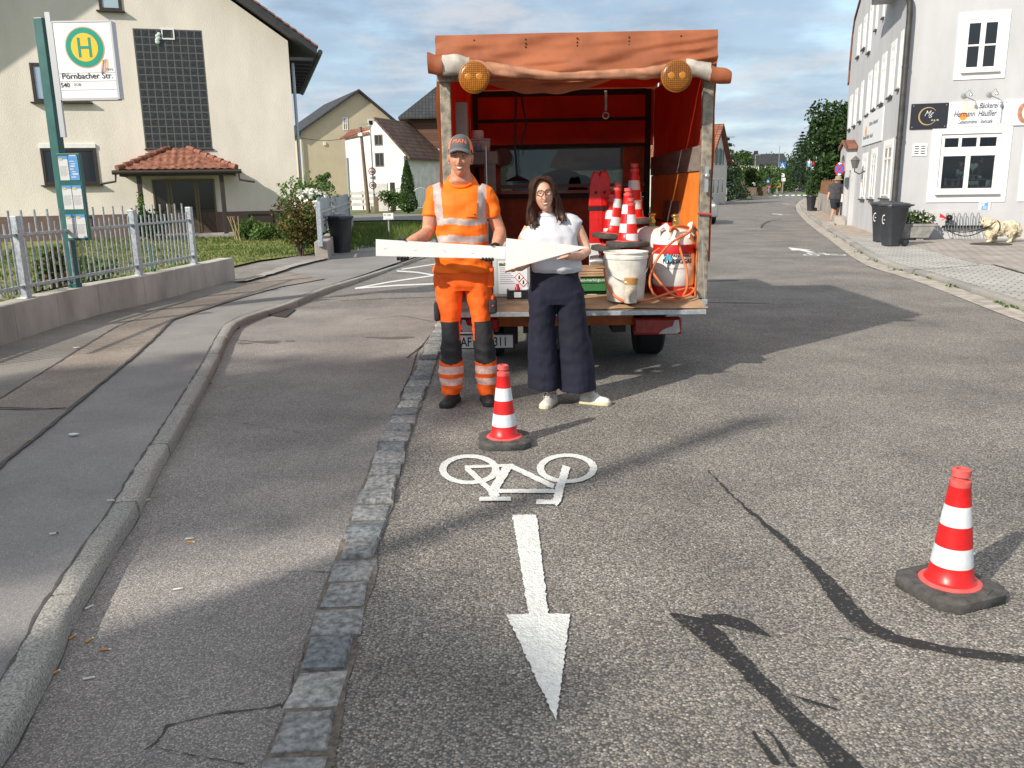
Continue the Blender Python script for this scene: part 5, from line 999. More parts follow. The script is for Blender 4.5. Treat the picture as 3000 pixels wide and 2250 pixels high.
pz = [(cos(a)*(.3+.0), sin(a)*.42) for a in [radians(d) for d in range(120, 421, 12)]]; pz = [(-.05, .12)]+[(x*h*.85, z*h*.85) for x, z in pz]
m.tube([(w*.36+x, y+.001, h*.5+z) for x, z in pz], [.02]+[.05]*(len(pz)-1), 8, ell=(1, .1)); m.build('pretzel', M('pretzel_print', (.42, .2, .12), .5, var=.2, vs=12), t, 60)
for i, (x, zz) in enumerate(((1560, 1038), (1835, 1026))):
    u, z = BF.uz(2400+x/3.687, zz/3.687); t = thing('sign_lamp', ('left' if i == 0 else 'right')+' of two small chrome lamps on curved arms above the shop signs', 'wall lamp', BM @ Vector((u, 0, z)), BF.a, 'chrome lamps above the shop signs'); t.scale = (.62,)*3
    CHR = M('chrome', (.6, .6, .6), .2, metal=.9); MB().lathe([(.09, -.02), (.11, .0), (.09, .04), (0, .05)], (0, 0, 0), 18, 0, Matrix.Rotation(pi/2, 3, 'X')).build('wall_plate', CHR, t, 50)
    MB().tube(smooth_line([Vector((0, -.04, .02)), Vector((.04, -.3, .12)), Vector((.1, -.55, .2)), Vector((.12, -.62, .06))], 2), .018, 8).build('arm', CHR, t, 60); MB().lathe([(.03, .06), (.07, 0), (.065, -.07), (0, -.05)], (.12, -.64, .0), 14).build('lamp_shade', CHR, t, 50)
u, z = BF.uz(k5(522), j5(328)); t = thing('vent_grille', 'small white vent grille on the grey wall left of the shop window', 'vent', BM @ Vector((u, 0, z)), BF.a); MB().bx(-.17, .17, -.02, -.001, -.15, .15).build('plate', SURR, t); m = MB()
for i in range(4):
    for s in (-1, 1): m.bx(s*.075-.05, s*.075+.05, -.024, -.0205, -.09+i*.06-.012, -.09+i*.06+.012)
m.build('slots', BLACK, t)
u0p, z1p = BF.uz(k5(1482), j5(1133)); u1p, z0p = BF.uz(k5(1665), j5(1308)); t = thing('parking_sign', 'blue parking sign with white P on a pale wall panel', 'sign', BM @ Vector((u0p, 0, z0p)), BF.a); w, h = u1p-u0p, z1p-z0p; MB().bx(0, w, -.018, -.001, 0, h).build('panel', M('panel_pale', (.56, .58, .6), .5), t, bev=.004); MB().bx(w*.27, w*.73, -.026, -.0185, h*.08, h*.82).build('blue_plate', M('pale_sign_blue', (.14, .33, .58), .4), t); m = MB(); put_text(m, 'P', .26, (w*.5, -.029, h*.45), align='CENTER', bold=.008)
for k in range(3): m.bx(w*.34, w*.66, -.029, -.0275, h*(.36-k*.1), h*(.39-k*.1))
m.build('lettering', SIGNW, t, fixn=False)
# sign on the side facade
BSM = BM
def sidepanel(xa, xb, ya, yb):
    ym = (ya+yb)/2; u0 = BS.uz(2400+xa/3.687, ym/3.687)[0]; u1 = BS.uz(2400+xb/3.687, ym/3.687)[0]; z1 = BS.uz(2400+(xa+xb)/7.374, ya/3.687)[1]; z0 = BS.uz(2400+(xa+xb)/7.374, yb/3.687)[1]; return u0, u1, z0, z1
u0, u1, z0s, z1s = sidepanel(482, 692, 1215, 1545); t = thing('shop_sign', 'white bakery sign seen edge on along the side wall', 'sign', BM @ Vector((0, -u0, z0s)), BS.a); w, h = u1-u0, z1s-z0s; MB().bx(0, w, -.03, -.003, 0, h).build('panel', M('sign_panel_white', (.74, .76, .78), .5), t); m = MB(); put_text(m, 'Bäckerei  Lebensmittel', h*.2, (w*.36, -.033, h*.6), sx=.8*w/3.2, shear=.25); put_text(m, 'Hermann Häußler  Stehcafe', h*.2, (w*.06, -.033, h*.2), sx=.8*w/3.2, shear=.25); m.build('lettering', NAVY, t, fixn=False); MB().prism([(w*.2+.18*cos(i*.21), -.032, h*.45+.18*sin(i*.21)) for i in range(30)], (0, .001, 0)).build('sun_print', ORNG, t)
# entrance on the side facade
t = thing('entrance_porch', 'arched white entrance canopy with red tiles at the far end of the side wall', 'porch', BM @ Vector((0, 8.7, 0)), BS.a)
zc = BS.uz(2489, 470, .4)[1]
for s_ in (-1, 1): MB().bx(s_*.825-.125, s_*.825+.125, -.16, -.001, 0, zc-.3).build('pilaster', GREYW, t)
m = MB(); n = 12; pts = [(-.95, -.34, zc-.3)]+[(-.7*cos(pi*i/n), -.34, zc-.3+.55*sin(pi*i/n)) for i in range(n+1)]+[(.95, -.34, zc-.3), (.95, -.34, zc+.45), (0, -.34, zc+.62), (-.95, -.34, zc+.45)]; m.prism(pts, (0, .335, 0)); m.build('arch', GREYW, t)
m = MB(); m.prism([(-1.1, -.42, zc+.42), (0, -.42, zc+.66), (1.1, -.42, zc+.42), (1.1, -.42, zc+.5), (0, -.42, zc+.76), (-1.1, -.42, zc+.5)], (0, .415, 0)); m.build('canopy_roof', ROOFRED, t)
MB().bx(-.69, .69, -.03, -.002, .2, zc-.1).build('door', M('pale_door', (.55, .55, .55), .5), t); MB().bx(-.5, .6, -.55, -.17, 0, .36).build('step_upper', CONC, t, bev=.01)
MB().bx(-.8, .9, -.95, -.56, 0, .18).build('step', CONC, t, bev=.015)
lp_ = BS.uz(2505, 482, .3); t = thing('wall_lantern', 'black wall lantern beside the entrance canopy', 'lantern', BM @ Vector((0, -lp_[0], lp_[1])), BS.a); MB().tube([(0, 0, -.2), (0, -.15, -.3), (0, -.3, -.22), (0, -.3, -.12)], .02, 6).build('bracket', BLACK, t); MB().lathe([(.08, -.12), (.15, .12), (.17, .13), (.05, .24), (0, .28)], (0, -.3, 0), 6).build('lantern_body', M('lantern_glass', (.12, .12, .11), .2), t)
p = G(2457, 633, ZR); t = thing('waste_tin', 'pale cylindrical tin with a grey green lid beside the entrance step', 'tin', p); MB().lathe([(.17, 0), (.18, .42), (.17, .44)], n=18).build('body', M('beige_tin', (.45, .42, .34), .6, var=.2, vs=5), t, 40); MB().lathe([(.19, .442), (.2, .5), (.19, .6), (.0, .62)], n=18).build('lid', M('greygreen_tin', (.18, .24, .23), .5), t, 40)
pns = G(2461, 560, .1); zz_ = P(2460, 495, 31).z; t = thing('no_stopping_sign', 'round red and blue no stopping sign beyond the entrance', 'sign', (P(2460, 495, 31).x, 31, zz_), radians(-66)); r = .235
b = MB(); disc(0, 0, r, .0, 0, b, 28); b.build('plate', GREYM, t); f = MB(); disc(0, 0, r*.99, -.005, 0, f, 28); disc(0, 0, r*.78, -.009, 1, f, 28)
f.box((0, -.0115, 0), (r*1.6, .002, .055), 0, Matrix.Rotation(radians(45), 3, 'Y')); f.box((0, -.0125, 0), (r*1.6, .002, .05), 0, Matrix.Rotation(radians(-45), 3, 'Y'))
for s in (-1, 1): f.prism([(-.07, -.014, s*.19), (.0, -.014, s*.19+.05), (0, -.014, s*.19+.02), (.08, -.014, s*.19+.02), (.08, -.014, s*.19-.02), (0, -.014, s*.19-.02), (0, -.014, s*.19-.05)], (0, .001, 0), 2)
f.build('face', [SIGNR, SIGNB, SIGNW], t); MB().bx(-.03, .03, .03, .3, -.03, .03).build('bracket', GREYM, t)
# planter, rack, bins
b1 = wheelie('nearest of the two dark bins on the forecourt, with a wheel showing', G(2612, 721, ZR), radians(-84), .97); b2 = wheelie('dark bin half hidden behind its twin on the forecourt', G(2573, 712, ZR)+Vector((.22, .28, 0)), radians(-84), .97)
for bb in (b1, b2):
    x = MB(); sub = lambda mb: mb
    for i in range(14): a0, a1_ = radians(60+i*17), radians(60+(i+1)*17); x.add([(.055*cos(a0), -.245, .62+.085*sin(a0)), (.075*cos(a0), -.245, .62+.11*sin(a0)), (.075*cos(a1_), -.245, .62+.11*sin(a1_)), (.055*cos(a1_), -.245, .62+.085*sin(a1_))], [(0, 1, 2, 3)])
    x.bx(.0, .05, -.246, -.243, .6, .62); x.build('emblem', SIGNW, bb, fixn=False)
wheelie('dark bin on the far footway near the brown fence', G(2375, 618, ZR), radians(-70), .8)
def trough(): 
    t = thing('flower_trough', 'long grey stone trough planted with flowers against the bakery wall', 'planter', BM @ Vector((BF.uz(2690, 700)[0]-.42, -.5, ZR)), BF.a); t.scale = (.86, .86, .84); o, i_ = [], []
    def rect(w, d, z): return [Vector(v) for v in ((-w, -d, z), (w, -d, z), (w, d, z), (-w, d, z))]
    m = MB(); m.loft([rect(.62, .2, .08), rect(.66, .22, .18), rect(.68, .225, .19), rect(.76, .25, .42), rect(.79, .27, .43), rect(.8, .27, .5), rect(.74, .22, .5), rect(.72, .2, .44)]); m.bx(-.5, -.3, -.15, .15, 0, .079); m.bx(.3, .5, -.15, .15, 0, .079); m.build('trough_body', M('grey_stone', (.25, .25, .24), .9, var=.3, vs=5, bump=.5, bs=50, det=8), t, bev=.012)
    MB().bx(-.72, .72, -.2, .2, .44, .46).build('soil', M('dark_soil', (.04, .03, .02), .95), t)
    return t
tr_ = trough(); tp_ = tr_.location
for dx, l, mt, fl, sd, r in ((-.45, 'yellow flowering plant at the left of the stone trough', LIGHTS, M('yellow_bloom', (.7, .55, .15), .6), 41, (.28, .2, .2)), (0.02, 'lavender like green cushion in the middle of the stone trough', GREENS, M('lavender_bloom', (.3, .28, .4), .7), 42, (.3, .22, .22)), (.5, 'flowering plant with white and dark blooms at the right of the stone trough', HEDGES, M('white_bloom', (.75, .7, .55), .6), 43, (.3, .22, .2))):
    bush('trough_plant', l, BM @ Vector((BF.uz(2690, 700)[0]-.42+dx*.86, -.5, ZR+.38)), r, mt, 700, .06, sd, 'plants in the stone trough', True, 'plant', fl, 26, .045, 5)
ur0, ur1 = BF.uz(2757, 665)[0], BF.uz(2890, 664)[0]; zr = BF.uz(2820, 664, .15)[1]
t = thing('bike_rack', 'wall mounted bike rack of wire loops beside the dog', 'bike rack', BM @ Vector((ur0, 0, ZR)), BF.a); MB().bx(0, ur1-ur0+.6, -.14, -.1, zr-ZR-.03, zr-ZR+.03).build('rail', BLACK, t, bev=.005); 
for x in (2500+1165/4.148, 2500+1307/4.148, 2500+1465/4.148):
    u = BF.uz(x, 664, .15)[0]-ur0; m = MB()
    for d in (-.09, .05): m.tube(smooth_line([Vector((u+d, -.14, .5)), Vector((u+d, -.16, .24)), Vector((u+d+.02, -.34, .17)), Vector((u+d+.05, -.34, .2)), Vector((u+d+.06, -.17, .42)), Vector((u+d+.05, -.15, .66)), Vector((u+d, -.14, .65)), Vector((u+d, -.14, .45))], 2),   .008, 6)
    m.build('wheel_loop', M('dark_galv', (.2, .22, .24), .5, metal=.5), t, 60)
hp_ = BM @ Vector((BF.uz(2500+1165/4.148, 550+375/4.148, .25)[0], -.25, BF.uz(2500+1165/4.148, 550+382/4.148, .25)[1])); t = thing('bicycle_helmet', 'black rounded helmet hanging with a red bow on the bike rack', 'helmet', hp_, BF.a); m = MB(); m.ball((0, 0, .04), (.085, .1, .075)); m.ball((-.05, -.05, -.06), (.05, .04, .04)); m.build('shell', M('gloss_black', (.01, .01, .011), .12), t, 60); m = MB()
for s in (-1, 1): m.loft([[(-.1, -.12, .05), (-.1, -.1, .05), (-.1, -.1, .02), (-.1, -.12, .02)], [(-.24+.0*s, -.14, .05+s*.1), (-.24, -.09, .05+s*.1), (-.25, -.09, .0+s*.05), (-.25, -.14, 0+s*.05)]])
m.build('bow', M('red_cloth', (.6, .02, .03), .6), t)
mh = G(2500+1672/4.148, 550+688/4.148, ZR+.008); t = thing('manhole_cover', 'round iron manhole cover with pale centre in front of the dog', 'manhole', mh); MB().lathe([(.31, .002), (.44, .002), (.43, .016), (.31, .016)], n=40).build('ring', M('cast_iron', (.06, .055, .05), .7, metal=.4), t, 40); MB().lathe([(.0, .001), (.305, .001), (.305, .013), (0, .013)], n=40).build('cover', M('cover_concrete', (.32, .27, .22), .9, var=.2, vs=20), t)
# ================================================================ FAR STREET
t = gable_house('dwelling_house', 'white gabled house with red roof and green shutters beyond the van', (14.75, 64.5), radians(66), 8, 12, 3.2, P(2113, 372, 68).z, M('old_white_render', (.6, .6, .57), .9, var=.08, vs=1), ROOFRED, .35)
GS = M('green_shutter', (.02, .09, .06), .5); wG = Wall((14.75, 64.5), radians(66))
for k in range(3):
    u = 2.3+k*1.55; z = 3.65; w = window(t, wG, u-.28, u+.28, z-.6, z+.6, frame=.06, name='window')
    for s in (-1, 1): MB().bx(u+s*.52-.22, u+s*.52+.22, -.06, -.001, z-.62, z+.62).build('shutter', GS, w)
for k in range(3): window(t, wG, 1.8+k*1.9, 2.6+k*1.9, .8, 2.0, frame=.07)
fa = P(2157, 500, 185); t = thing('dwelling_house', 'distant pale house with long dark roof above the hedges', 'house', (fa.x, fa.y, 0), radians(-6)); wf = Wall((fa.x, fa.y), radians(-6)); L_ = wf.uz(2302, 480)[0]; ze = wf.uz(2220, 479)[1]; za = wf.uz(2220, 454)[1]
FW = M('far_wall', (.62, .58, .52), .9); MB().prism([(0, 0, -.2), (0, 9, -.2), (0, 9, ze), (0, 4.5, za), (0, 0, ze)], (L_, 0, 0)).build('wall', FW, t); MB().prism([(-.4, -.5, ze-.3), (-.4, 4.5, za+.05), (-.4, 9.5, ze-.3), (-.4, 9.5, ze), (-.4, 4.5, za+.35), (-.4, -.5, ze)], (L_+.8, 0, 0)).build('roof', ROOFDK, t); MB().bx(L_*.42, L_*.42+.8, 4, 4.8, za-.5, za+1.0).build('chimney', DKBROWN, t)
MB().prism([(-4.6, -4, 0), (6.4, -4, 0), (6.4, -4, ze-2.2), (.9, -4, za-1.8), (-4.6, -4, ze-3.4)], (0, 3.9, 0)).build('front_wing', FW, t)
for x in (2232, 2252): u, z = wf.uz(x, 488); window(t, wf, u-.75, u+.75, z-.9, z+.8, frame=.16)
for x, s in ((2207, .5), (2226, .5), (2273, .5)): u, z = wf.uz(x, 466); MB().bx(u-.7, u+.7, 1.2, 1.9, (ze+za)/2-1.2, (ze+za)/2-.2).build('skylight', M('skylight', (.4, .42, .45), .2), t)
rb = P(2412, 300, 62); t = gable_house('dwelling_house', 'red roofed house peeking out behind the big dark leafy tree', (rb.x+.3, 62), radians(-22), 9, 8, 5.4, P(2430,297,62).z-.25, FW, ROOFRED, .3)
def atg(px, y0, Y, ztop): """ground point under a pixel column at distance Y"""; return Vector((P(px, 540, Y).x, Y, 0)), P(px, ztop, Y).z
def dtree(kind, name, label, px, Y, top, rad, mats, n, ls, seed, group='trees and bushes along the far street', **k):
    p, h = atg(px, 0, Y, top); f = conifer if kind == 'c' else broad_tree; f(name, label, p, h, rad, mats, n, ls, group=group, seed=seed, **k)
broad = lambda *a, **k: dtree('b', *a, **k)
p = Vector((P(2450, 540, 50).x, 50, 0)); broad_tree('leafy_tree', 'big dark leafy tree standing just left of the grey bakery building', p, P(2440, 283, 50).z, 2.0, DARKS, 15000, .24, .22, None, 58, 'tree', .08, 34)
dtree('c', 'spruce_tree', 'dark spruce with a pointed tip left of the big leafy tree', 2343, 152, 385, 4.2, SPRUCES, 5200, .38, 52, bare=.05); dtree('c', 'spruce_tree', 'second, lower spruce tucked beside the pointed spruce', 2366, 175, 425, 4.6, SPRUCES, 3000, .42, 53); dtree('c', 'blue_spruce', 'bluish spruce beside the green shuttered house', 2124, 84, 403, 2.5, [SPRUCES[2], SPRUCES[1], SPRUCES[2]], 4500, .38, 54, bare=.02)
broad('leafy_tree', 'rounded tree right of the bluish spruce', 2163, 92, 428, 1.9, HEDGES, 2200, .35, 55); broad('leafy_tree', 'wide tree behind the zebra crossing sign, right part', 2325, 160, 475, 4.5, DARKS, 3200, .35, 56); broad('leafy_tree', 'dark tree filling the space below the spruces', 2352, 170, 470, 3.4, DARKS, 2600, .3, 57); broad('leafy_tree', 'tree under the big leafy crown at the road bend', 2412, 62, 455, 1.1, DARKS, 1800, .28, 58)
for i, (px, Y, top, r, mt, l) in enumerate(((2180, 88, 492, 1.7, HEDGES, 'bushy garden tree behind the far dark wooden fence, leftmost'), (2205, 104, 485, 2.1, GREENS, 'bushy garden tree behind the far dark wooden fence, second'), (2228, 112, 495, 2.0, HEDGES, 'bushy garden tree behind the far dark fence, beside the pale house windows'), (2262, 126, 478, 2.4, GREENS, 'light bushy tree behind the yellow board'), (2290, 140, 488, 2.6, HEDGES, 'bushy tree right of the yellow board'), (2318, 155, 497, 2.9, DARKS, 'low dark tree left of the two slim lamp posts'), (2345, 180, 500, 3.6, DARKS, 'low dark tree behind the two slim lamp posts'))): broad('garden_tree', l, px, Y, top, r, mt, 1500, .3, 60+i, base=.05, blobs=8)
for i, (px, base, r, mt, l) in enumerate(((2115, 586, (1.5, 1.2, 1.35), LIGHTS, 'rounded bright green bush before the shuttered house'), (2088, 588, (.9, .9, .8), GREENS, 'bush partly behind the van beside the white garden fence'), (2392, 588, (.6, .9, 1.4), HEDGES, 'tall clipped hedge end at the brown fence'), (2260, 566, (1.0, .8, .7), GREENS, 'small bush behind the advertising stand'), (2300, 561, (1.6, .8, .8), HEDGES, 'low hedge beside the far white wall'))): bush('hedge_bush', l, G(px, base)+Vector((0, 1.2, 0)), r, mt, 1500, .2, 70+i)
for i in range(16):
    px = 2150+i*19; Y = 240+(i % 4)*9; top = 462+9*sin(i*2.1)-8*(i > 9)
    broad('distant_tree', 'far tree in the wooded skyline behind the roofs', px, Y, top, 6, HEDGES, 500, .7, 90+i, group='wooded skyline', base=.05, blobs=6)
# fences
fn = thing('brown_fence', 'brown board fence on a concrete base along the right footway', 'fence', (0, 0, 0)); A_, B_ = G(2449, 616, ZR), G(2402, 600, ZR); A_ = Vector((13.6, 36, 0)); B_ = Vector((P(2398, 560, 50).x, 50, 0)); t_ = (B_-A_).normalized(); n_ = Vector((-t_.y, t_.x, 0)); L_ = (B_-A_).length; zt3 = P(2446, 530, 36).z; zb4 = P(2446, 577, 36).z
MB().prism([A_, B_, B_-n_*.2, A_-n_*.2], (0, 0, zb4)).build('fence_base', CONC, fn); m = MB(); n = int(L_/.14)
for i in range(n):
    a = A_+t_*(i*.14+.01); b = A_+t_*(i*.14+.125); h = zt3+.08*sin(i*.5); o_ = n_*(.02 if i % 2 else .0)-n_*.1; m.prism([a+o_+Vector((0, 0, zb4-.05)), b+o_+Vector((0, 0, zb4-.05)), b+o_+Vector((0, 0, h)), a+o_+Vector((0, 0, h))], n_*.02)
m.build('fence_boards', M('brown_board', (.2, .1, .045), .75, var=.3, vs=5), fn)
wf_ = thing('garden_fence', 'white metal garden fence before the shuttered house', 'fence', G(2078, 589)); a, b = G(2078, 589), G(2104, 587); m = MB(); m.bx(0, b.x-a.x, 0, .04, .15, 1.05); m.build('fence_panel', M('pale_metal', (.5, .54, .56), .5), wf_); MB().bx(b.x-a.x, b.x-a.x+.15, -.05, .1, 0, 1.2).build('fence_post', CONC, wf_)
df = thing('wooden_fence', 'dark weathered board fence along the far left footway', 'fence', G(2155, 583)); a, b = G(2155, 583), G(2243, 573.5); d_ = (b-a); m = MB(); n = 44
for i in range(n): q = d_*(i/n); m.bx(q.x+.02, q.x+d_.x/n-.02, q.y, q.y+.04, .1, 1.1+.05*sin(i*1.7))
m.build('fence_boards', WOODPOLE, df)
for i, (x, y, h, l) in enumerate(((2120, 586, .98, 'pale stone pillar beside the bright green bush'), (2152, 582, 1.35, 'slim stone pillar at the start of the dark board fence'))): p = G(x, y); tag(MB().bx(p.x-.16, p.x+.16, p.y-.16, p.y+.16, -.05, h).build('gate_pillar', CONC, None, bev=.02), l, 'pillar')
wheelie('dark bin far up the street against the weathered board fence', G(2170, 582), radians(20), .95)
tag(MB().bx(-3.2, 3.2, -.15, .15, 0, 1.0).build('garden_wall', WHITE, None, bev=.03), 'far low white garden wall below the slim lamp posts', 'wall').location = G(2333, 555.5)
# lamps and signs
def slim(label, x, ytop, ybase, arm, Y=None): p = G(x, ybase) if Y is None else Vector((P(x, 540, Y).x, Y, 0)); lamp_post(label, p, P(x, ytop, p.y), arm, .5*(1 if arm > 0 else -1), .055)
slim('slim lamp post nearest the green shuttered house', 2094, 404, 590, 1.1); slim('lamp post rising above the pale house, carrying a white notice', 2208, 455, 577, .05); slim('slim far lamp post, left of two at the road bend', 2320, 484, 557, .9, 165); slim('slim far lamp post, right of two at the road bend', 2346, 486, 545, .9, 190)
def zebra_sign(label, x, y, Y, s, pole_base=0, px_=None):
    c = P(x, y, Y); t = thing('crossing_sign', label, 'sign', (c.x, c.y, 0), 0, 'blue pedestrian crossing signs'); r = s*Y/FPX; MB().bx(-r, r, -.04, 0, c.z-r, c.z+r).build('plate', SIGNB, t); f = MB(); f.prism([(-r*.72, -.046, c.z-r*.62), (r*.72, -.046, c.z-r*.62), (0, -.046, c.z+r*.75)], (0, .004, 0), 0); f.ball((0, -.05, c.z+r*.25), (r*.09, .006, r*.09), 1, 8, 5); f.prism([(-r*.16, -.05, c.z-r*.55), (-r*.02, -.05, c.z-r*.2), (r*.02, -.05, c.z-r*.2), (r*.2, -.05, c.z-r*.55), (r*.1, -.05, c.z-r*.1), (0, -.05, c.z+r*.14), (-r*.12, -.05, c.z-r*.1)], (0, .003, 0), 1); f.build('symbol', [SIGNW, INK], t); px_ = -r*.9 if px_ is None else px_; MB().cyl((px_, .03, 0), (px_, .03, c.z+r*1.2+pole_base), .05, n=8).build('post', GREYM, t, 50)
zebra_sign('higher blue crossing sign on the tall dark post', 2292, 485, 134, 9.5, 2.4, -.55); zebra_sign('lower blue crossing sign left of the yellow board', 2247, 528, 118, 8, 1.5, -.25)
def plate(name, label, x, y, w, h, Y, mat, post=True, group=None, shape='box'):
    c = P(x, y, Y); k = Y/FPX; t = thing(name, label, 'sign', (c.x, c.y, 0), 0, group); m = MB(); W2, H2 = w*k/2, h*k/2
    if shape == 'box': m.bx(-W2, W2, -.05, -.01, c.z-H2, c.z+H2)
    elif shape == 'dia': m.prism([(0, -.05, c.z-H2), (W2, -.05, c.z), (0, -.05, c.z+H2), (-W2, -.05, c.z)], (0, .04, 0))
    else: m.prism([(W2*cos(i*.35), -.05, c.z+H2*sin(i*.35)) for i in range(18)], (0, .04, 0))
    m.build('plate', mat, t)
    if post: MB().cyl((0, .03, 0), (0, .03, c.z+H2), .04, n=8).build('post', GREYM, t, 50)
    return t, c.z, W2, H2
t, z, w, h = plate('direction_board', 'yellow direction board on posts at the road bend', 2275, 541, 23, 15, 130, M('sign_board_yellow', (.75, .4, .06), .5)); m = MB()
for i in range(3): m.bx(-w*.8, w*(.2+.2*i), -.055, -.051, z+h*(.45-.45*i), z+h*(.62-.45*i))
m.build('lettering', INK, t)
FS = M('sign_back_grey', (.5, .52, .52), .5)
for x, y, w, h, Y, sh, l in ((2208, 535, 10, 17, 97, 'box', 'white notice on the lamp post above the dark board fence'), (2294, 513, 9, 10, 136, 'box', 'small pale sign, topmost on the post right of the yellow board'), (2295, 526, 11, 10, 138, 'box', 'white sign in the middle of the post right of the yellow board'), (2293, 536, 9, 9, 140, 'round', 'round pale sign, lowest on the post right of the yellow board'), (2320, 529, 10, 10, 160, 'dia', 'pale diamond sign on the left slim lamp post'), (2277, 529, 11, 11, 132, 'dia', 'pale diamond sign above the yellow board')): plate('road_sign', l, x, y, w, h, Y, SIGNW if sh == 'box' else FS, True, None, sh)
t, z, w, h = plate('advertising_stand', 'dark advertising stand with red top beside the far fence', 2247, 556, 19, 22, 116, M('stand_blue', (.08, .1, .16), .5), True); MB().bx(-w, w, -.056, -.051, z+h*.45, z+h).build('red_header', M('stand_red', (.45, .1, .12), .5), t); m = MB()
for i in range(3): m.bx(-w*.7, w*.6, -.058, -.0515, z+h*(.1-.35*i), z+h*(.2-.35*i))
m.build('lettering', SIGNW, t)
for i, (x, y, mt, l) in enumerate(((2372, 476, [M('flag_blue', (.2, .4, .65), .7), SIGNW], 'small blue and white flag hanging before the big tree'), (2383, 484, [SIGNW, SIGNR], 'small red and white flag beside the blue one'))):
    c = P(x, y, 56); t = thing('small_flag', l, 'flag', c, radians(20*i)); m = MB()
    for j in range(2):
        R_ = []
        for q in range(7): xx = -.15+.05*q; R_.append([Vector((xx, .04*sin(q*1.4), (.22 if j else 0)+.03*sin(q))), Vector((xx, .04*sin(q*1.4+.6), (0 if j else -.22)-.02*q))])
        m.loft(R_, j, False, False)
    m.build('cloth', mt, t, fixn=False); MB().cyl((-.16, 0, -.5), (-.16, 0, .35), .015, n=6).build('flagpole', GREYM, t)
# silver car half hidden by the van
cp = G(2046, 655); car = thing('parked_car', 'silver car mostly hidden behind the right edge of the van', 'car', Vector((P(2048, 600, 33).x+.02, 33.6, 0)), radians(2)); m = MB(); CARP = M('car_paint', (.28, .3, .32), .25, metal=.7, coat=.6); prof = [(-.0, .35), (.05, .75), (.9, .95), (1.5, 1.42), (3.0, 1.45), (3.8, 1.0), (4.2, .9), (4.25, .4)]
rg2 = []
for x, k in ((-.88, .92), (-.84, 1), (.84, 1), (.88, .92)): rg2.append([Vector((x*(1 if z < 1.0 else .84), y, .3+(z-.3)*k)) for y, z in [(0, .3)]+prof+[(4.25, .3)]])
m.loft(rg2); m.build('body', CARP, car, 40, bev=.03); g = MB(); g.prism([(-.6, .93, .98), (.6, .93, .98), (.55, 1.44, 1.38), (-.55, 1.44, 1.38)], (0, -.03, .03)); g.build('windscreen', DARKGLASS, car); g = MB(); g.prism([(.875, 1.35, .98), (.875, 3.3, .98), (.76, 2.9, 1.36), (.76, 1.65, 1.36)], (.02, 0, 0)); g.build('side_window', DARKGLASS, car)
for x in (-.86, .86):
    for y in (.8, 3.4): w = MB().lathe([(0, -.1), (.2, -.1), (.3, -.09), (.31, 0), (.3, .09), (.2, .1), (0, .1)], (x, y, .31), 20, 0, Matrix.Rotation(pi/2, 3, 'Y')).build('wheel', BLACK, car, 40); MB().lathe([(0, -.11), (.19, -.105), (.19, .105), (0, .11)], (x, y, .31), 16, 0, Matrix.Rotation(pi/2, 3, 'Y')).build('rim', GREYM, w, 40)
    MB().ball((x*.76, .1, .72), (.16, .08, .08)).build('headlight', M('headlight', (.7, .7, .7), .1), car, 60); MB().ball((x*1.12, 1.5, 1.0), (.1, .06, .08)).build('wing_mirror', BLACK, car, 60)
# ================================================================ VAN WITH CANVAS BOX
TR = Vector((.55, 7.1, 0)); van = thing('road_works_truck', 'orange canvas topped works truck with open rear full of cones', 'truck', TR, radians(-1.4))
VM = Matrix.Translation(TR) @ Matrix.Rotation(radians(-1.4), 4, 'Z'); VI = VM.inverted()
def L(px, py, Y): return VI @ P(px, py, Y)
TARP = M('faded_orange_tarp', (.46, .15, .065), .62, var=.22, vs=3, bump=.15, bs=9, bdist=.015, trans=.35, det=8)
TARPIN = M('red_inner_tarp', (.62, .05, .02), .7, var=.15, vs=3, trans=.5, bump=.15, bs=8)
TARPW = M('dirty_white_tarp', (.52, .48, .42), .6, var=.3, vs=7, trans=.1, bump=.2, bs=16, det=8)
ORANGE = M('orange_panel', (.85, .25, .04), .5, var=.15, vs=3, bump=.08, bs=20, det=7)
RUSTY = M('worn_grey_steel', (.24, .225, .2), .6, metal=.45, var=.45, vs=14, bump=.25, bs=40, col2=(.3, .26, .2), det=8)
DARKSTEEL = M('dark_steel', (.03, .028, .028), .6, metal=.3, var=.3, vs=8)
FLOOR = M('scuffed_plywood', (.2, .125, .08), .75, var=.4, vs=5, bump=.2, bs=30, det=9, stretch=(1, 3, 1))
CARDB = M('cardboard', (.4, .26, .15), .85, var=.3, vs=4, det=8)
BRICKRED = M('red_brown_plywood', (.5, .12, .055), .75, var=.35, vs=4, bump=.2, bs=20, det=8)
HW2, DEP, ZB, ZT = 1.1, 3.1, .62, 2.71
MB().bx(-HW2, HW2, .0, DEP+.05, ZB-.05, ZB-.002).build('load_floor', FLOOR, van, bev=.004)
m = MB(); m.bx(-HW2, HW2, -.012, -.001, ZB-.05, ZB-.006); m.build('floor_edge', GALV, van, bev=.002)
ZE = L(1700, 913, 6.8).z; YE = -.3
MB().prism([(-HW2+.02, -.014, ZB-.03), (-HW2+.02, -.014, ZB-.006), (-HW2+.02, YE, ZE), (-HW2+.02, YE, ZE-.02)], (2*HW2-.1, 0, 0)).build('tailgate', FLOOR, van)
MB().bx(-HW2+.01, HW2-.07, YE-.02, YE-.001, ZE-.032, ZE+.004).build('tailgate_edge', GALV, van, bev=.003)
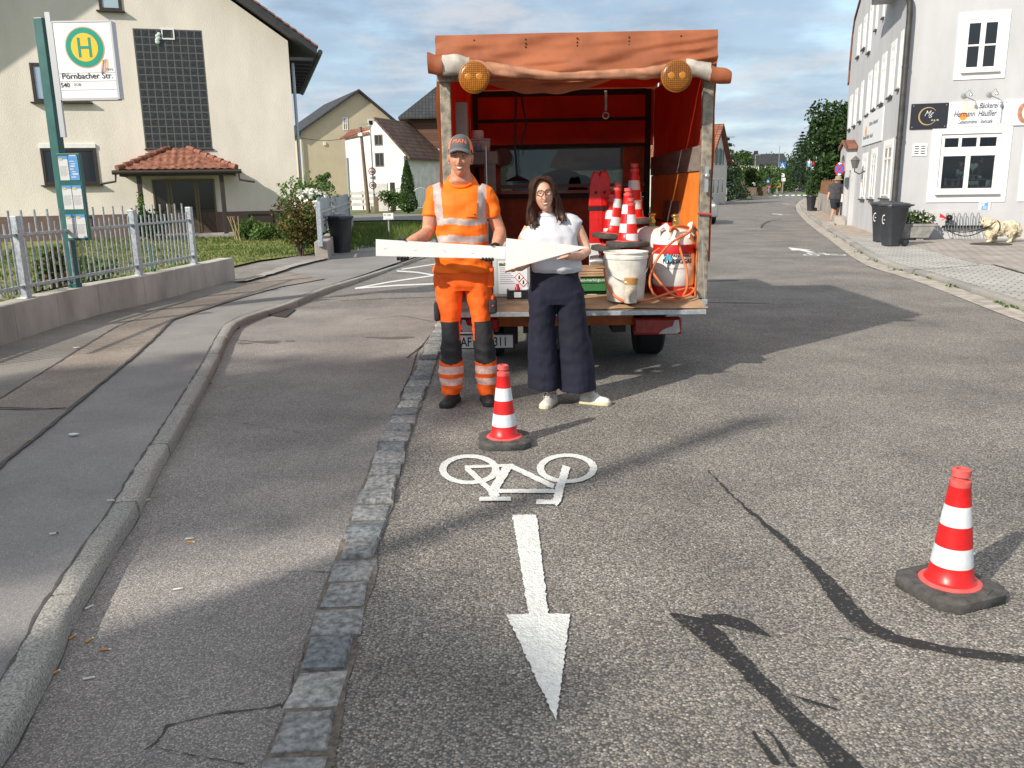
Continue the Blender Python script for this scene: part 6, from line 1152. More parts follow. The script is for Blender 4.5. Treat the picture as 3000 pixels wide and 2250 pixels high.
# canvas shell (outer orange, inner red skin)
m = MB()
def sheet(mb, f, nu, nv, m_=0):
    mb.loft([[Vector(f(i/nu, j/nv)) for i in range(nu+1)] for j in range(nv+1)], m_, False, False)
nz = lambda x, y, s=0, k=1: noise.noise(Vector((x*k, y*k, s)))
for sx in (-1, 1): sheet(m, lambda u, v: (sx*(HW2+.012+.02*nz(u*4, v*5, sx)), u*DEP, .92+(ZT-.92)*v), 30, 18)
sheet(m, lambda u, v: (-HW2-.012+u*(2*HW2+.024), v*DEP, ZT+.01+.02*nz(u*5, v*5, 3)+(.0 if .02 < u < .98 else -.01)), 30, 24)
sheet(m, lambda u, v: (-HW2+u*2*HW2, DEP+.02, 2.1+(ZT-2.1)*v), 10, 6); m.build('canvas_cover', TARP, van, 60, fixn=False)
m = MB()
for sx in (-1, 1): sheet(m, lambda u, v: (sx*(HW2-.045+.012*nz(u*5, v*4, sx+9)), .1+u*(DEP-.13), 1.62+(ZT-.1-1.62)*v), 24, 14)
sheet(m, lambda u, v: (-HW2+.05+u*(2*HW2-.1), .1+v*(DEP-.15), ZT-.07+.015*nz(u*4, v*4, 6)), 20, 20); sheet(m, lambda u, v: (-HW2+.05+u*(2*HW2-.1), DEP-.05+.012*nz(u*5, v*4, 2), 2.0+(ZT-.1-2.0)*v), 20, 10); m.build('inner_canvas', TARPIN, van, 60, fixn=False)
# frame posts and rails
for x in (-HW2+.055, HW2-.045): MB().bx(x-.042, x+.042, .0, .07, ZB, ZT-.12).build('rear_post', RUSTY, van, bev=.006)
for x in (-HW2+.11, HW2-.12): MB().bx(x-.03, x+.03, DEP-.14, DEP-.075, ZB, ZT-.1).build('front_post', DARKSTEEL, van)
zbar = L(1500, 227, 7.08).z; MB().bx(-HW2+.0, HW2-.0, -.045, -.005, zbar-.022, zbar+.022).build('rear_crossbar', RUSTY, van, bev=.005)
YB = 10.1
zr1, zr2, zr3 = [L(1650, 60+y/2.212, YB).z for y in (645, 812, 1100)]
for z, h, mt, nm in ((zr1, .035, DARKSTEEL, 'wall_rail'), (zr2, .035, DARKSTEEL, 'wall_rail'), (zr3+.05, .04, M('pale_rail', (.25, .21, .19), .7), 'wall_rail'), (zr3-.06, .05, DARKSTEEL, 'wall_rail'), (L(1650, 60+470/2.212, YB).z, .06, DARKSTEEL, 'wall_rail')): MB().bx(-HW2+.14, HW2-.15, DEP-.14, DEP-.085, z-h/2, z+h/2).build(nm, mt, van)
for sx in (-1, 1):
    MB().bx(sx*(HW2-.075)-.012, sx*(HW2-.075)+.012, .08, DEP-.15, 1.66, 1.86).build('side_slat', M('grey_board_slat', (.2, .17, .15), .8, var=.3, vs=5, stretch=(1, .3, 3)), van)
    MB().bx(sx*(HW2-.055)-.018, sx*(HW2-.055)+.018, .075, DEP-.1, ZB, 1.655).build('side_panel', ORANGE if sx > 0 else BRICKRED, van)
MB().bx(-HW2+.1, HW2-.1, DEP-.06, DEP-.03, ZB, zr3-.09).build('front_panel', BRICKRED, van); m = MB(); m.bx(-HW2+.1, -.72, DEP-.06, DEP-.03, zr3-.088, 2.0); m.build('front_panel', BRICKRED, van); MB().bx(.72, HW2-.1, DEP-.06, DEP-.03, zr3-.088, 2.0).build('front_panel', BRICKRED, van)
MB().bx(HW2-.083, HW2-.074, 1.0, 2.0, .72, 1.4).build('faded_plate', M('faded_grey_plate', (.3, .2, .15), .8, var=.3, vs=6), van)
for z in (1.18, 1.02): MB().bx(HW2-.09, HW2-.0745, .1, DEP-.2, z, z+.008).build('tie_wire', DARKSTEEL, van)
# cab seen through its rear window
CABO = M('cab_orange', (.6, .14, .02), .35, coat=.4); m = MB(); c0, c1, cz0, cz1 = DEP+.08, DEP+1.75, .42, 2.04
m.bx(-.95, -.9, c0, c1, cz0, 1.25); m.bx(.9, .95, c0, c1, cz0, 1.25); m.bx(-.95, .95, c0, c1, cz1, cz1+.06); m.bx(-.95, .95, c0, c1, cz0-.05, cz0); m.bx(-.95, .95, c0, c0+.03, cz0, zr3-.0); m.bx(-.95, .95, c1, c1+.05, cz0, 1.15); m.bx(-.95, -.72, c0, c0+.03, zr3, cz1); m.bx(.72, .95, c0, c0+.03, zr3, cz1)
for x in (-.93, .93):
    for y in (c0+.05, c1-.25): m.bx(x-.02, x+.02, y, y+.1, 1.25, cz1)
m.loft([[(-.95, c1+.05, cz0), (.95, c1+.05, cz0), (.95, c1+.05, 1.15), (-.95, c1+.05, 1.15)], [(-.9, c1+.75, cz0), (.9, c1+.75, cz0), (.85, c1+.7, .98), (-.85, c1+.7, .98)]]); m.build('cab', CABO, van)
MB().bx(-.72, .72, c0+.01, c0+.016, zr3, cz1).build('cab_rear_window', clear_glass('smoky_glass', (.2, .215, .205)), van); MB().prism([(-.9, c1+.03, 1.16), (.9, c1+.03, 1.16), (.85, c1-.3, cz1), (-.85, c1-.3, cz1)], (0, .01, .005)).build('windscreen', clear_glass(), van)
for x in (-.45, .4):
    s = MB(); s.bx(x-.25, x+.25, c0+.35, c0+.55, .6, 1.42); s.bx(x-.13, x+.13, c0+.37, c0+.5, 1.43, 1.62); s.build('seat', M('dark_seat', (.025, .025, .028), .9), van, bev=.05)
m = MB(); m.ball((0, c0+.2, zr3+.1), (.28, .1, .14)); m.ball((.2, c0+.22, zr3+.08), (.18, .1, .1)); m.build('seat_jacket', M('dull_red_cloth', (.2, .03, .03), .9), van, 60)
m = MB(); m.lathe([(0, 0), (.1, 0), (.1, .012), (0, .012)], L(1475, 460, YB-.3), 24, 0, Matrix.Rotation(pi/2, 3, 'X')); m.build('round_vent', M('dull_grey_disc', (.12, .1, .1), .6), van, 50)
# rear canvas flap, rolled up
m = MB()
def flap(u, v):
    x = -HW2-.005+u*(2*HW2+.01); drop = .30+.10*sin(pi*u)-.05*u; w = v**1.2
    y = -.03-.05*w-.06*w*abs(sin(pi*u))-.012*sin(u*9+v*3+2*nz(u*2, v))*w-.035*nz(u*3.5, v*3.2, 4)*(.3+w)-.045*nz(u*7+v*3, v*5-u*2, 7)*(.3+.7*v)
    return (x, y, ZT+.015-drop*v-.02*nz(u*5, v*3, 1)*v)
sheet(m, flap, 110, 30); m.build('rear_flap', TARP, van, 80, fixn=False)
def rollpts(pts, Y=6.99): return [L(1200+x/2.212, 60+y/2.212, Y) for x, y in pts]
roll = rollpts([(122, 282), (215, 286), (300, 290), (390, 298)]); rw_ = random.Random(4)
def wrinkled(mb, pts, rs, m_, seg=14, amp=.18, seed=0):
    pts = smooth_line(pts, 2); n = len(pts); rings = []
    for i, p in enumerate(pts):
        f = i/(n-1)*(len(rs)-1); k = min(len(rs)-2, int(f)); r = rs[k]+(rs[k+1]-rs[k])*(f-k); ring = []
        for q in range(seg):
            a = 2*pi*q/seg+i*.05; rr = r*(1+amp*noise.noise(Vector((p.x*9, a*1.1, seed)))*1.6+.06*sin(3*a)); ring.append(p+Vector((0, rr*cos(a)*.8, rr*sin(a))))
        rings.append(ring)
    mb.loft(rings, m_)
m = MB(); wrinkled(m, rollpts([(120, 280), (165, 283), (214, 286)]), [.078, .076, .08], 0, seed=1); wrinkled(m, rollpts([(214, 287), (300, 290), (392, 300)]), [.079, .08, .07], 1, seed=2)
wrinkled(m, rollpts([(388, 300), (520, 318), (640, 328), (800, 345), (1000, 362), (1200, 352), (1400, 345), (1560, 338), (1680, 322)], 6.94), [.062, .05, .044, .036, .026, .032, .038, .045, .045], 2, 16, .3, 3)
wrinkled(m, rollpts([(1790, 290), (1860, 305), (1950, 335)]), [.05, .062, .066], 1, seed=5); wrinkled(m, rollpts([(1945, 336), (2000, 352), (2082, 368)]), [.068, .06, .042], 0, seed=6); m.build('rolled_canvas', [TARP, TARPW, M('faded_pink_tarp', (.5, .24, .14), .65, var=.25, vs=7, trans=.15, bump=.3, bs=18)], van, 70)
for k in range(5):
    fx = -HW2+.3+k*.4
    for z in (ZT-.03, ZT-.06, ZT-.085): MB().ball((fx+.004*k, -.045, z), (.006, .008, .008), 0, 8, 5).build('eyelet', DARKSTEEL, van, 60)
m = MB()
def sag(u, v): x = -HW2+.33+u*1.15; d_ = (.125*sin(pi*min(1, u*1.05))**.8+.01); return (x, -.03+.06*v-.025*sin(u*9+v*3)*v-.02*nz(u*7, v*4, 2), zbar+.01-d_*v-.012*nz(u*8, v*2, 5))
sheet(m, sag, 50, 8); m.build('hanging_canvas', TARP, van, 80, fixn=False)
AMB = bricks('amber_lens', (.42, .15, .006), (.33, .11, .005), (.15, .045, .002), .015, .015, .0022, .3, 'xz', .8, 0, .45)
for i, (x, y) in enumerate(((418, 368), (1730, 360))):
    c = L(1200+x/2.212, 60+y/2.212, 6.83); o = MB().lathe([(.0, -.024), (.05, -.0235), (.09, -.021), (.106, -.016), (.112, -.008)], c, 32, 0, Matrix.Rotation(-pi/2, 3, 'X')).build('warning_lamp', AMB, van, 60)
    for s in (-1, 1): MB().lathe([(.026, 0), (.024, .0015), (.012, .002), (0, .002)], c+Vector((s*.042, -.0235, .002)), 16, 0, Matrix.Rotation(pi/2, 3, 'X')).build('lamp_bulb', M('bulb_glow', (.44, .17, .01), .3), o, 60)
    q = MB().lathe([(.112, -.008), (.118, -.006), (.118, .03), (.1, .05), (0, .05)], c, 32, 0, Matrix.Rotation(-pi/2, 3, 'X')).build('lamp_housing', M('lamp_rim', (.3, .11, .01), .4), van, 60)
m = MB(); p = L(1200+1272/2.212, 60+455/2.212, 7.5); m.cyl(p, p-Vector((0, 0, .16)), .012, n=6); m.tube([p-Vector((0, 0, .2))+Vector((.025*cos(a), 0, .025*sin(a))) for a in [i*2*pi/12 for i in range(13)]], .007, 6); m.build('roof_hook', RUSTY, van)
p = L(1200+690/2.212, 60+480/2.212, 9); m = MB(); m.tube([p, p-Vector((.02, 0, .5)), p-Vector((0, 0, .82))], .012, 6); m.tube([p-Vector((.12, 0, .85)), p-Vector((0, 0, .82)), p-Vector((-.12, 0, .85))], [.006, .035, .006], 6); m.tube([p+Vector((.05, 0, 0)), p+Vector((.1, 0, -.3)), p+Vector((.03, 0, -.5))], .01, 6); m.build('hanging_tool', BLACK, van)
# shelf on the left inside
sa, sb_ = L(1200+400/2.212, 60+850/2.212, 8.2), L(1200+570/2.212, 60+930/2.212, 8.2)
MB().bx(-HW2+.09, sb_.x, sa.y, sa.y+1.5, sb_.z, sa.z).build('shelf', M('grey_shelf', (.2, .185, .165), .7, var=.15, vs=4), van, bev=.006); MB().bx(L(1423, 700, 8.2).x, sb_.x-.02, sa.y+.02, sa.y+.08, ZB, sb_.z).build('shelf_post', M('grey_shelf', (1, 1, 1)), van)
m = MB(); a = L(1200+493/2.212, 60+812/2.212, 8.1); m.cyl((a.x, a.y, ZB+.3), a, .008, n=8); m.build('steel_rod', M('bright_rod', (.6, .6, .58), .3, metal=.7), van)
MB().bx(-HW2+.1, -HW2+.2, .35, .5, L(1310, 420, 7.5).z-.1, L(1310, 300, 7.5).z).build('wall_box', M('grey_box_metal', (.3, .28, .25), .6), van, bev=.01)
# catch and straps on the right post
m = MB(); a = L(1200+1922/2.212, 60+1030/2.212, 7.05); m.bx(a.x-.015, a.x+.015, a.y-.02, a.y, a.z-.1, a.z+.1); m.ball(a+Vector((0, -.02, .03)), .025, 0, 8, 5); m.build('post_catch', M('bright_steel', (.6, .6, .6), .3, metal=.8), van, 60)
m = MB(); a = L(2044, 848, 7.0); b = L(2066, 908, 7.02); b = L(2064, 905, 6.85); m.cyl((b.x, b.y, ZE-.03), (b.x, b.y, ZE+.06), .01, n=6); m.tube([(b.x, b.y, ZE+.06), (b.x-.02, b.y-.01, ZE-.01)], .008, 6); m.cyl((b.x+.0, b.y, ZE+.06), (b.x+.0, -.03, 1.1), .003, n=5); m.build('gate_hook', M('bright_steel', (.6, .6, .6), .3, metal=.8), van)
m = MB(); a = L(2066, 625, 7.05); m.tube([(a.x-.06, -.015, a.z), (a.x+.05, -.02, a.z-.01), (a.x+.06, .08, a.z-.01)], .01, 6); m.build('red_strap', M('red_strap', (.4, .05, .04), .7), van)
# underneath
MB().bx(-.86, .5, .12, .22, .38, .53).build('rear_beam', M('dull_orange_beam', (.4, .1, .015), .55, var=.3, vs=6), van, bev=.01)
m = MB(); m.bx(-.45, -.33, .25, 4.6, .3, .42); m.bx(.33, .45, .25, 4.6, .3, .42); m.bx(-.33, .33, 1.6, 2.2, .22, .42); m.cyl((-.7, .82, .33), (.7, .82, .33), .05); m.ball((0, .82, .33), .12); m.bx(-.62, -.5, .3, .5, .2, .43); m.bx(-.2, .15, .3, .8, .24, .4); m.build('chassis', DARKSTEEL, van)
TYRE = M('tyre_rubber', (.014, .014, .015), .85, var=.2, vs=20, bump=.2, bs=60)
for x in (-.76, .72):
    for y in (.83, 4.1):
        w = MB().lathe([(.14, -.13), (.24, -.135), (.31, -.125), (.335, -.1), (.335, .1), (.31, .125), (.24, .135), (.14, .13)], (x, y, .335), 36, 0, Matrix.Rotation(pi/2, 3, 'Y')).build('wheel', TYRE, van, 40); MB().lathe([(0, -.1), (.14, -.1), (.15, -.128), (.15, .128), (.14, .1), (0, .1)], (x, y, .335), 24, 0, Matrix.Rotation(pi/2, 3, 'Y')).build('rim', GREYM, w, 40)
def taillight(px0, px1, py0, py1, flip):
    a = L(px0, py0, 7.13); b = L(px1, py1, 7.13); x0, x1, z1, z0 = a.x, b.x, a.z, b.z; w, h = x1-x0, z1-z0; o = MB().bx(x0, x1, a.y, a.y+.09, z0, z1).build('tail_light', M('tail_red', (.3, .008, .012), .2, coat=.5, var=.25, vs=14), van, bev=.02)
    s = -1 if flip else 1; cx = (x0+x1)/2; pts = [(.02, -.42), (.1, -.2), (.2, -.08), (.3, .0), (.34, .35), (.42, .38), (.44, .1), (.46, -.3), (.4, -.42)]
    MB().prism([(cx+s*u*w, a.y-.006, (z0+z1)/2+v*h) for u, v in pts], (0, .005, 0)).build('reversing_lens', M('tail_white', (.55, .5, .5), .25, var=.15, vs=20), o); return o
taillight(1857, 1997, 932, 980, False); taillight(1345, 1462, 932, 972, True)
a, b = L(1326, 983, 7.28), L(1503, 1018, 7.28); pl_ = MB().bx(a.x, b.x, a.y, a.y+.01, b.z, a.z).build('number_plate', M('plate_white', (.72, .72, .7), .4), van, bev=.003); h = a.z-b.z; m = MB(); w = b.x-a.x; put_text(m, 'PAF Y', h*.98, (a.x+w*.05, a.y-.002, b.z+h*.16), sx=.74, bold=.0015); put_text(m, '311', h*.98, (a.x+w*.675, a.y-.002, b.z+h*.16), sx=.74, bold=.0015)
for x0, x1, z0, z1 in ((0, w, 0, .004), (0, w, h-.004, h)): m.bx(a.x+x0+.004, a.x+x1-.004, a.y-.002, a.y-.0002, b.z+z0+.002, b.z+z1-.001)
m.build('plate_lettering', INK, pl_, fixn=False)
MB().bx(b.x-.6, b.x+.02, a.y+.011, a.y+.03, b.z-.01, a.z+.01).build('plate_holder', BLACK, van)
# ================================================================ CARGO
CRED = M('cone_red', (.6, .012, .012), .38, var=.12, vs=18, bump=.05, bs=50); CWH = M('cone_reflective_white', (.66, .7, .72), .42, var=.12, vs=22, det=8); CRUB = M('cone_rubber', (.075, .072, .068), .75, var=.35, vs=22, bump=.35, bs=55, det=8); CFL = M('cone_soft_red', (.62, .1, .09), .6, var=.2, vs=20)
def cone(label, loc, rz=0, s=1.0, group='red and white traffic cones', tilt=None):
    t = thing('traffic_cone', label, 'traffic cone', loc, rz, group); t.scale = (s, s, s)
    if tilt: t.rotation_euler = (tilt[0], tilt[1], rz)
    r = lambda z: .084-(z-.05)/.40*.048
    prof = [(.112, .038), (.112, .05), (.095, .056), (r(.06), .064), (r(.12), .12), (r(.122), .122), (r(.198), .198), (r(.2), .2), (r(.28), .28), (r(.282), .282), (r(.36), .36), (r(.362), .362), (r(.432), .432), (.0385, .434), (.0385, .455), (.024, .46), (.024, .468), (.034, .472), (.034, .497), (.03, .5), (.018, .5), (.018, .44)]
    ms = []
    for (a, za), (b, zb3_) in zip(prof, prof[1:]): z = (za+zb3_)/2; ms.append(1 if (.121 < z < .199 or .281 < z < .361) else (2 if z < .06 or z > .433 else 0))
    MB().lathe(prof, n=36, ms=ms).build('cone_body', [CRED, CWH, CFL], t, 50)
    def oct_(k, z): return [Vector((x*k, y*k, z)) for x, y in ((-.155, -.105), (-.105, -.155), (.105, -.155), (.155, -.105), (.155, .105), (.105, .155), (-.105, .155), (-.155, .105))]
    b = MB(); b.loft([oct_(1.0, 0), oct_(1.03, .006), oct_(1.02, .038), oct_(.96, .045), oct_(.8, .048)])
    for i in range(8):
        a = i*pi/4+pi/8; q = Matrix.Rotation(a, 3, 'Z'); b.box(q @ Vector((.13, 0, .046)), (.03, .06, .008), 0, q)
    b.build('cone_base', CRUB, t, 45); return t
cone('traffic cone standing on the road between the two people and the bicycle symbol', G(1478, 1299), radians(2)); cone('traffic cone standing alone at the right side of the road', G(2779, 1733), radians(20))
sx_ = 7.5; S_ = 1.0
pc = P(1838, 722, sx_); zb0 = ZB
cone('cone in the van on top of the nearest stack, above the white bucket', (pc.x, pc.y, pc.z), .3, S_)
n = int((pc.z-ZB)/.085)
for k in range(1, n+1): cone('lower cone of the nearest stack in the van, only its base showing', (pc.x+.02*sin(k*2), pc.y+.02*cos(k*3), pc.z-k*.085), .3+.15*sin(k), S_)
pd = P(1856, 655, 8.05); cone('tallest standing cone in the van, behind the nearest stack', (pd.x, pd.y, pd.z), .1, 1.09)
n = int((pd.z-ZB)/.085)
for k in range(1, n+1): cone('lower cone of the back stack in the van, only its base showing', (pd.x+.02*sin(k*2), pd.y, pd.z-k*.085), .15*sin(k), 1.04)
pe = P(1793, 700, 7.85); cone('cone tilted to the left in the van beside the nearest stack', (pe.x, pe.y, pe.z), .2, 1.0, tilt=(0, radians(6)))
for k in range(1, int((pe.z-ZB)/.1)): cone('base of a nested cone below the tilted one in the van', (pe.x-.01*k, pe.y, pe.z-k*.1), .2*sin(k), 1.0)
pf = P(1776, 705, 8.3); cone('rear cone in the van half hidden between beacon and tilted cone', (pf.x, pf.y, pf.z), 0, 1.02)
for i, (x, y0, y1, l) in enumerate(((126, 145, 430, 'left of two red guide beacons standing in the van'), (190, 137, 428, 'right of two red guide beacons standing in the van'))):
    Y = 8.05; a = P(1700+x/2.764, 450+y0/2.764, Y); b = P(1700+x/2.764, 450+y1/2.764, Y); t = thing('guide_beacon', l, 'beacon', (a.x, Y, ZB), radians(-4 if i == 0 else 3), 'red guide beacons in the van'); H0, H1 = b.z-ZB, a.z-ZB; m = MB()
    def rr(w, d, z): return [Vector(v) for v in ((-w, -d, z), (w, -d, z), (w, d, z), (-w, d, z))]
    m.loft([rr(.068, .05, H0), rr(.066, .05, H0+.05), rr(.05, .045, H1-.07), rr(.025, .03, H1)]); m.build('beacon_cap', CRED, t, bev=.015); MB().bx(-.07, .07, -.04, .04, H0-.03, H0-.001).build('beacon_collar', BLACK, t)
    q = MB(); zz_ = [0, .1, H0*.3, H0*.56, H0-.031]
    q.bx(-.058, .058, -.03, .03, .0, H0*.25, 0); q.bx(-.058, .058, -.03, .03, H0*.25, H0*.55, 1); q.bx(-.058, .058, -.03, .03, H0*.55, H0-.031, 0); q.build('beacon_board', [CRED, CWH], t, fixn=True); MB().lathe([(0, -.001), (.014, 0), (.01, .008), (0, .01)], (0, -.055, H0+.13), 10, 0, Matrix.Rotation(pi/2, 3, 'X')).build('cap_bolt', BLACK, t)
def upright(px, py): return G(px, py, ZB)
# white bucket
p = upright(1832, 879); t = thing('bucket', 'scuffed white plastic bucket with wire handle at the edge of the van floor', 'bucket', p); k = 1.0; m = MB(); Hb = P(1832, 736, p.y).z-ZB; m.lathe([(0, .0), (.145, .0), (.152, .01), (.176, Hb-.06), (.184, Hb-.055), (.184, Hb-.035), (.178, Hb-.03), (.18, Hb-.012), (.187, Hb-.01), (.187, Hb), (.178, Hb), (.16, Hb-.05), (.14, .02), (0, .02)], n=40); m.build('bucket_body', M('scuffed_white_plastic', (.62, .6, .55), .45, var=.22, vs=9, det=9, lo=.3, hi=.55), t, 40)
MB().tube([(.19*cos(a), -.19*abs(sin(a))**1.2-.005, Hb-.06-.17*sin(a)) for a in [pi*i/18 for i in range(19)]], .0035, 6).build('wire_handle', GREYM, t, 60); MB().cyl((-.035, -.2, Hb-.235), (.035, -.2, Hb-.235), .01).build('handle_grip', WHITE, t)
m = MB(); m.bx(.09, .092, -.13, -.1, .2, .3)
# tin
p = upright(1844, 882)+Vector((0, -.17, 0)); p = G(1844, 884, ZB); p = Vector((p.x, p.y-.06, ZB)); t = thing('canister', 'beige tube tin with a brown lid before the white bucket', 'canister', p); MB().lathe([(0, 0), (.05, 0), (.052, .006), (.052, .15), (0, .15)], n=28).build('tube', M('stained_beige', (.5, .45, .37), .6, var=.25, vs=18), t, 40); MB().lathe([(.0535, .151), (.0535, .2), (.05, .204), (0, .204)], n=28).build('lid', M('brown_lid', (.4, .2, .05), .5, var=.15, vs=15), t, 40)
# gas bottles
def bottle(label, p, band=True, s=1.0, text=True):
    t = thing('gas_bottle', label, 'gas bottle', p); t.scale = (s,)*3; GW = M('gas_bottle_white', (.74, .73, .7), .35, var=.07, vs=9); GR = M('gas_bottle_red', (.5, .012, .015), .4, var=.12, vs=10)
    prof = [(.0, .06), (.15, .07), (.178, .1), (.181, .2), (.181, .215), (.183, .225), (.181, .235), (.181, .36), (.181, .44), (.16, .5), (.12, .545), (.06, .57), (0, .575)]; MB().lathe(prof, n=44, ms=[0]*7+([1] if band else [0])+[0]*4).build('bottle_body', [GW, GR], t, 50)
    MB().lathe([(.165, .0), (.172, .0), (.172, .085), (.165, .085)], n=40).build('foot_ring', GR, t, 40); MB().tube([(0, 0, .56), (0, 0, .66)], [.028, .02], 12).build('valve', M('brass', (.5, .36, .12), .3, metal=.9), t, 50)
    v = MB(); v.cyl((0, -.02, .62), (0, -.09, .62), .016); v.ball((0, 0, .675), (.035, .035, .018)); v.build('valve_tap', M('brass', (1, 1, 1)), t, 50); MB().cyl((-.0, -.02, .585), (0, -.05, .585), .018).build('green_tag', M('tag_green', (.05, .35, .1), .5), t)
    if text:
        x = MB()
        def wrap(txt, size, z, r, bold=0, sx=1):
            vs, fs = text_mesh(txt, size, sx=sx, align='CENTER', bold=bold); x.add([Vector((sin(v.x/r)*(r+.0015), -cos(v.x/r)*(r+.0015), z+v.y)) for v in vs], fs)
        wrap('FLÜSSIGGAS', .05, .285, .182, .0015, .98); wrap('PROPAN TANKE', .034, .338, .182, .001); wrap('VOLLPFAND-FLASCHE', .018, .235, .184); x.build('lettering', INK, t, fixn=False)
    return t
gp = upright(1980, 868)+Vector((0, .12, 0)); g1 = bottle('white gas bottle with red band and black lettering at the right of the van floor', gp)
rg_c = MB(); rr_ = random.Random(9)
for s, a0 in ((1, -2.4), (1, -.5)):
    m = MB(); e_ = Vector((cos(a0), sin(a0), 0)); q_ = Vector((-e_.y, e_.x, 0))
    m.tube([e_*.14-q_*.06+Vector((0, 0, .49)), e_*.15-q_*.045+Vector((0, 0, .57)), e_*.13+Vector((0, 0, .6)), e_*.15+q_*.045+Vector((0, 0, .57)), e_*.14+q_*.06+Vector((0, 0, .49))], [.03, .028, .034, .028, .03], 8, ell=(.5, 1)); m.build('collar_handle', M('gas_bottle_white', (1, 1, 1)), g1, 50)
g2 = bottle('second white gas bottle half hidden behind the lettered one', gp+Vector((-.13, .4, .0)), False, 1.0, False); MB().lathe([(.188, .12), (.19, .13), (.19, .34), (.188, .35)], n=40).build('red_sleeve', M('gas_bottle_red', (1, 1, 1)), g2, 40)
for i, (x, y, l) in enumerate(((702, 662, 'left red gas cap behind the bottles in the van'), (735, 690, 'right red gas cap behind the bottles in the van'))):
    q = P(1700+x/2.764, 450+y/2.764, 7.95+i*-.12); m = MB(); r = .055; m.lathe([(r, ZB-q.z), (r, .02), (r, .09), (r*.85, .115), (0, .118)], n=24); o = m.build('gas_cylinder', M('gas_bottle_red', (1, 1, 1)), None, 50); o.location = q; tag(o, l.replace('gas cap', 'slim gas cylinder'), 'gas bottle')
m = MB(); q = P(1923, 775, 7.75); m.box((0, 0, 0), (.03, .02, .07), 0, Matrix.Rotation(.5, 3, 'Y')); m.box((.03, .0, -.01), (.03, .02, .05), 0, Matrix.Rotation(-.4, 3, 'Y')); o = m.build('blue_rag', M('sky_blue_rag', (.1, .42, .6), .8), None, bev=.008); o.location = P(1953, 756, gp.y-.2); tag(o, 'small blue rag stuck on the gas bottle', 'cloth')
# hose
def hp(x, y, d): return P(1700+x/2.764, 450+y/2.764, gp.y-.2+d)
path = [hp(800, 640, .15), hp(770, 600, .05), hp(720, 640, -.02), hp(740, 590, .0), hp(830, 580, .05), hp(905, 610, .1), hp(880, 645, -.02), hp(780, 690, -.06), hp(690, 760, -.1), hp(610, 870, -.14), hp(560, 990, -.16), hp(565, 1090, -.17), hp(610, 1160, -.18), hp(690, 1198, -.2), hp(770, 1195, -.2), hp(840, 1150, -.18), hp(872, 1060, -.12), hp(860, 930, -.05), hp(825, 830, -.03), hp(800, 740, -.02), hp(790, 680, .0), hp(830, 660, .05)]
path2 = [hp(640, 770, -.06), hp(590, 800, -.1), hp(565, 850, -.12), hp(570, 940, -.13), hp(640, 1040, -.17), hp(720, 1130, -.2), hp(790, 1170, -.22), hp(880, 1150, -.2), hp(930, 1100, -.12), hp(900, 1085, -.1), hp(800, 1105, -.19), hp(700, 1135, -.21), hp(590, 1175, -.24), hp(480, 1200, -.26), hp(390, 1205, -.27), hp(300, 1175, -.25), hp(235, 1110, -.2), hp(205, 1020, -.12), hp(195, 930, -.05)]
HOSE = M('orange_gas_hose', (.6, .15, .045), .5, var=.12, vs=20); hos = thing('gas_hose', 'long orange gas hose looped over the bottle and along the van floor', 'hose', (0, 0, 0))
def clampz(ps): return [Vector((q.x, q.y, max(q.z, ZB+.012))) for q in ps]
MB().tube(clampz(smooth_line(path, 3)), .0105, 10).build('hose_loop', HOSE, hos, 60); MB().tube(clampz(smooth_line(path2, 3)), .0105, 10).build('hose_run', HOSE, hos, 60)
m = MB()
for k in range(5): m.tube([P(2015, 700, 7.75)+Vector((.09+.07*cos(a), .03*k-.1, .11*sin(a)-.02)) for a in [i*2*pi/20 for i in range(21)]], .0095, 8)
tag(m.build('hose_coil', HOSE, None, 60), 'coil of orange hose hanging behind the gas bottle', 'hose')
# boxes
GB = M('green_carton', (.025, .14, .04), .6, var=.15, vs=6); GBT = M('carton_print', (.6, .65, .6), .6)
for i, (y0, y1) in enumerate(((1168, 1192), (1130, 1162), (1052, 1112), (996, 1046))):
    Y = 7.4; a = P(1700+216/2.764, 450+y0/2.764, Y); b = P(1700+216/2.764, 450+y1/2.764, Y); z0 = max(ZB, b.z); z1 = a.z; w = .52+.02*(i % 2)
    t = thing('carton', ['lowest green carton in the pile behind the woman', 'second green carton from the bottom of the pile behind the woman', 'thickest green carton of the pile behind the woman', 'topmost dark green carton of the pile behind the woman'][i], 'box', (a.x-w/2-.004*i, Y+.2, z0), 0, 'flat green cartons in the van'); MB().bx(-w/2, w/2, -.2, .2, 0, max(.02, z1-z0)).build('carton_body', GB, t, bev=.003)
    if i != 2: m = MB(); put_text(m, 'eco-markings.com', min(.034, (z1-z0)*.7), (w*.5-.13 if i < 2 else w*.5-.1, -.2025, (z1-z0)*.3), align='RIGHT' if 0 else 'CENTER', bold=.0008); m.build('lettering', GBT, t, fixn=False)
a = P(1760, 450+985/2.764, 7.4); m = MB()
for k in range(3): m.bx(-.3+.01*k, .28-.02*k, -.22, .2, k*.022, k*.022+.018)
o = m.build('cardboard_stack', CARDB, None, bev=.003); o.location = (a.x-.1, 7.6, P(1760, 450+992/2.764, 7.4).z); tag(o, 'flattened brown cardboard lying on the green cartons', 'cardboard')
m = MB()
def cb(u, v): x = -.2+u*1.2; y = -.26+v*.75+.04*nz(u*3, v*2, 5); return (x-.12*(v-.5)*u, y, ZB+.004+min(0, y)*(ZB-ZE)/.3+.012*nz(u*4, v*4)**2+(.02*max(0, .25-v)*4*abs(nz(u*3, 0, 8)) if v < .25 else 0))
sheet(m, cb, 40, 24); o = m.build('cardboard_mat', CARDB, None, 60, fixn=False); o.matrix_world = VM; tag(o, 'brown cardboard mat spread on the van floor edge', 'cardboard')
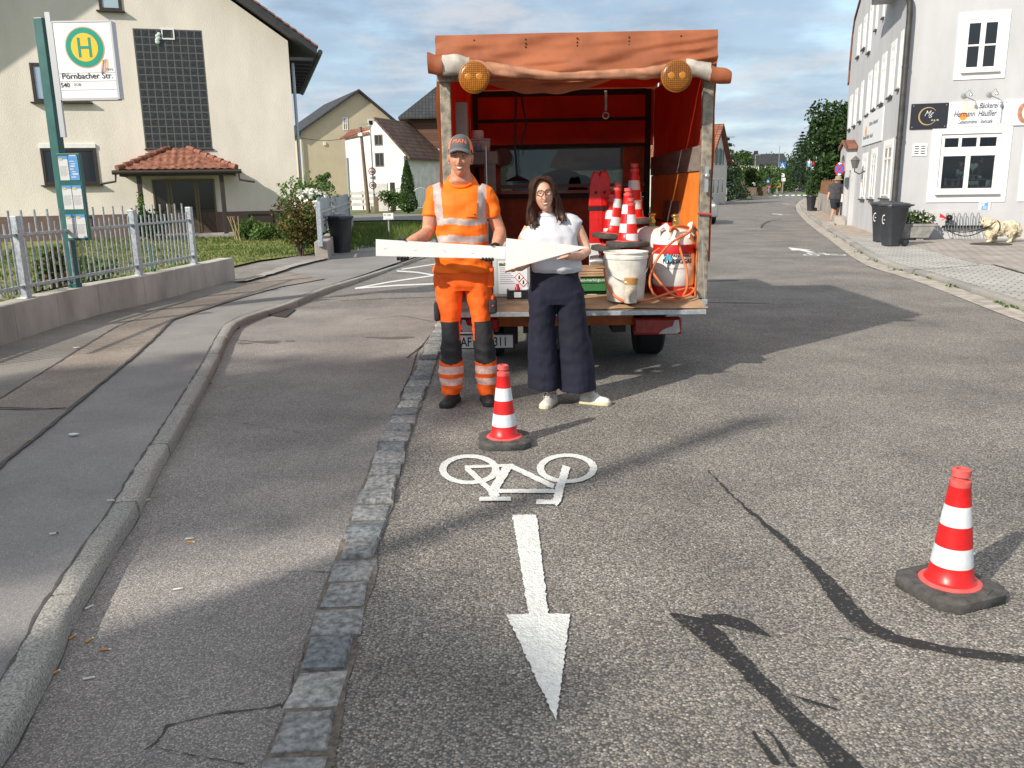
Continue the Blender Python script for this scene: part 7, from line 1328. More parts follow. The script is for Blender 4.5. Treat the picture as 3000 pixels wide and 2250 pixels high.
# gas torch / drill
a = P(1700+130/2.764, 450+875/2.764, 7.4); t = thing('gas_torch', 'grey metal gas torch head lying on the cardboard beside the woman', 'torch', a); m = MB(); m.tube([(-.05, 0, 0), (.02, -.02, .005), (.06, -.02, .0)], [.03, .032, .028], 12); m.build('torch_head', M('bright_steel', (1, 1, 1)), t, 50); MB().tube([(.06, -.02, 0), (.12, -.03, -.05), (.2, -.04, -.07)], .014, 8).build('torch_pipe', GREYM, t, 50); MB().tube([(.02, -.0, .03), (.08, 0, .02)], .03, 10).build('torch_grip', BLACK, t, 50)
# jerrycan, tray, bottle, box on shelf
Y = 7.35; a, b = P(1463, 757, Y), P(1548, 862, Y); t = thing('jerrycan', 'pale jerrycan with a white hazard label between the two people', 'canister', ((a.x+b.x)/2-.02, Y+.13, ZB)); w = b.x-a.x+.08; h = P(1500, 708, Y).z-ZB; MB().bx(-w/2, w/2, -.12, .12, 0, h).build('can_body', M('translucent_can', (.45, .48, .48), .4, var=.1, vs=5), t, bev=.03); MB().bx(-w*.35, w*.42, -.1225, -.1203, .03, h*.66).build('label', M('label_white', (.68, .7, .74), .5), t); m = MB(); m.bx(-w*.33, w*.2, -.124, -.1226, h*.57, h*.62, 0)
for k in range(9): m.bx(-w*.32, w*(-.02+.05*(k % 3)), -.124, -.1226, h*.53-k*.017, h*.53-k*.017+.007, 2)
for cx_, cz_ in ((w*.2, h*.36), (w*.31, h*.27)): m.prism([(cx_, -.1245, cz_-.042), (cx_+.042, -.1245, cz_), (cx_, -.1245, cz_+.042), (cx_-.042, -.1245, cz_)], (0, .0015, 0), 1); m.prism([(cx_, -.1262, cz_-.034), (cx_+.034, -.1262, cz_), (cx_, -.1262, cz_+.034), (cx_-.034, -.1262, cz_)], (0, .0015, 0), 3); m.prism([(cx_-.008, -.1275, cz_-.015), (cx_+.008, -.1275, cz_-.015), (cx_+.005, -.1275, cz_+.017), (cx_-.005, -.1275, cz_+.017)], (0, .001, 0), 4)
m.build('label_print', [GB, SIGNR, M('fine_print', (.35, .35, .38), .6), SIGNW, INK], t); MB().cyl((-.05, 0, h), (-.05, 0, h+.04), .03).build('cap', BLACK, t)
a, b = P(1485, 853, 7.22), P(1548, 878, 7.22); t = thing('plastic_tray', 'small black plastic tray with a paper tag on the van floor', 'tray', ((a.x+b.x)/2, 7.3, ZB)); w = b.x-a.x; h = a.z-b.z; m = MB(); m.bx(-w/2, w/2, -.08, -.07, 0, h); m.bx(-w/2, w/2, .07, .08, 0, h); m.bx(-w/2, -w/2+.008, -.07, .07, 0, h); m.bx(w/2-.008, w/2, -.07, .07, 0, h); m.bx(-w/2, w/2, -.07, .07, 0, .006); m.build('tray_body', BLACK, t); MB().bx(-.03, .03, -.083, -.0805, h*.2, h*.8).build('paper_tag', M('label_white', (1, 1, 1)), t)
p = t.location+Vector((.0, .0, .01)); t = thing('squeeze_bottle', 'small red bottle standing in the black tray', 'bottle', p); MB().lathe([(0, 0), (.024, 0), (.024, .075), (.014, .09), (.014, .11), (0, .112)], n=18).build('bottle_body', CRED, t, 50)
MB_ = MB(); MB_.tube([(.04, .0, .055), (.09, .01, .06)], .022, 10); o = MB_.build('paint_roller', M('label_white', (1, 1, 1)), None, 50); o.location = p; tag(o, 'white paint roller sleeve lying in the black tray', 'paint roller')
a, b = P(1200+388/2.212, 60+745/2.212, 8.25), P(1200+522/2.212, 60+848/2.212, 8.25); t = thing('storage_tub', 'clear plastic tub with printed side on the van shelf behind the worker', 'tub', ((a.x+b.x)/2, 8.42, b.z)); w = b.x-a.x; h = a.z-b.z; MB().loft([[(-w*.46, -.13, 0), (w*.46, -.13, 0), (w*.46, .13, 0), (-w*.46, .13, 0)], [(-w*.5, -.15, h*.7), (w*.5, -.15, h*.7), (w*.5, .15, h*.7), (-w*.5, .15, h*.7)]]).build('tub_body', M('milky_plastic', (.42, .4, .37), .35, var=.2, vs=8), t, bev=.01); MB().bx(-w*.52, w*.52, -.16, .16, h*.71, h*.8).build('tub_rim', M('milky_plastic', (1, 1, 1)), t, bev=.008); m = MB()
for i, (x0, x1, z0, z1) in enumerate(((-.2, .05, .05, .35), (-.15, .0, .35, .55), (.08, .3, .1, .5))): m.bx(w*x0, w*x1, -.165+.002*i, -.15+.002*i, h*z0, h*z1, i)
m.build('printed_side', [M('print_blue', (.1, .3, .5), .5), M('print_pink', (.5, .25, .25), .5), M('print_tan', (.45, .38, .25), .5)], t)
o = MB().lathe([(0, 0), (.06, 0), (.062, .06), (.055, .08), (0, .085)], n=20).build('paint_can', M('label_white', (1, 1, 1)), None, 50); o.location = (a.x+.07, 8.4, b.z+h*.81); tag(o, 'white round tub lid lying on top of the plastic tub', 'tub')
# ================================================================ PEOPLE AND DOG
def remesh(mb, vox, sm=4, fac=.5):
    """join the overlapping volumes into one continuous skin"""
    me = bpy.data.meshes.new('tmp'); me.from_pydata([tuple(v) for v in mb.v], [], mb.f); bm = bmesh.new(); bm.from_mesh(me); bmesh.ops.recalc_face_normals(bm, faces=bm.faces); bm.to_mesh(me); bm.free()
    o = bpy.data.objects.new('tmp', me); COL.objects.link(o); r = o.modifiers.new('r', 'REMESH'); r.mode = 'VOXEL'; r.voxel_size = vox
    s = o.modifiers.new('s', 'SMOOTH'); s.iterations = sm; s.factor = fac
    dg = bpy.context.evaluated_depsgraph_get(); m2 = bpy.data.meshes.new_from_object(o.evaluated_get(dg)); bpy.data.objects.remove(o); bpy.data.meshes.remove(me)
    out = MB(); out.v = [v.co.copy() for v in m2.vertices]; out.f = [list(p.vertices) for p in m2.polygons]; out.m = [0]*len(out.f); bpy.data.meshes.remove(m2); return out
def norms(mb):
    n = [Vector() for _ in mb.v]
    for f in mb.f:
        c = (mb.v[f[1]]-mb.v[f[0]]).cross(mb.v[f[-1]]-mb.v[f[0]])
        for i in f: n[i] += c
    return [x.normalized() for x in n]
def wrinkle(mb, fn):
    n = norms(mb)
    for i, v in enumerate(mb.v): mb.v[i] = v+n[i]*fn(v)
    return mb
def paint(mb, fn):
    for i, f in enumerate(mb.f):
        c = Vector()
        for k in f: c += mb.v[k]
        mb.m[i] = fn(c/len(f))
    return mb
def ring(c, rx, ry, n=28, e=2.3, y2=None):
    out = []
    for i in range(n):
        a = 2*pi*i/n; ca, sa = cos(a), sin(a); yy = ry if sa < 0 else (y2 or ry)
        out.append(Vector((c[0]+rx*abs(ca)**(2/e)*(1 if ca > 0 else -1), c[1]+yy*abs(sa)**(2/e)*(1 if sa > 0 else -1), c[2])))
    return out
def finger(mb, pts, r): mb.tube(smooth_line([Vector(p) for p in pts], 1), [r*k for k in ([1.0, 1, .98, .95, .9, .85, .7, .6, .5, .4][:max(2, len(smooth_line([Vector(p) for p in pts], 1)))])] if 0 else r, 8); mb.ball(pts[-1], r, 0, 8, 5)
def head_mesh(c, a, b, h, yaw=0, roll=0, pitch=0, smile=1.0, female=False):
    """face looks along -y; materials 0 skin 1 lips 2 teeth 3 eye white 4 iris 5 brow 6 lash line and painted nostril shade"""
    mb = MB(); NU, NV = 120, 100; g = lambda x, z, cx, cz, sx, sz: math.exp(-((x-cx)/sx)**2-((z-cz)/sz)**2)
    R = Matrix.Rotation(yaw, 3, 'Z') @ Matrix.Rotation(roll, 3, 'Y') @ Matrix.Rotation(pitch, 3, 'X'); c = Vector(c); info = []
    for j in range(NV+1):
        t = -pi/2+pi*j/NV
        for i in range(NU):
            p = 2*pi*i/NU; x, y, z = cos(t)*sin(p), -cos(t)*cos(p), sin(t)
            jaw = max(0, -z-.05); nx = x*(1-.36*jaw**1.35-(.05 if female else 0)*jaw); ny = y
            if y < 0: ny = y*(.93-.12*jaw); ny -= .13*jaw
            else: ny = y*(1-.42*max(0, -z)**1.2)
            f = max(0, -y)**.5
            d = (.22 if female else .27)*g(x, z, 0, -.30, .11, .11)+.13*g(x, z, 0, -.12, .085, .2)+.08*g(abs(x), z, .13, -.34, .07, .06)+.05*g(abs(x), z, .3, .17, .22, .06)-.13*g(abs(x), z, .36, .02, .16, .10)+.075*smile*g(abs(x), z, .5, -.26, .18, .14)+.035*g(abs(x), z, .36, .015, .11, .05)
            d += .045*g(x, z, 0, -.62, .25, .05)+.04*g(x, z, 0, -.44, .22, .05)-.05*g(x, z, 0, -.52-.0, .26, .035)-.04*g(x, z, 0, -.72, .3, .05)+.1*g(x, z, 0, -.9, .25, .12)
            ny -= d*f; mb.v.append(c+R @ Vector((nx*a, ny*b, z*h))); info.append((x, y, z))
    for j in range(NV):
        for i in range(NU):
            k = (i+1) % NU; mb.f.append([j*NU+i, j*NU+k, (j+1)*NU+k, (j+1)*NU+i])
            x = sum(info[q][0] for q in (j*NU+i, j*NU+k if k else j*NU+i))/2; y, z = info[j*NU+i][1], info[j*NU+i][2]+.5*pi/NV*cos(-pi/2+pi*j/NV); ax = abs(x); m = 0
            if y < 0:
                zm = -.56+.55*smile*x*x
                if ax < (.43 if female else .36) and abs(z-zm) < .056*(1-(ax/(.44 if female else .37))**2): m = 2
                elif ax < .5 and -.12*(1-(ax/.51)**2) < z-zm < .095*(1-(ax/.51)**2): m = 1
                ez = .025-.06*(ax-.36)**2
                if abs(ax-.36) < .125 and abs(z-ez) < .03*(1-((ax-.36)/.135)**2): m = 3
                if (ax-.36)**2+((z-ez)*1.0)**2 < .036**2 and abs(z-ez) < .03: m = 4
                if abs(ax-.36) < .145 and .03*(1-((ax-.36)/.15)**2) <= z-ez < .03*(1-((ax-.36)/.15)**2)+.024: m = 6
                if .19 < ax < .57 and abs(z-(.165+.05*(ax-.2)-.22*max(0, ax-.42))) < .026: m = 5
                if abs(ax-.085) < .035 and abs(z+.385) < .018: m = 6  # nostril shadow painted in with the dark lash colour
            mb.m.append(m)
    for s in (-1, 1): mb.ball(c+R @ Vector((s*a*1.0, b*.08, -h*.02)), (a*.13, b*.2, h*.24), 0, 12, 8, R @ Matrix.Rotation(s*.35, 3, 'Z'))
    return mb, R
def skin(n, c): return M(n, c, .5, var=.12, vs=25, sss=.12, bump=.08, bs=160, spec=.4)
SK1, SK2 = skin('tanned_skin', (.56, .27, .17)), skin('fair_skin', (.66, .37, .26))
LIP = M('lip', (.42, .12, .1), .45); TEETH = M('teeth', (.62, .57, .5), .35); EYEW = M('eye_white', (.6, .56, .52), .25); IRIS = M('iris', (.03, .02, .015), .15); BROWD = M('brow', (.07, .04, .025), .8); SHADE = M('lash_and_nostril_shade', (.045, .025, .02), .7)
def body(name, par, base_mb, heads, sk, vox):
    r = remesh(base_mb, vox, 3); 
    for hm in heads: r.add(hm.v, hm.f, 0); r.m[-len(hm.f):] = hm.m
    return r.build(name, [sk, LIP, TEETH, EYEW, IRIS, BROWD, SHADE], par, 75)
# ---------------------------------------------------------------- the two boards they hold
YBD = 5.78; ST = M('stencil_white', (.73, .74, .72), .5, var=.05, vs=9, bump=.06, bs=30)
def board(name, label, pts, Y):
    q = [P(x, y, Y) for x, y in pts]; t = thing(name, label, 'board', q[0]); MB().prism([v-q[0] for v in q], (0, .012, 0)).build('board_sheet', ST, t, bev=.002); return t, q
t, qa = board('arrow_shaft_board', 'long narrow white board held by the worker, shaft of the arrow', [(1101, 701), (1482, 723), (1480, 759), (1101, 750)], YBD)
m = MB()
for x, y in ((1128, 727), (1216, 733), (1305, 738), (1300, 732), (1385, 742)): p = P(x, y, YBD)-qa[0]; m.bx(p.x-.009, p.x+.009, -.002, -.0003, p.z-.0015, p.z+.0015)
m.build('staple_marks', M('faint_grey', (.5, .5, .48), .6), t)
board('arrow_head_board', 'white triangular board held by the woman, tip of the arrow', [(1483, 698), (1725, 724), (1481, 793)], YBD-.016)
# ---------------------------------------------------------------- the worker
B1 = Vector((-.335, 6.1, 0)); man = thing('person', 'smiling man in orange high visibility clothes and grey cap holding the board', 'person', B1)
def a1(px, py, dy=0): return P(px, py, 6.1+dy)-B1
def ringpx(f, l, r, y, dy, ry, ry2=None, e=2.3, n=28):
    a, b = f(l, y, dy), f(r, y, dy); return ring(((a.x+b.x)/2, dy, (a.z+b.z)/2), (b.x-a.x)/2, ry, n, e, ry2)
bm_ = MB()
bm_.loft([ringpx(a1, 1285, 1415, 780, 0, .11), ringpx(a1, 1288, 1412, 700, 0, .11), ringpx(a1, 1290, 1410, 600, .01, .095), ringpx(a1, 1296, 1402, 560, .03, .07), ringpx(a1, 1312, 1388, 548, .03, .06), ringpx(a1, 1313, 1387, 531, .012, .07), ringpx(a1, 1318, 1382, 519, .01, .067), ringpx(a1, 1322, 1377, 500, .0, .061), ringpx(a1, 1326, 1374, 470, .02, .06)])
armL = [a1(1286, 558, .02), a1(1269, 585, .02), a1(1262, 635, .0), a1(1254, 678, -.02), a1(1238, 694, -.12), a1(1212, 706, -.2), a1(1192, 716, -.25)]; bm_.tube(armL, [.05, .055, .056, .046, .048, .042, .032], 14)
armR = [a1(1411, 558, .02), a1(1431, 585, .02), a1(1446, 635, .02), a1(1464, 678, .01), a1(1464, 694, -.08), a1(1458, 710, -.18), a1(1452, 722, -.24)]; bm_.tube(armR, [.05, .054, .052, .046, .048, .042, .032], 14)
for (x0, x1, x2, x3) in ((1313, 1320, 1322, 1322), (1400, 1411, 1419, 1428)): bm_.tube([a1(x0, 790), a1(x1, 940), a1(x2, 1040, .01), a1(x3, 1150, .05)], [.06, .045, .042, .038], 10)
hc = a1(1349, 462, -.035); hm1, HR1 = head_mesh(hc, .079, .102, .132, radians(-2), radians(2), radians(-4), 1.0)
man_body = body('person_body', man, bm_, [hm1], SK1, .006)
for s in (-1, 1): MB().ball(hc+HR1 @ Vector((s*.078, -.0, -.038)), .006, 0, 8, 6).build('earring', M('bright_steel', (1, 1, 1)), man, 60)
hr = MB(); hr.ball(hc+Vector((0, .022, .012)), (.077, .088, .1), 0, 24, 16); hr.build('hair', M('short_dark_hair', (.05, .032, .022), .8, var=.3, vs=60, bump=.3, bs=120), man, 60)
# cap
ORG = M('hi_vis_orange', (.95, .165, .0), .7, var=.06, vs=8, bump=.3, bs=7, bdist=.03); ORGT = M('hi_vis_trousers', (.92, .115, .003), .7, var=.08, vs=7, bump=.35, bs=8, bdist=.03); REFL = M('reflective_tape', (.46, .38, .36), .45, var=.12, vs=20, bump=.06, bs=90); REFLT = M('trouser_tape', (.72, .45, .4), .5, var=.2, vs=90); CORD = M('charcoal_fabric', (.022, .021, .024), .75, var=.2, vs=10, bump=.15, bs=120)
CAPG = M('grey_cap', (.1, .1, .105), .8, var=.1, vs=30, bump=.15, bs=200); CAPO = M('cap_orange', (.85, .2, .08), .7)
cp = MB(); NU, NV = 48, 14; cb0 = Vector((0, .008, .055)); cap_r = (.088, .107, .1)
for j in range(NV+1):
    t_ = pi/2*j/NV
    for i in range(NU): p = 2*pi*i/NU; cp.v.append(hc+HR1 @ (cb0+Vector((cap_r[0]*cos(t_)**.8*sin(p), -cap_r[1]*cos(t_)**.8*cos(p), cap_r[2]*sin(t_)*(1 if cos(p) < .6 else 1.02)-.025*(1-sin(t_))*(1 if cos(p) < .3 else .2)))))
for j in range(NV):
    for i in range(NU):
        k = (i+1) % NU; cp.f.append([j*NU+i, j*NU+k, (j+1)*NU+k, (j+1)*NU+i]); p = (i+.5)/NU*2*pi; p = p if p < pi else p-2*pi; cp.m.append(0 if abs(p) < .92 or abs(p) > 2.3 else 1)
capo = cp.build('cap', [CAPG, CAPO], man, 60)
br = MB(); rows = []
for j in range(7):
    f = j/6; row = []
    for i in range(25): p = radians(-68+136*i/24); ex = 1+.0*f; d = .0 + .072*f*cos(p*.9)**.7; x = sin(p)*(.083+.004*f); y = -cos(p)*.103-d; row.append(hc+HR1 @ (cb0+Vector((x, y, .002-.026*f*cos(p)**.5-.034*(sin(p)**2)*(.25+f*.75)))))
    rows.append(row)
br.loft(rows, 0, False, False); b0 = len(br.v); br.loft([[v-HR1 @ Vector((0, 0, .004)) for v in r_] for r_ in rows][::-1], 0, False, False); br.build('cap_brim', M('grey_cap_brim', (.14, .145, .15), .75, bump=.1, bs=200), capo, 60)
lt = MB(); vs, fs = text_mesh('MAN', .041, sx=1.2, align='CENTER', bold=.0, spacing=1.12)
for v in vs:
    ph = v.x/.095; zz_ = .028+v.y+.004*cos(ph*3); s_ = math.asin(min(.99, zz_/(cap_r[2]*1.02))); lt.v.append(hc+HR1 @ (cb0+Vector(((cap_r[0]+.0025)*cos(s_)**.8*sin(ph), -(cap_r[1]+.0025)*cos(s_)**.8*cos(ph), zz_+.001))))
lt.f = fs; lt.m = [0]*len(fs); lt.build('cap_lettering', CAPO, capo, fixn=False)
# shirt
def tilt(r, k):
    yc = sum(v.y for v in r)/len(r)
    return [Vector((v.x, v.y, v.z+k*(v.y-yc))) for v in r]
sh = MB()
sh.loft([ringpx(a1, 1268, 1444, 797, .0, .135), ringpx(a1, 1270, 1440, 780, .0, .135), ringpx(a1, 1276, 1432, 735, .0, .132), ringpx(a1, 1278, 1427, 690, .0, .135), ringpx(a1, 1276, 1426, 640, .0, .142), ringpx(a1, 1273, 1428, 600, .01, .142), ringpx(a1, 1275, 1426, 565, .02, .122), ringpx(a1, 1286, 1415, 553, .03, .1), tilt(ringpx(a1, 1302, 1398, 534, .03, .085), .4), tilt(ringpx(a1, 1313, 1387, 526, .016, .074), .68)])
sh.tube([a1(1298, 562, .02), a1(1276, 568, .02), a1(1266, 600, .015), a1(1264, 634, .0)], [.07, .072, .064, .066], 18); sh.tube([a1(1404, 562, .02), a1(1424, 568, .02), a1(1437, 600, .02), a1(1443, 636, .02)], [.07, .07, .062, .062], 18)
sh = remesh(sh, .0065, 4)
def zof(py): return a1(1350, py).z
def xof(px, py): return a1(px, py).x
def wr1(v):
    low = max(0, min(1, (zof(640)-v.z)/.3)); arm = 1 if abs(v.x-.005) > .2 else 0
    return .012*noise.noise(Vector((v.x*7+v.z*5, v.y*7, v.z*14-v.x*6)))+.022*low*noise.noise(Vector((v.x*4, v.y*4+3, v.z*16+v.x*5)))+.006*arm*noise.noise(Vector((v.x*14, v.y*10, v.z*20)))
wrinkle(sh, wr1)
xl0, xl1, xr0, xr1 = xof(1268, 560), xof(1292, 560), xof(1402, 560), xof(1425, 560)
z1a, z1b, z2a, z2b = zof(639), zof(657), zof(688), zof(708)
def pshirt(c):
    arm = c.x < xof(1272, 620)-.004 or c.x > xof(1431, 620)+.004
    wob = .006*sin(c.x*22)
    if not arm and (z1b < c.z+wob < z1a or z2b < c.z+wob < z2a): return 1
    k = (zof(530)-c.z)*.07
    if c.z > z1a-.0 and c.z+wob > z1b and (xl0+k < c.x < xl1+k*1.0 or xr0-k*.5 < c.x < xr1-k*.3): return 1
    return 0
paint(sh, pshirt); shirt = sh.build('shirt', [ORG, REFL], man, 80)
cl = MB(); cl.tube([hc*0+a1(1350, 520, .0)+Vector((.086*cos(a), .014+.084*sin(a), .055*sin(a)-.012)) for a in [2*pi*i/28 for i in range(29)]], .008, 8); cl.build('collar', ORG, shirt, 60)
pk = MB(); pz1, pz0 = zof(590), zof(634); px0, px1 = xof(1366, 610), xof(1399, 610)
def frontpt(mbv, x, z):
    best = [v.y for v in mbv.v if abs(v.x-x) < .012 and abs(v.z-z) < .012]; return min(best) if best else -.14
G_ = [[Vector((px0+(px1-px0)*i/5, frontpt(sh, px0+(px1-px0)*i/5, pz0+(pz1-pz0)*j/6)-.005, pz0+(pz1-pz0)*j/6)) for i in range(6)] for j in range(7)]; pk.loft(G_, 0, False, False); pk.build('chest_pocket', M('hi_vis_pocket', (.9, .17, .0), .65), shirt, 60); MB().ball(G_[1][4]-Vector((0, .004, 0)), (.005, .003, .005), 0, 8, 5).build('pocket_stud', BLACK, shirt)
# trousers
tr = MB()
tr.loft([ringpx(a1, 1272, 1441, 788, 0, .118), ringpx(a1, 1269, 1443, 810, 0, .12), ringpx(a1, 1270, 1441, 835, 0, .115), ringpx(a1, 1276, 1436, 850, .0, .1)])
def leg_(mb): pass
def leg(mb, f, rows, nrm=.0): mb.loft([ringpx(f, l, r, y, dy, ry, e=2.1, n=24) for l, r, y, dy, ry in rows])
leg(tr, a1, [(1270, 1356, 800, 0, .11), (1272, 1357, 840, 0, .105), (1280, 1353, 895, -.0, .1), (1290, 1349, 938, -.01, .095), (1294, 1349, 985, -.02, .09), (1291, 1353, 1040, .0, .088), (1285, 1359, 1083, .01, .09), (1291, 1356, 1112, .015, .085), (1296, 1350, 1152, .02, .085)])
leg(tr, a1, [(1355, 1442, 800, 0, .11), (1357, 1440, 840, 0, .105), (1372, 1437, 895, .0, .1), (1382, 1437, 938, -.01, .095), (1386, 1448, 985, -.02, .09), (1388, 1453, 1040, .0, .088), (1392, 1456, 1083, .01, .09), (1396, 1454, 1112, .015, .085), (1404, 1452, 1152, .02, .085)])
tr = remesh(tr, .0065, 4)
wrinkle(tr, lambda v: .008*noise.noise(Vector((v.x*8, v.y*6, v.z*9+v.x*8)))+(.010 if v.z < .42 else .005)*noise.noise(Vector((v.x*5, v.y*5, v.z*22+v.x*7)))+.004*noise.noise(v*22))
kz1, kz0 = zof(938), zof(1050); tz = [zof(y) for y in (1068, 1090, 1103, 1123)]
def ptr(c):
    if tz[1] < c.z < tz[0] or tz[3] < c.z < tz[2]: return 1
    lx = (c.x-xof(1321, 990)) if c.x < xof(1368, 990) else (c.x-xof(1418, 990)); bul = .035*cos(lx*20)
    if c.y < .045 and kz0-.01-bul*.6 < c.z < kz1+.0 and abs(lx) < .065+.02*(c.z < (kz0+kz1)/2): return 2
    return 0
paint(tr, ptr); trs = tr.build('trousers', [ORGT, REFLT, CORD], man, 80)
for x0, x1, y0, y1, mt, nm, dy in ((1272, 1291, 884, 938, CORD, 'cargo_pocket', .0), (1430, 1456, 876, 916, CORD, 'cargo_pocket', -.01), (1426, 1448, 783, 840, ORGT, 'hip_pocket', -.02), (1426, 1449, 862, 918, ORGT, 'side_pocket', .01)):
    a, b = a1(x0, y0, dy), a1(x1, y1, dy); MB().bx(a.x, b.x, dy-.06, dy+.06, b.z, a.z).build(nm, mt, trs, 60, bev=.014)
a, b = a1(1441, 893, -.075), a1(1447, 899, -.075); MB().ball((a+b)/2, (.007, .003, .007), 0, 8, 5).build('pocket_badge', M('badge_red', (.5, .06, .06), .5), trs)
# gloves: palm behind the board, fingers curled round its lower edge, thumb over the top
GLV = M('black_glove', (.02, .02, .022), .55, var=.3, vs=40, bump=.3, bs=120); yb = YBD-B1.y
def glove(top, bottom, wrist, label, s):
    g = MB(); palm = (top+bottom)/2+Vector((0, .05, 0)); g.ball(palm, (.042, .018, .048), 0, 14, 9); g.tube([wrist, wrist.lerp(palm, .5), palm], [.034, .034, .03], 12)
    for i in range(4):
        x = bottom.x+s*(-.033+.022*i); ln = (.0, .004, .003, -.006)[i]; z = bottom.z
        g.tube([Vector((x, palm.y, palm.z-.02)), Vector((x, yb+.035, z+.005)), Vector((x+s*.002, yb+.01, z-.014-ln)), Vector((x+s*.003, yb-.014, z-.012-ln)), Vector((x+s*.003, yb-.022, z+.004))], [.011, .0105, .01, .0095, .008], 8)
    g.tube([palm+Vector((s*-.03, 0, .01)), Vector((top.x-s*.02, yb+.03, top.z+.006)), Vector((top.x, yb+.008, top.z+.016)), Vector((top.x+s*.025, yb-.014, top.z+.008))], [.014, .013, .011, .009], 8)
    return remesh(g, .004, 2).build('glove', GLV, man, 70)
gt_ = P(1176, 705, YBD)-B1; gb2 = P(1179, 754, YBD)-B1; glove(gt_, gb2, armL[-1]+Vector((0, .02, .01)), '', 1)
gt_ = P(1450, 721, YBD)-B1; gb2 = P(1430, 756, YBD)-B1; glove(Vector((gt_.x, 0, gt_.z)), gb2, armR[-1]+Vector((0, .02, .01)), '', -1)
# shoes
def shoe(par, heel, toe, w, h, mats, name='shoe', sneaker=False):
    heel, toe = Vector(heel), Vector(toe); d = (toe-heel); d.z = 0; Lg = d.length; d.normalize(); n = Vector((-d.y, d.x, 0)); rows = []
    prof = [(0, .6, .75), (.06, .82, .95), (.2, .86, 1.0), (.38, .82, .92), (.55, .92, .66), (.72, 1.0, .5), (.86, .94, .44), (.95, .72, .36), (1.0, .35, .2)]
    up, so_ = MB(), MB(); r1, r2 = [], []
    for f, kw, kh in prof:
        c = heel+d*Lg*f; c.z = 0; W = w*kw; Hh = h*kh; r1.append([c+n*(W*cos(a))*(1-.38*max(0, sin(a))**1.5)+Vector((0, 0, .024+max(0, Hh*sin(a)**.8 if sin(a) > 0 else 0))) for a in [pi*i/12 for i in range(13)]])
        r2.append([c+n*s*W*1.07+Vector((0, 0, z))+d*(.006 if f > .5 else -.006) for s, z in ((1, .002), (1, .03), (-1, .03), (-1, .002))])
    up.loft(r1); so_.loft(r2); o = up.build(name, mats[0], par, 60); so_.build('sole', mats[1], o, 50, bev=.004)
    if sneaker:
        lc = MB()
        for f in (.42, .49, .56, .63): c = heel+d*Lg*f; kh = .92-(f-.38)*1.55; lc.tube([c+n*s*w*.4+Vector((0, 0, .03+h*kh*(.86 if abs(s) == 1 else 1))) for s in (-1, -.5, 0, .5, 1)], .004, 6)
        for s in (-1, 1): c = heel+d*Lg*.4; lc.tube([c+Vector((0, 0, .03+h*.9)), c+n*s*.02+Vector((0, 0, .03+h*1.1)), c+n*s*.035+Vector((0, 0, .03+h*.8))], .0035, 6)
        lc.build('laces', mats[2], o, 60)
        lg_ = MB()
        for s in (-1, 1): c = heel+d*Lg*.33; lg_.prism([c+n*s*(w*.9)+d*x+Vector((0, 0, z)) for x, z in ((-.02, .075), (-.005, .075), (.012, .05), (.035, .085), (.045, .08), (.018, .035), (.006, .035))], n*s*.006)
        lg_.build('side_mark', mats[3], o)
    return o
SHB = M('black_work_shoe', (.016, .016, .017), .6, var=.2, vs=30, bump=.15, bs=80); SHS = M('black_sole', (.012, .012, .012), .8)
shoe(man, a1(1335, 1152, .07), a1(1302, 1196, -.17), .052, .085, [SHB, SHS]); shoe(man, a1(1421, 1152, .07), a1(1440, 1196, -.15), .052, .085, [SHB, SHS])
# ---------------------------------------------------------------- the woman
B2 = Vector((.41, 6.0, 0)); wom = thing('person', 'laughing woman in white top and navy wide trousers holding the triangle', 'person', B2)
def a2(px, py, dy=0): return P(px, py, 6.0+dy)-B2
bw = MB(); bw.loft([ringpx(a2, 1568, 1688, 790, 0.01, .08), ringpx(a2, 1565, 1680, 720, .01, .08), ringpx(a2, 1568, 1670, 665, .02, .075), ringpx(a2, 1582, 1640, 645, .02, .06), ringpx(a2, 1587, 1622, 634, .015, .046), ringpx(a2, 1587, 1620, 610, .0, .044), ringpx(a2, 1585, 1618, 590, .02, .05)])
wl1 = [a2(1552, 668, .02), a2(1535, 700, .02), a2(1532, 745, .0), a2(1540, 772, -.06), a2(1525, 782, -.13), a2(1503, 784, -.19)]; bw.tube(wl1, [.042, .043, .038, .036, .031, .022], 12)
wr_ = [a2(1668, 660, .02), a2(1693, 672, .02), a2(1708, 705, .02), a2(1718, 738, .0), a2(1700, 750, -.1), a2(1672, 752, -.19)]; bw.tube(wr_, [.042, .044, .04, .036, .032, .022], 12)
yw = YBD-.016-B2.y
def bare_hand(mb, wrist, palm, tips, thumb):
    wrist, palm = Vector(wrist), Vector(palm); mb.tube([wrist, wrist.lerp(palm, .5), palm], [.022, .026, .026], 10); mb.ball(palm, (.03, .016, .034), 0, 12, 8)
    for i, tp_ in enumerate(tips): tp_ = [Vector(q) for q in tp_]; mb.tube([palm.lerp(tp_[0], .5)]+tp_, [.009, .0088, .0082, .007][:len(tp_)+1], 8)
    th = [Vector(q) for q in thumb]; mb.tube([palm]+th, [.012, .0105, .0088][:len(th)+1], 8)
e = P(1490, 790, YBD-.016)-B2
bare_hand(bw, wl1[-1], e+Vector((.03, .05, .01)), [[e+Vector((-.018+.021*i, .03, -.008+.006*i)), e+Vector((-.02+.021*i, .004, -.017+.006*i)), e+Vector((-.022+.021*i, -.016, -.004+.006*i))] for i in range(4)], [e+Vector((-.02, .045, .03)), e+Vector((-.04, .03, .045))])
e = P(1652, 747, YBD-.016)-B2
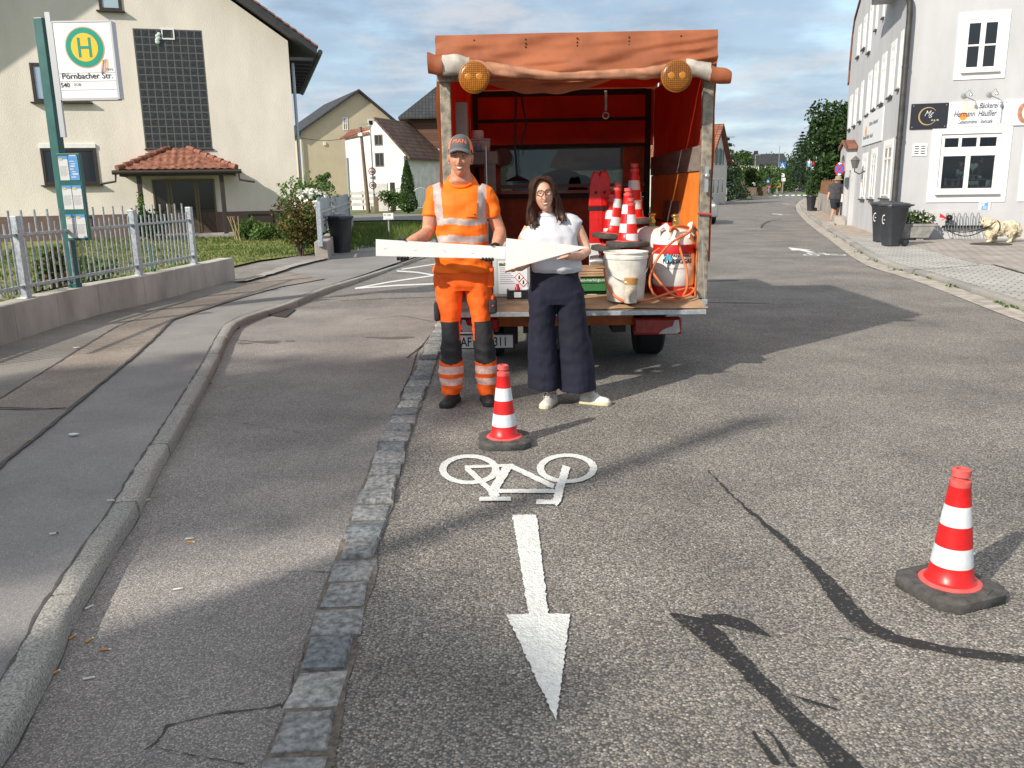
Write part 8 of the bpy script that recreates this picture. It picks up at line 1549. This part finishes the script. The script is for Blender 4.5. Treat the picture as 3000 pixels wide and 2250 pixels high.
bare_hand(bw, wr_[-1], e+Vector((.028, .04, -.006)), [[e+Vector((-.004+.016*i-.01, .022, -.012+.005*i)), e+Vector((-.02+.016*i-.012, .0, -.03+.004*i)), e+Vector((-.03+.016*i-.014, -.016, -.022+.004*i))] for i in range(4)], [e+Vector((.04, .03, .05)), P(1674, 716, YBD)-B2+Vector((0, .012, .0))])
bw.tube([a2(1598, 780, .01), a2(1596, 850, .01), a2(1598, 980, .0), a2(1614, 1090, .0), a2(1617, 1133, .03), a2(1618, 1160, .04)], [.08, .08, .06, .048, .036, .032], 12); bw.tube([a2(1662, 780, .01), a2(1672, 850, .01), a2(1688, 980, .0), a2(1708, 1090, .0), a2(1712, 1140, .02), a2(1714, 1168, .03)], [.08, .08, .06, .048, .036, .032], 12)
hw = a2(1592, 570, -.03); hm2, HR2 = head_mesh(hw, .0705, .09, .116, radians(3), radians(-7), radians(-5), 1.15, True); wb_ = body('person_body', wom, bw, [hm2], SK2, .0055)
# glasses
gl = MB(); gy = -.107; 
for s in (-1, 1):
    c0 = hw+HR2 @ Vector((s*.0265, gy, .004)); gl.tube([c0+HR2 @ Vector((.0225*cos(a), .004*abs(cos(a)) if 0 else 0, .021*sin(a))) for a in [2*pi*i/24 for i in range(25)]], .0026, 6); gl.tube([hw+HR2 @ Vector((s*.049, gy, .01)), hw+HR2 @ Vector((s*.067, gy+.03, .012)), hw+HR2 @ Vector((s*.069, .0, .008))], .0024, 6)
gl.tube([hw+HR2 @ Vector((-.005, gy, .008)), hw+HR2 @ Vector((0, gy-.002, .011)), hw+HR2 @ Vector((.005, gy, .008))], .0024, 6); gl.build('glasses', M('dark_tortoise', (.025, .012, .012), .25, coat=.5), wom, 60)
# hair: locks from the parting down both sides
HAIRM = [M('brown_hair_dark', (.028, .012, .007), .7, spec=.2, var=.3, vs=60, bump=.3, bs=150, stretch=(1, 1, .15)), M('brown_hair', (.05, .022, .011), .65, spec=.25, var=.3, vs=60, stretch=(1, 1, .15)), M('brown_hair_light', (.09, .043, .02), .6, var=.3, vs=60, stretch=(1, 1, .15))]
ha = MB(); rh_ = random.Random(6)
ha.ball(hw+HR2 @ Vector((0, .03, .02)), (.071, .075, .098), 0, 24, 16)
part = HR2 @ Vector((-.018, -.055, .104))+hw
for s in (-1, 1):
    N_ = 60
    for i in range(N_):
        f = i/(N_-1); th = radians(8+ (150)*f)       # angle round the head from the front to the back
        top = hw+HR2 @ Vector((-.016+s*.004, -.072+.13*f, .1+.022*sin(pi*min(1, f*1.1+.1))))
        sx2 = sin(max(th, radians(30))); cy = -cos(th)
        temple = hw+HR2 @ Vector((s*(.061+.02*sx2+rh_.uniform(-.003, .004)), cy*.07*(1 if cy < 0 else 1.0)+.005, .06+rh_.uniform(-.008, .008)-.02*(cy < -.3)))
        ear = hw+HR2 @ Vector((s*(.075+.012*sx2+rh_.uniform(-.003, .006)), cy*.05+.012, -.02+rh_.uniform(-.01, .01)))
        if s < 0: low = a2(1553+rh_.uniform(-9, 16), 628, .0)+Vector((0, -.055+.13*f, 0)); end = a2(1560+rh_.uniform(-13, 15)+(8 if f < .4 else 0), 668-rh_.uniform(0, 26)+(8 if f < .3 else -4), .0)+Vector((0, -.09+.15*f, 0))
        else: low = a2(1637+rh_.uniform(-11, 11), 620, .0)+Vector((0, -.05+.13*f, 0)); end = a2(1642+rh_.uniform(-19, 17), 655-rh_.uniform(0, 22), .0)+Vector((0, -.095+.15*f, 0))
        jaw_ = ear.lerp(low, .5)+Vector((s*.006, 0, 0)); wv = Vector((s*rh_.uniform(.002, .014), rh_.uniform(-.012, .004), 0)); midp = low.lerp(end, .5)+wv
        pts = smooth_line([top, temple+Vector((0, 0, .025))+(top-temple)*.25, temple, ear, jaw_, low, midp, end], 2); n = len(pts)
        ha.tube(pts, [.0125*(1-.7*max(0, (k/(n-1)-.75)/.25)) for k in range(n)], 6, 0, ell=(1.5, .9))
ha = remesh(ha, .005, 7); gv_ = lambda v: noise.noise(Vector((v.x*75, v.y*75, v.z*7)))
wrinkle(ha, lambda v: .0035*gv_(v)+.006*noise.noise(Vector((v.x*22, v.y*22, v.z*9))))
paint(ha, lambda c: 2 if gv_(c*1.3+Vector((3, 1, 0)))+.9*max(0, min(1, (a2(1600, 600).z-c.z)/.12)) > .95 else (1 if gv_(c*1.2) > .12 else 0)); ha.build('hair', HAIRM, wom, 80)
# top
WT = M('white_cotton', (.58, .58, .62), .85, var=.04, vs=6, bump=.25, bs=9, bdist=.02)
ws = MB(); ws.loft([ringpx(a2, 1558, 1708, 797, -.0, .125), ringpx(a2, 1554, 1710, 785, -.01, .14), ringpx(a2, 1548, 1702, 750, -.01, .14), ringpx(a2, 1546, 1694, 715, .0, .135), ringpx(a2, 1540, 1690, 690, .0, .13), ringpx(a2, 1550, 1678, 664, .01, .108), ringpx(a2, 1566, 1658, 645, .02, .08), ringpx(a2, 1580, 1630, 633, .018, .062), ringpx(a2, 1583, 1626, 624, .012, .054)])
ws.loft([ringpx(a2, 1542, 1600, 716, .01, .09), ringpx(a2, 1527, 1600, 702, .01, .08), ringpx(a2, 1523, 1600, 686, .01, .062), ringpx(a2, 1543, 1600, 661, .015, .052), ringpx(a2, 1568, 1600, 644, .02, .04)])
ws.loft([ringpx(a2, 1640, 1690, 696, .01, .085), ringpx(a2, 1640, 1697, 674, .01, .07), ringpx(a2, 1640, 1708, 648, .01, .058), ringpx(a2, 1640, 1692, 632, .015, .05), ringpx(a2, 1630, 1662, 624, .02, .04)])
ws = remesh(ws, .0065, 5)
wrinkle(ws, lambda v: .008*noise.noise(Vector((v.x*14+v.z*2, v.y*10, v.z*3.5)))+.012*max(0, min(1, (a2(1600, 720).z-v.z)/.2))*noise.noise(Vector((v.x*13, v.y*9, v.z*4+2)))+.004*noise.noise(v*16))
wtp = ws.build('top', WT, wom, 80); MB().tube([a2(1605, 627, 0)+Vector((.055*cos(a), .012+.054*sin(a), .012*sin(a))) for a in [2*pi*i/26 for i in range(27)]], .012, 8).build('neckband', WT, wtp, 60)
# trousers
NV_ = M('navy_cotton', (.0045, .0055, .02), .85, var=.3, vs=6, bump=.5, bs=14, bdist=.02, stretch=(1, 1, .4))
wt = MB(); wt.loft([ringpx(a2, 1560, 1694, 786, 0, .11), ringpx(a2, 1557, 1697, 800, 0, .115), ringpx(a2, 1550, 1706, 840, 0, .125), ringpx(a2, 1547, 1711, 870, 0, .125), ringpx(a2, 1547, 1713, 890, 0, .115)])
leg(wt, a2, [(1548, 1634, 850, 0, .115), (1547, 1630, 895, 0, .115), (1548, 1626, 950, 0, .11), (1547, 1630, 1003, 0, .12), (1547, 1635, 1070, 0, .13), (1547, 1639, 1136, 0, .145)])
leg(wt, a2, [(1630, 1710, 850, 0, .115), (1631, 1714, 895, 0, .115), (1634, 1722, 950, 0, .11), (1637, 1732, 1003, 0, .12), (1638, 1740, 1070, 0, .13), (1638, 1746, 1141, 0, .145)])
wt = remesh(wt, .007, 4); wrinkle(wt, lambda v: .010*noise.noise(Vector((v.x*11, v.y*9, v.z*2.2)))+.006*noise.noise(Vector((v.x*5+v.z*9, v.y*6, v.z*12-v.x*6)))+.003*noise.noise(v*24))
wtr = wt.build('wide_trousers', NV_, wom, 80); MB().loft([ringpx(a2, 1558, 1696, 800, 0, .118), ringpx(a2, 1559, 1695, 786, 0, .115)]).build('waistband', NV_, wtr, 60)
SNW = M('white_sneaker', (.7, .68, .62), .5, var=.06, vs=20); SNS = M('cream_sole', (.6, .55, .38), .6); LACE = M('white_lace', (.75, .75, .72), .8); GRM = M('grey_side_mark', (.5, .48, .42), .6)
shoe(wom, a2(1622, 1175, .07), a2(1592, 1202, -.14), .043, .075, [SNW, SNS, LACE, GRM], 'sneaker', True); shoe(wom, a2(1702, 1182, .03), a2(1786, 1207, -.06), .043, .075, [SNW, SNS, LACE, GRM], 'sneaker', True)
# ---------------------------------------------------------------- man walking up the street
B3 = G(2437, 650, ZR); Y3 = B3.y; ped = thing('person', 'man walking away in grey shirt, dark shorts and sun hat', 'person', B3)
def a3(x, y, dy=0): return P(2050+x/4.424, 380+y/4.424, Y3+dy)-B3
pb = MB(); pb.loft([ringpx(a3, 1690, 1815, 900, 0, .1, n=20), ringpx(a3, 1695, 1825, 780, 0, .11, n=20), ringpx(a3, 1705, 1835, 710, 0, .1, n=20), ringpx(a3, 1755, 1825, 685, .0, .06, n=20), ringpx(a3, 1765, 1815, 660, 0, .055, n=20)]); pb.ball(a3(1795, 648), (.08, .1, .12), 0, 18, 12)
pb.tube([a3(1705, 720), a3(1685, 800), a3(1668, 860, -.02), a3(1658, 900, -.05)], [.06, .05, .045, .03], 10); pb.tube([a3(1835, 720), a3(1845, 790), a3(1838, 815, .12), a3(1862, 828, .25)], [.06, .05, .045, .03], 10)
for bx_, s in ((a3(1656, 915, -.05), 1), (a3(1868, 830, .28), 1)):
    pb.ball(bx_, (.03, .025, .045), 0, 10, 7)
    for i in range(4): pb.tube([bx_+Vector((-.018+.012*i, 0, -.02)), bx_+Vector((-.02+.013*i, .0, -.075+.004*abs(i-1.5)))], [.01, .008], 6)
    pb.tube([bx_, bx_+Vector((-.03, .0, -.03))], [.012, .009], 6)
pb.tube([a3(1730, 930), a3(1735, 1040), a3(1712, 1130), a3(1705, 1180)], [.09, .07, .06, .04], 10); pb.tube([a3(1790, 930, .1), a3(1790, 1030, .25), a3(1778, 1080, .3), a3(1775, 1130, .25)], [.09, .07, .06, .04], 10)
remesh(pb, .014, 3).build('person_body', skin('far_skin', (.5, .28, .19)), ped, 75)
m = MB(); m.loft([ringpx(a3, 1678, 1830, 905, 0, .13, n=20), ringpx(a3, 1680, 1832, 800, 0, .14, n=20), ringpx(a3, 1685, 1842, 730, 0, .13, n=20), ringpx(a3, 1715, 1838, 695, 0, .1, n=20), ringpx(a3, 1760, 1820, 682, 0, .07, n=20)]); m.tube([a3(1710, 715), a3(1688, 780), a3(1682, 805)], [.09, .075, .08], 12); m.tube([a3(1828, 715), a3(1843, 770), a3(1846, 798)], [.09, .075, .08], 12); m = remesh(m, .014, 3); wrinkle(m, lambda v: .014*noise.noise(Vector((v.x*6, v.y*6, v.z*9)))); m.build('shirt', M('charcoal_shirt', (.06, .058, .065), .85, var=.15, vs=10), ped, 75)
m = MB(); m.loft([ringpx(a3, 1690, 1825, 890, 0, .13, n=20), ringpx(a3, 1690, 1822, 950, .02, .13, n=20)]); leg(m, a3, [(1690, 1765, 920, 0, .12), (1700, 1775, 1000, 0, .11), (1715, 1775, 1035, .02, .1)]); leg(m, a3, [(1750, 1822, 920, .04, .12), (1752, 1815, 1000, .16, .11), (1755, 1808, 1010, .2, .1)]); remesh(m, .014, 3).build('shorts', M('dark_shorts', (.02, .024, .032), .85), ped, 75)
m = MB(); c = a3(1797, 640); m.lathe([(.19, -.03), (.15, .0), (.115, .01), (.11, .09), (.08, .12), (0, .125)], c, 22); m.build('sun_hat', M('khaki_hat', (.3, .25, .16), .9), ped, 60); m = MB()
for q, dy in ((a3(1705, 1180), 0), (a3(1775, 1135, .25), .25)): m.ball(Vector((q.x+.02, q.y-.02, max(.045, q.z-.02))), (.06, .14, .045), 0, 12, 8)
m.build('sandals', M('brown_sandal', (.06, .045, .035), .7), ped, 60)
# ---------------------------------------------------------------- dog
D0 = G(2500+1810/4.148, 550+664/4.148, ZR+.008); YD = D0.y; dog = thing('dog', 'fluffy cream coloured dog standing leashed at the bike rack', 'dog', D0)
def ad(x, y, dy=0): return P(2500+x/4.148, 550+y/4.148, YD+dy)-D0
d = MB(); k = YD/FPX/4.148
def blob(x, y, rx, ry, rz, dy=0): d.ball(ad(x, y, dy), (rx*k, ry*k, rz*k), 0, 18, 12)
d.tube([ad(1660, 500), ad(1720, 492), ad(1800, 490), ad(1870, 480), ad(1945, 475)], [88*k, 96*k, 86*k, 78*k, 80*k], 18); blob(1965, 485, 55, 60, 68)
d.tube([ad(1690, 470), ad(1660, 440), ad(1630, 415)], [80*k, 72*k, 60*k], 16); blob(1618, 408, 58, 52, 54); d.tube([ad(1600, 415), ad(1565, 422), ad(1545, 424)], [36*k, 27*k, 20*k], 12); blob(1630, 412, 22, 70, 40); blob(1660, 540, 62, 66, 62)
for x0, x1, x2, dy in ((1668, 1655, 1642, -.1), (1712, 1712, 1712, .1)): d.tube([ad(x0, 540, dy), ad(x1, 590, dy), ad(x1, 635, dy), ad(x2+4, 652, dy)], [44*k, 31*k, 26*k, 24*k], 12); blob(x2-14, 654, 24, 20, 11, dy)
for x, dy in ((1905, -.1), (1935, .09)): d.tube([ad(x+30, 500, dy), ad(x-20, 560, dy), ad(x+18, 605, dy), ad(x-2, 648, dy)], [62*k, 46*k, 27*k, 24*k], 12); blob(x-22, 655, 24, 20, 11, dy)
d.tube([ad(1985, 470), ad(2012, 520), ad(2005, 570), ad(2020, 590)], [34*k, 40*k, 34*k, 10*k], 12)
d = remesh(d, .016, 2); wrinkle(d, lambda v: .026*noise.noise(Vector((v.x*9, v.y*9, v.z*6)))+.018*noise.noise(Vector((v.x*24, v.y*24, v.z*12))))
fur = M('cream_fur', (.6, .51, .34), .9, var=.2, vs=10, bump=.8, bs=60, bdist=.02, col2=(.7, .63, .47)); rf_ = random.Random(8); nn = norms(d); base_n = len(d.v)
for _ in range(5200):
    i = rf_.randrange(base_n); v, n = d.v[i], nn[i]; tdir = (n*.45+Vector((.25, 0, -.8))+Vector((rf_.gauss(0, .2), rf_.gauss(0, .2), rf_.gauss(0, .2)))).normalized(); s_ = n.cross(tdir).normalized()*.008; l_ = rf_.uniform(.018, .04)
    if v.z < .1 or v.x < ad(1610, 400).x: l_ *= .35
    d.add([v-s_, v+s_, v+tdir*l_], [(0, 1, 2)], 0)
d.build('dog_body', fur, dog, 75, fixn=False); m = MB(); m.ball(ad(1540, 420, -.0), (10*k, 12*k, 9*k), 0, 10, 7)
for s in (-1, 1): m.ball(ad(1580, 402, s*.07), (7*k, 7*k, 7*k), 0, 8, 6)
m.build('nose_and_eyes', BLACK, dog, 60); m = MB(); m.tube([ad(1728, 400)+Vector((.0, .125*cos(a)*1.7, -.0))+Vector((.02*sin(a), 0, -.0))+Vector((0, 0, (sin(a)-1)*.17)) for a in [2*pi*i/20 for i in range(21)]], .014, 6); m.tube([ad(1728, 415, -.2), ad(1680, 450, -.24), ad(1640, 480, -.2)], .012, 6); m.build('harness', BLACK, dog, 60)
m = MB(); p0 = ad(1140, 515)+D0; p0 = BM @ Vector((BF.uz(2500+1140/4.148, 550+515/4.148, .3)[0], -.3, BF.uz(2500+1140/4.148, 550+515/4.148, .3)[1])); p1 = ad(1680, 455, -.24)+D0
for sg in (.1, .2): m.tube([p0.lerp(p1, i/16)-Vector((0, 0, sg*sin(pi*i/16))) for i in range(17)], .012, 6)
tag(m.build('dog_leash', BLACK, None, 60), 'black leash running from the bike rack to the dog', 'leash')
# ---------------------------------------------------------------- what stands behind the photographer and shades the foreground
def shade_at(sx, sy, hc): return Vector((sx+SUNV.x*hc/SUNV.z, sy+SUNV.y*hc/SUNV.z, 0))
broad_tree('street_tree', 'broad leafy tree on the left behind the photographer, shading the footway', shade_at(-4.4, 4.6, 9), 11.0, 2.0, GREENS, 5200, .3, .2, 'trees behind the photographer', 201, 'tree', .6, 16)
broad_tree('street_tree', 'second leafy tree behind the photographer, shading the bus bay', shade_at(-1.75, 5.5, 10), 11.8, 1.9, GREENS, 4600, .3, .17, 'trees behind the photographer', 202, 'tree', .66, 15)
broad_tree('street_tree', 'smaller tree close behind the photographer, shading the nearest kerb', shade_at(-1.5, 1.45, 7), 8.2, 1.35, GREENS, 2600, .24, .13, 'trees behind the photographer', 203, 'tree', .7, 10)
up = Vector((-1.43-.74*7, 2.75-.67*7, 0)); t = thing('utility_pole', 'tall wooden pole behind the photographer throwing a long shadow', 'pole', up); MB().tube([(0, 0, -.1), (0, 0, 6.9)], [.11, .085], 10).build('pole', WOODPOLE, t, 50); MB().tube([(0, 0, 6.9), (0, 0, 6.98)], [.1, .07], 10).build('pole_cap', GREYM, t)
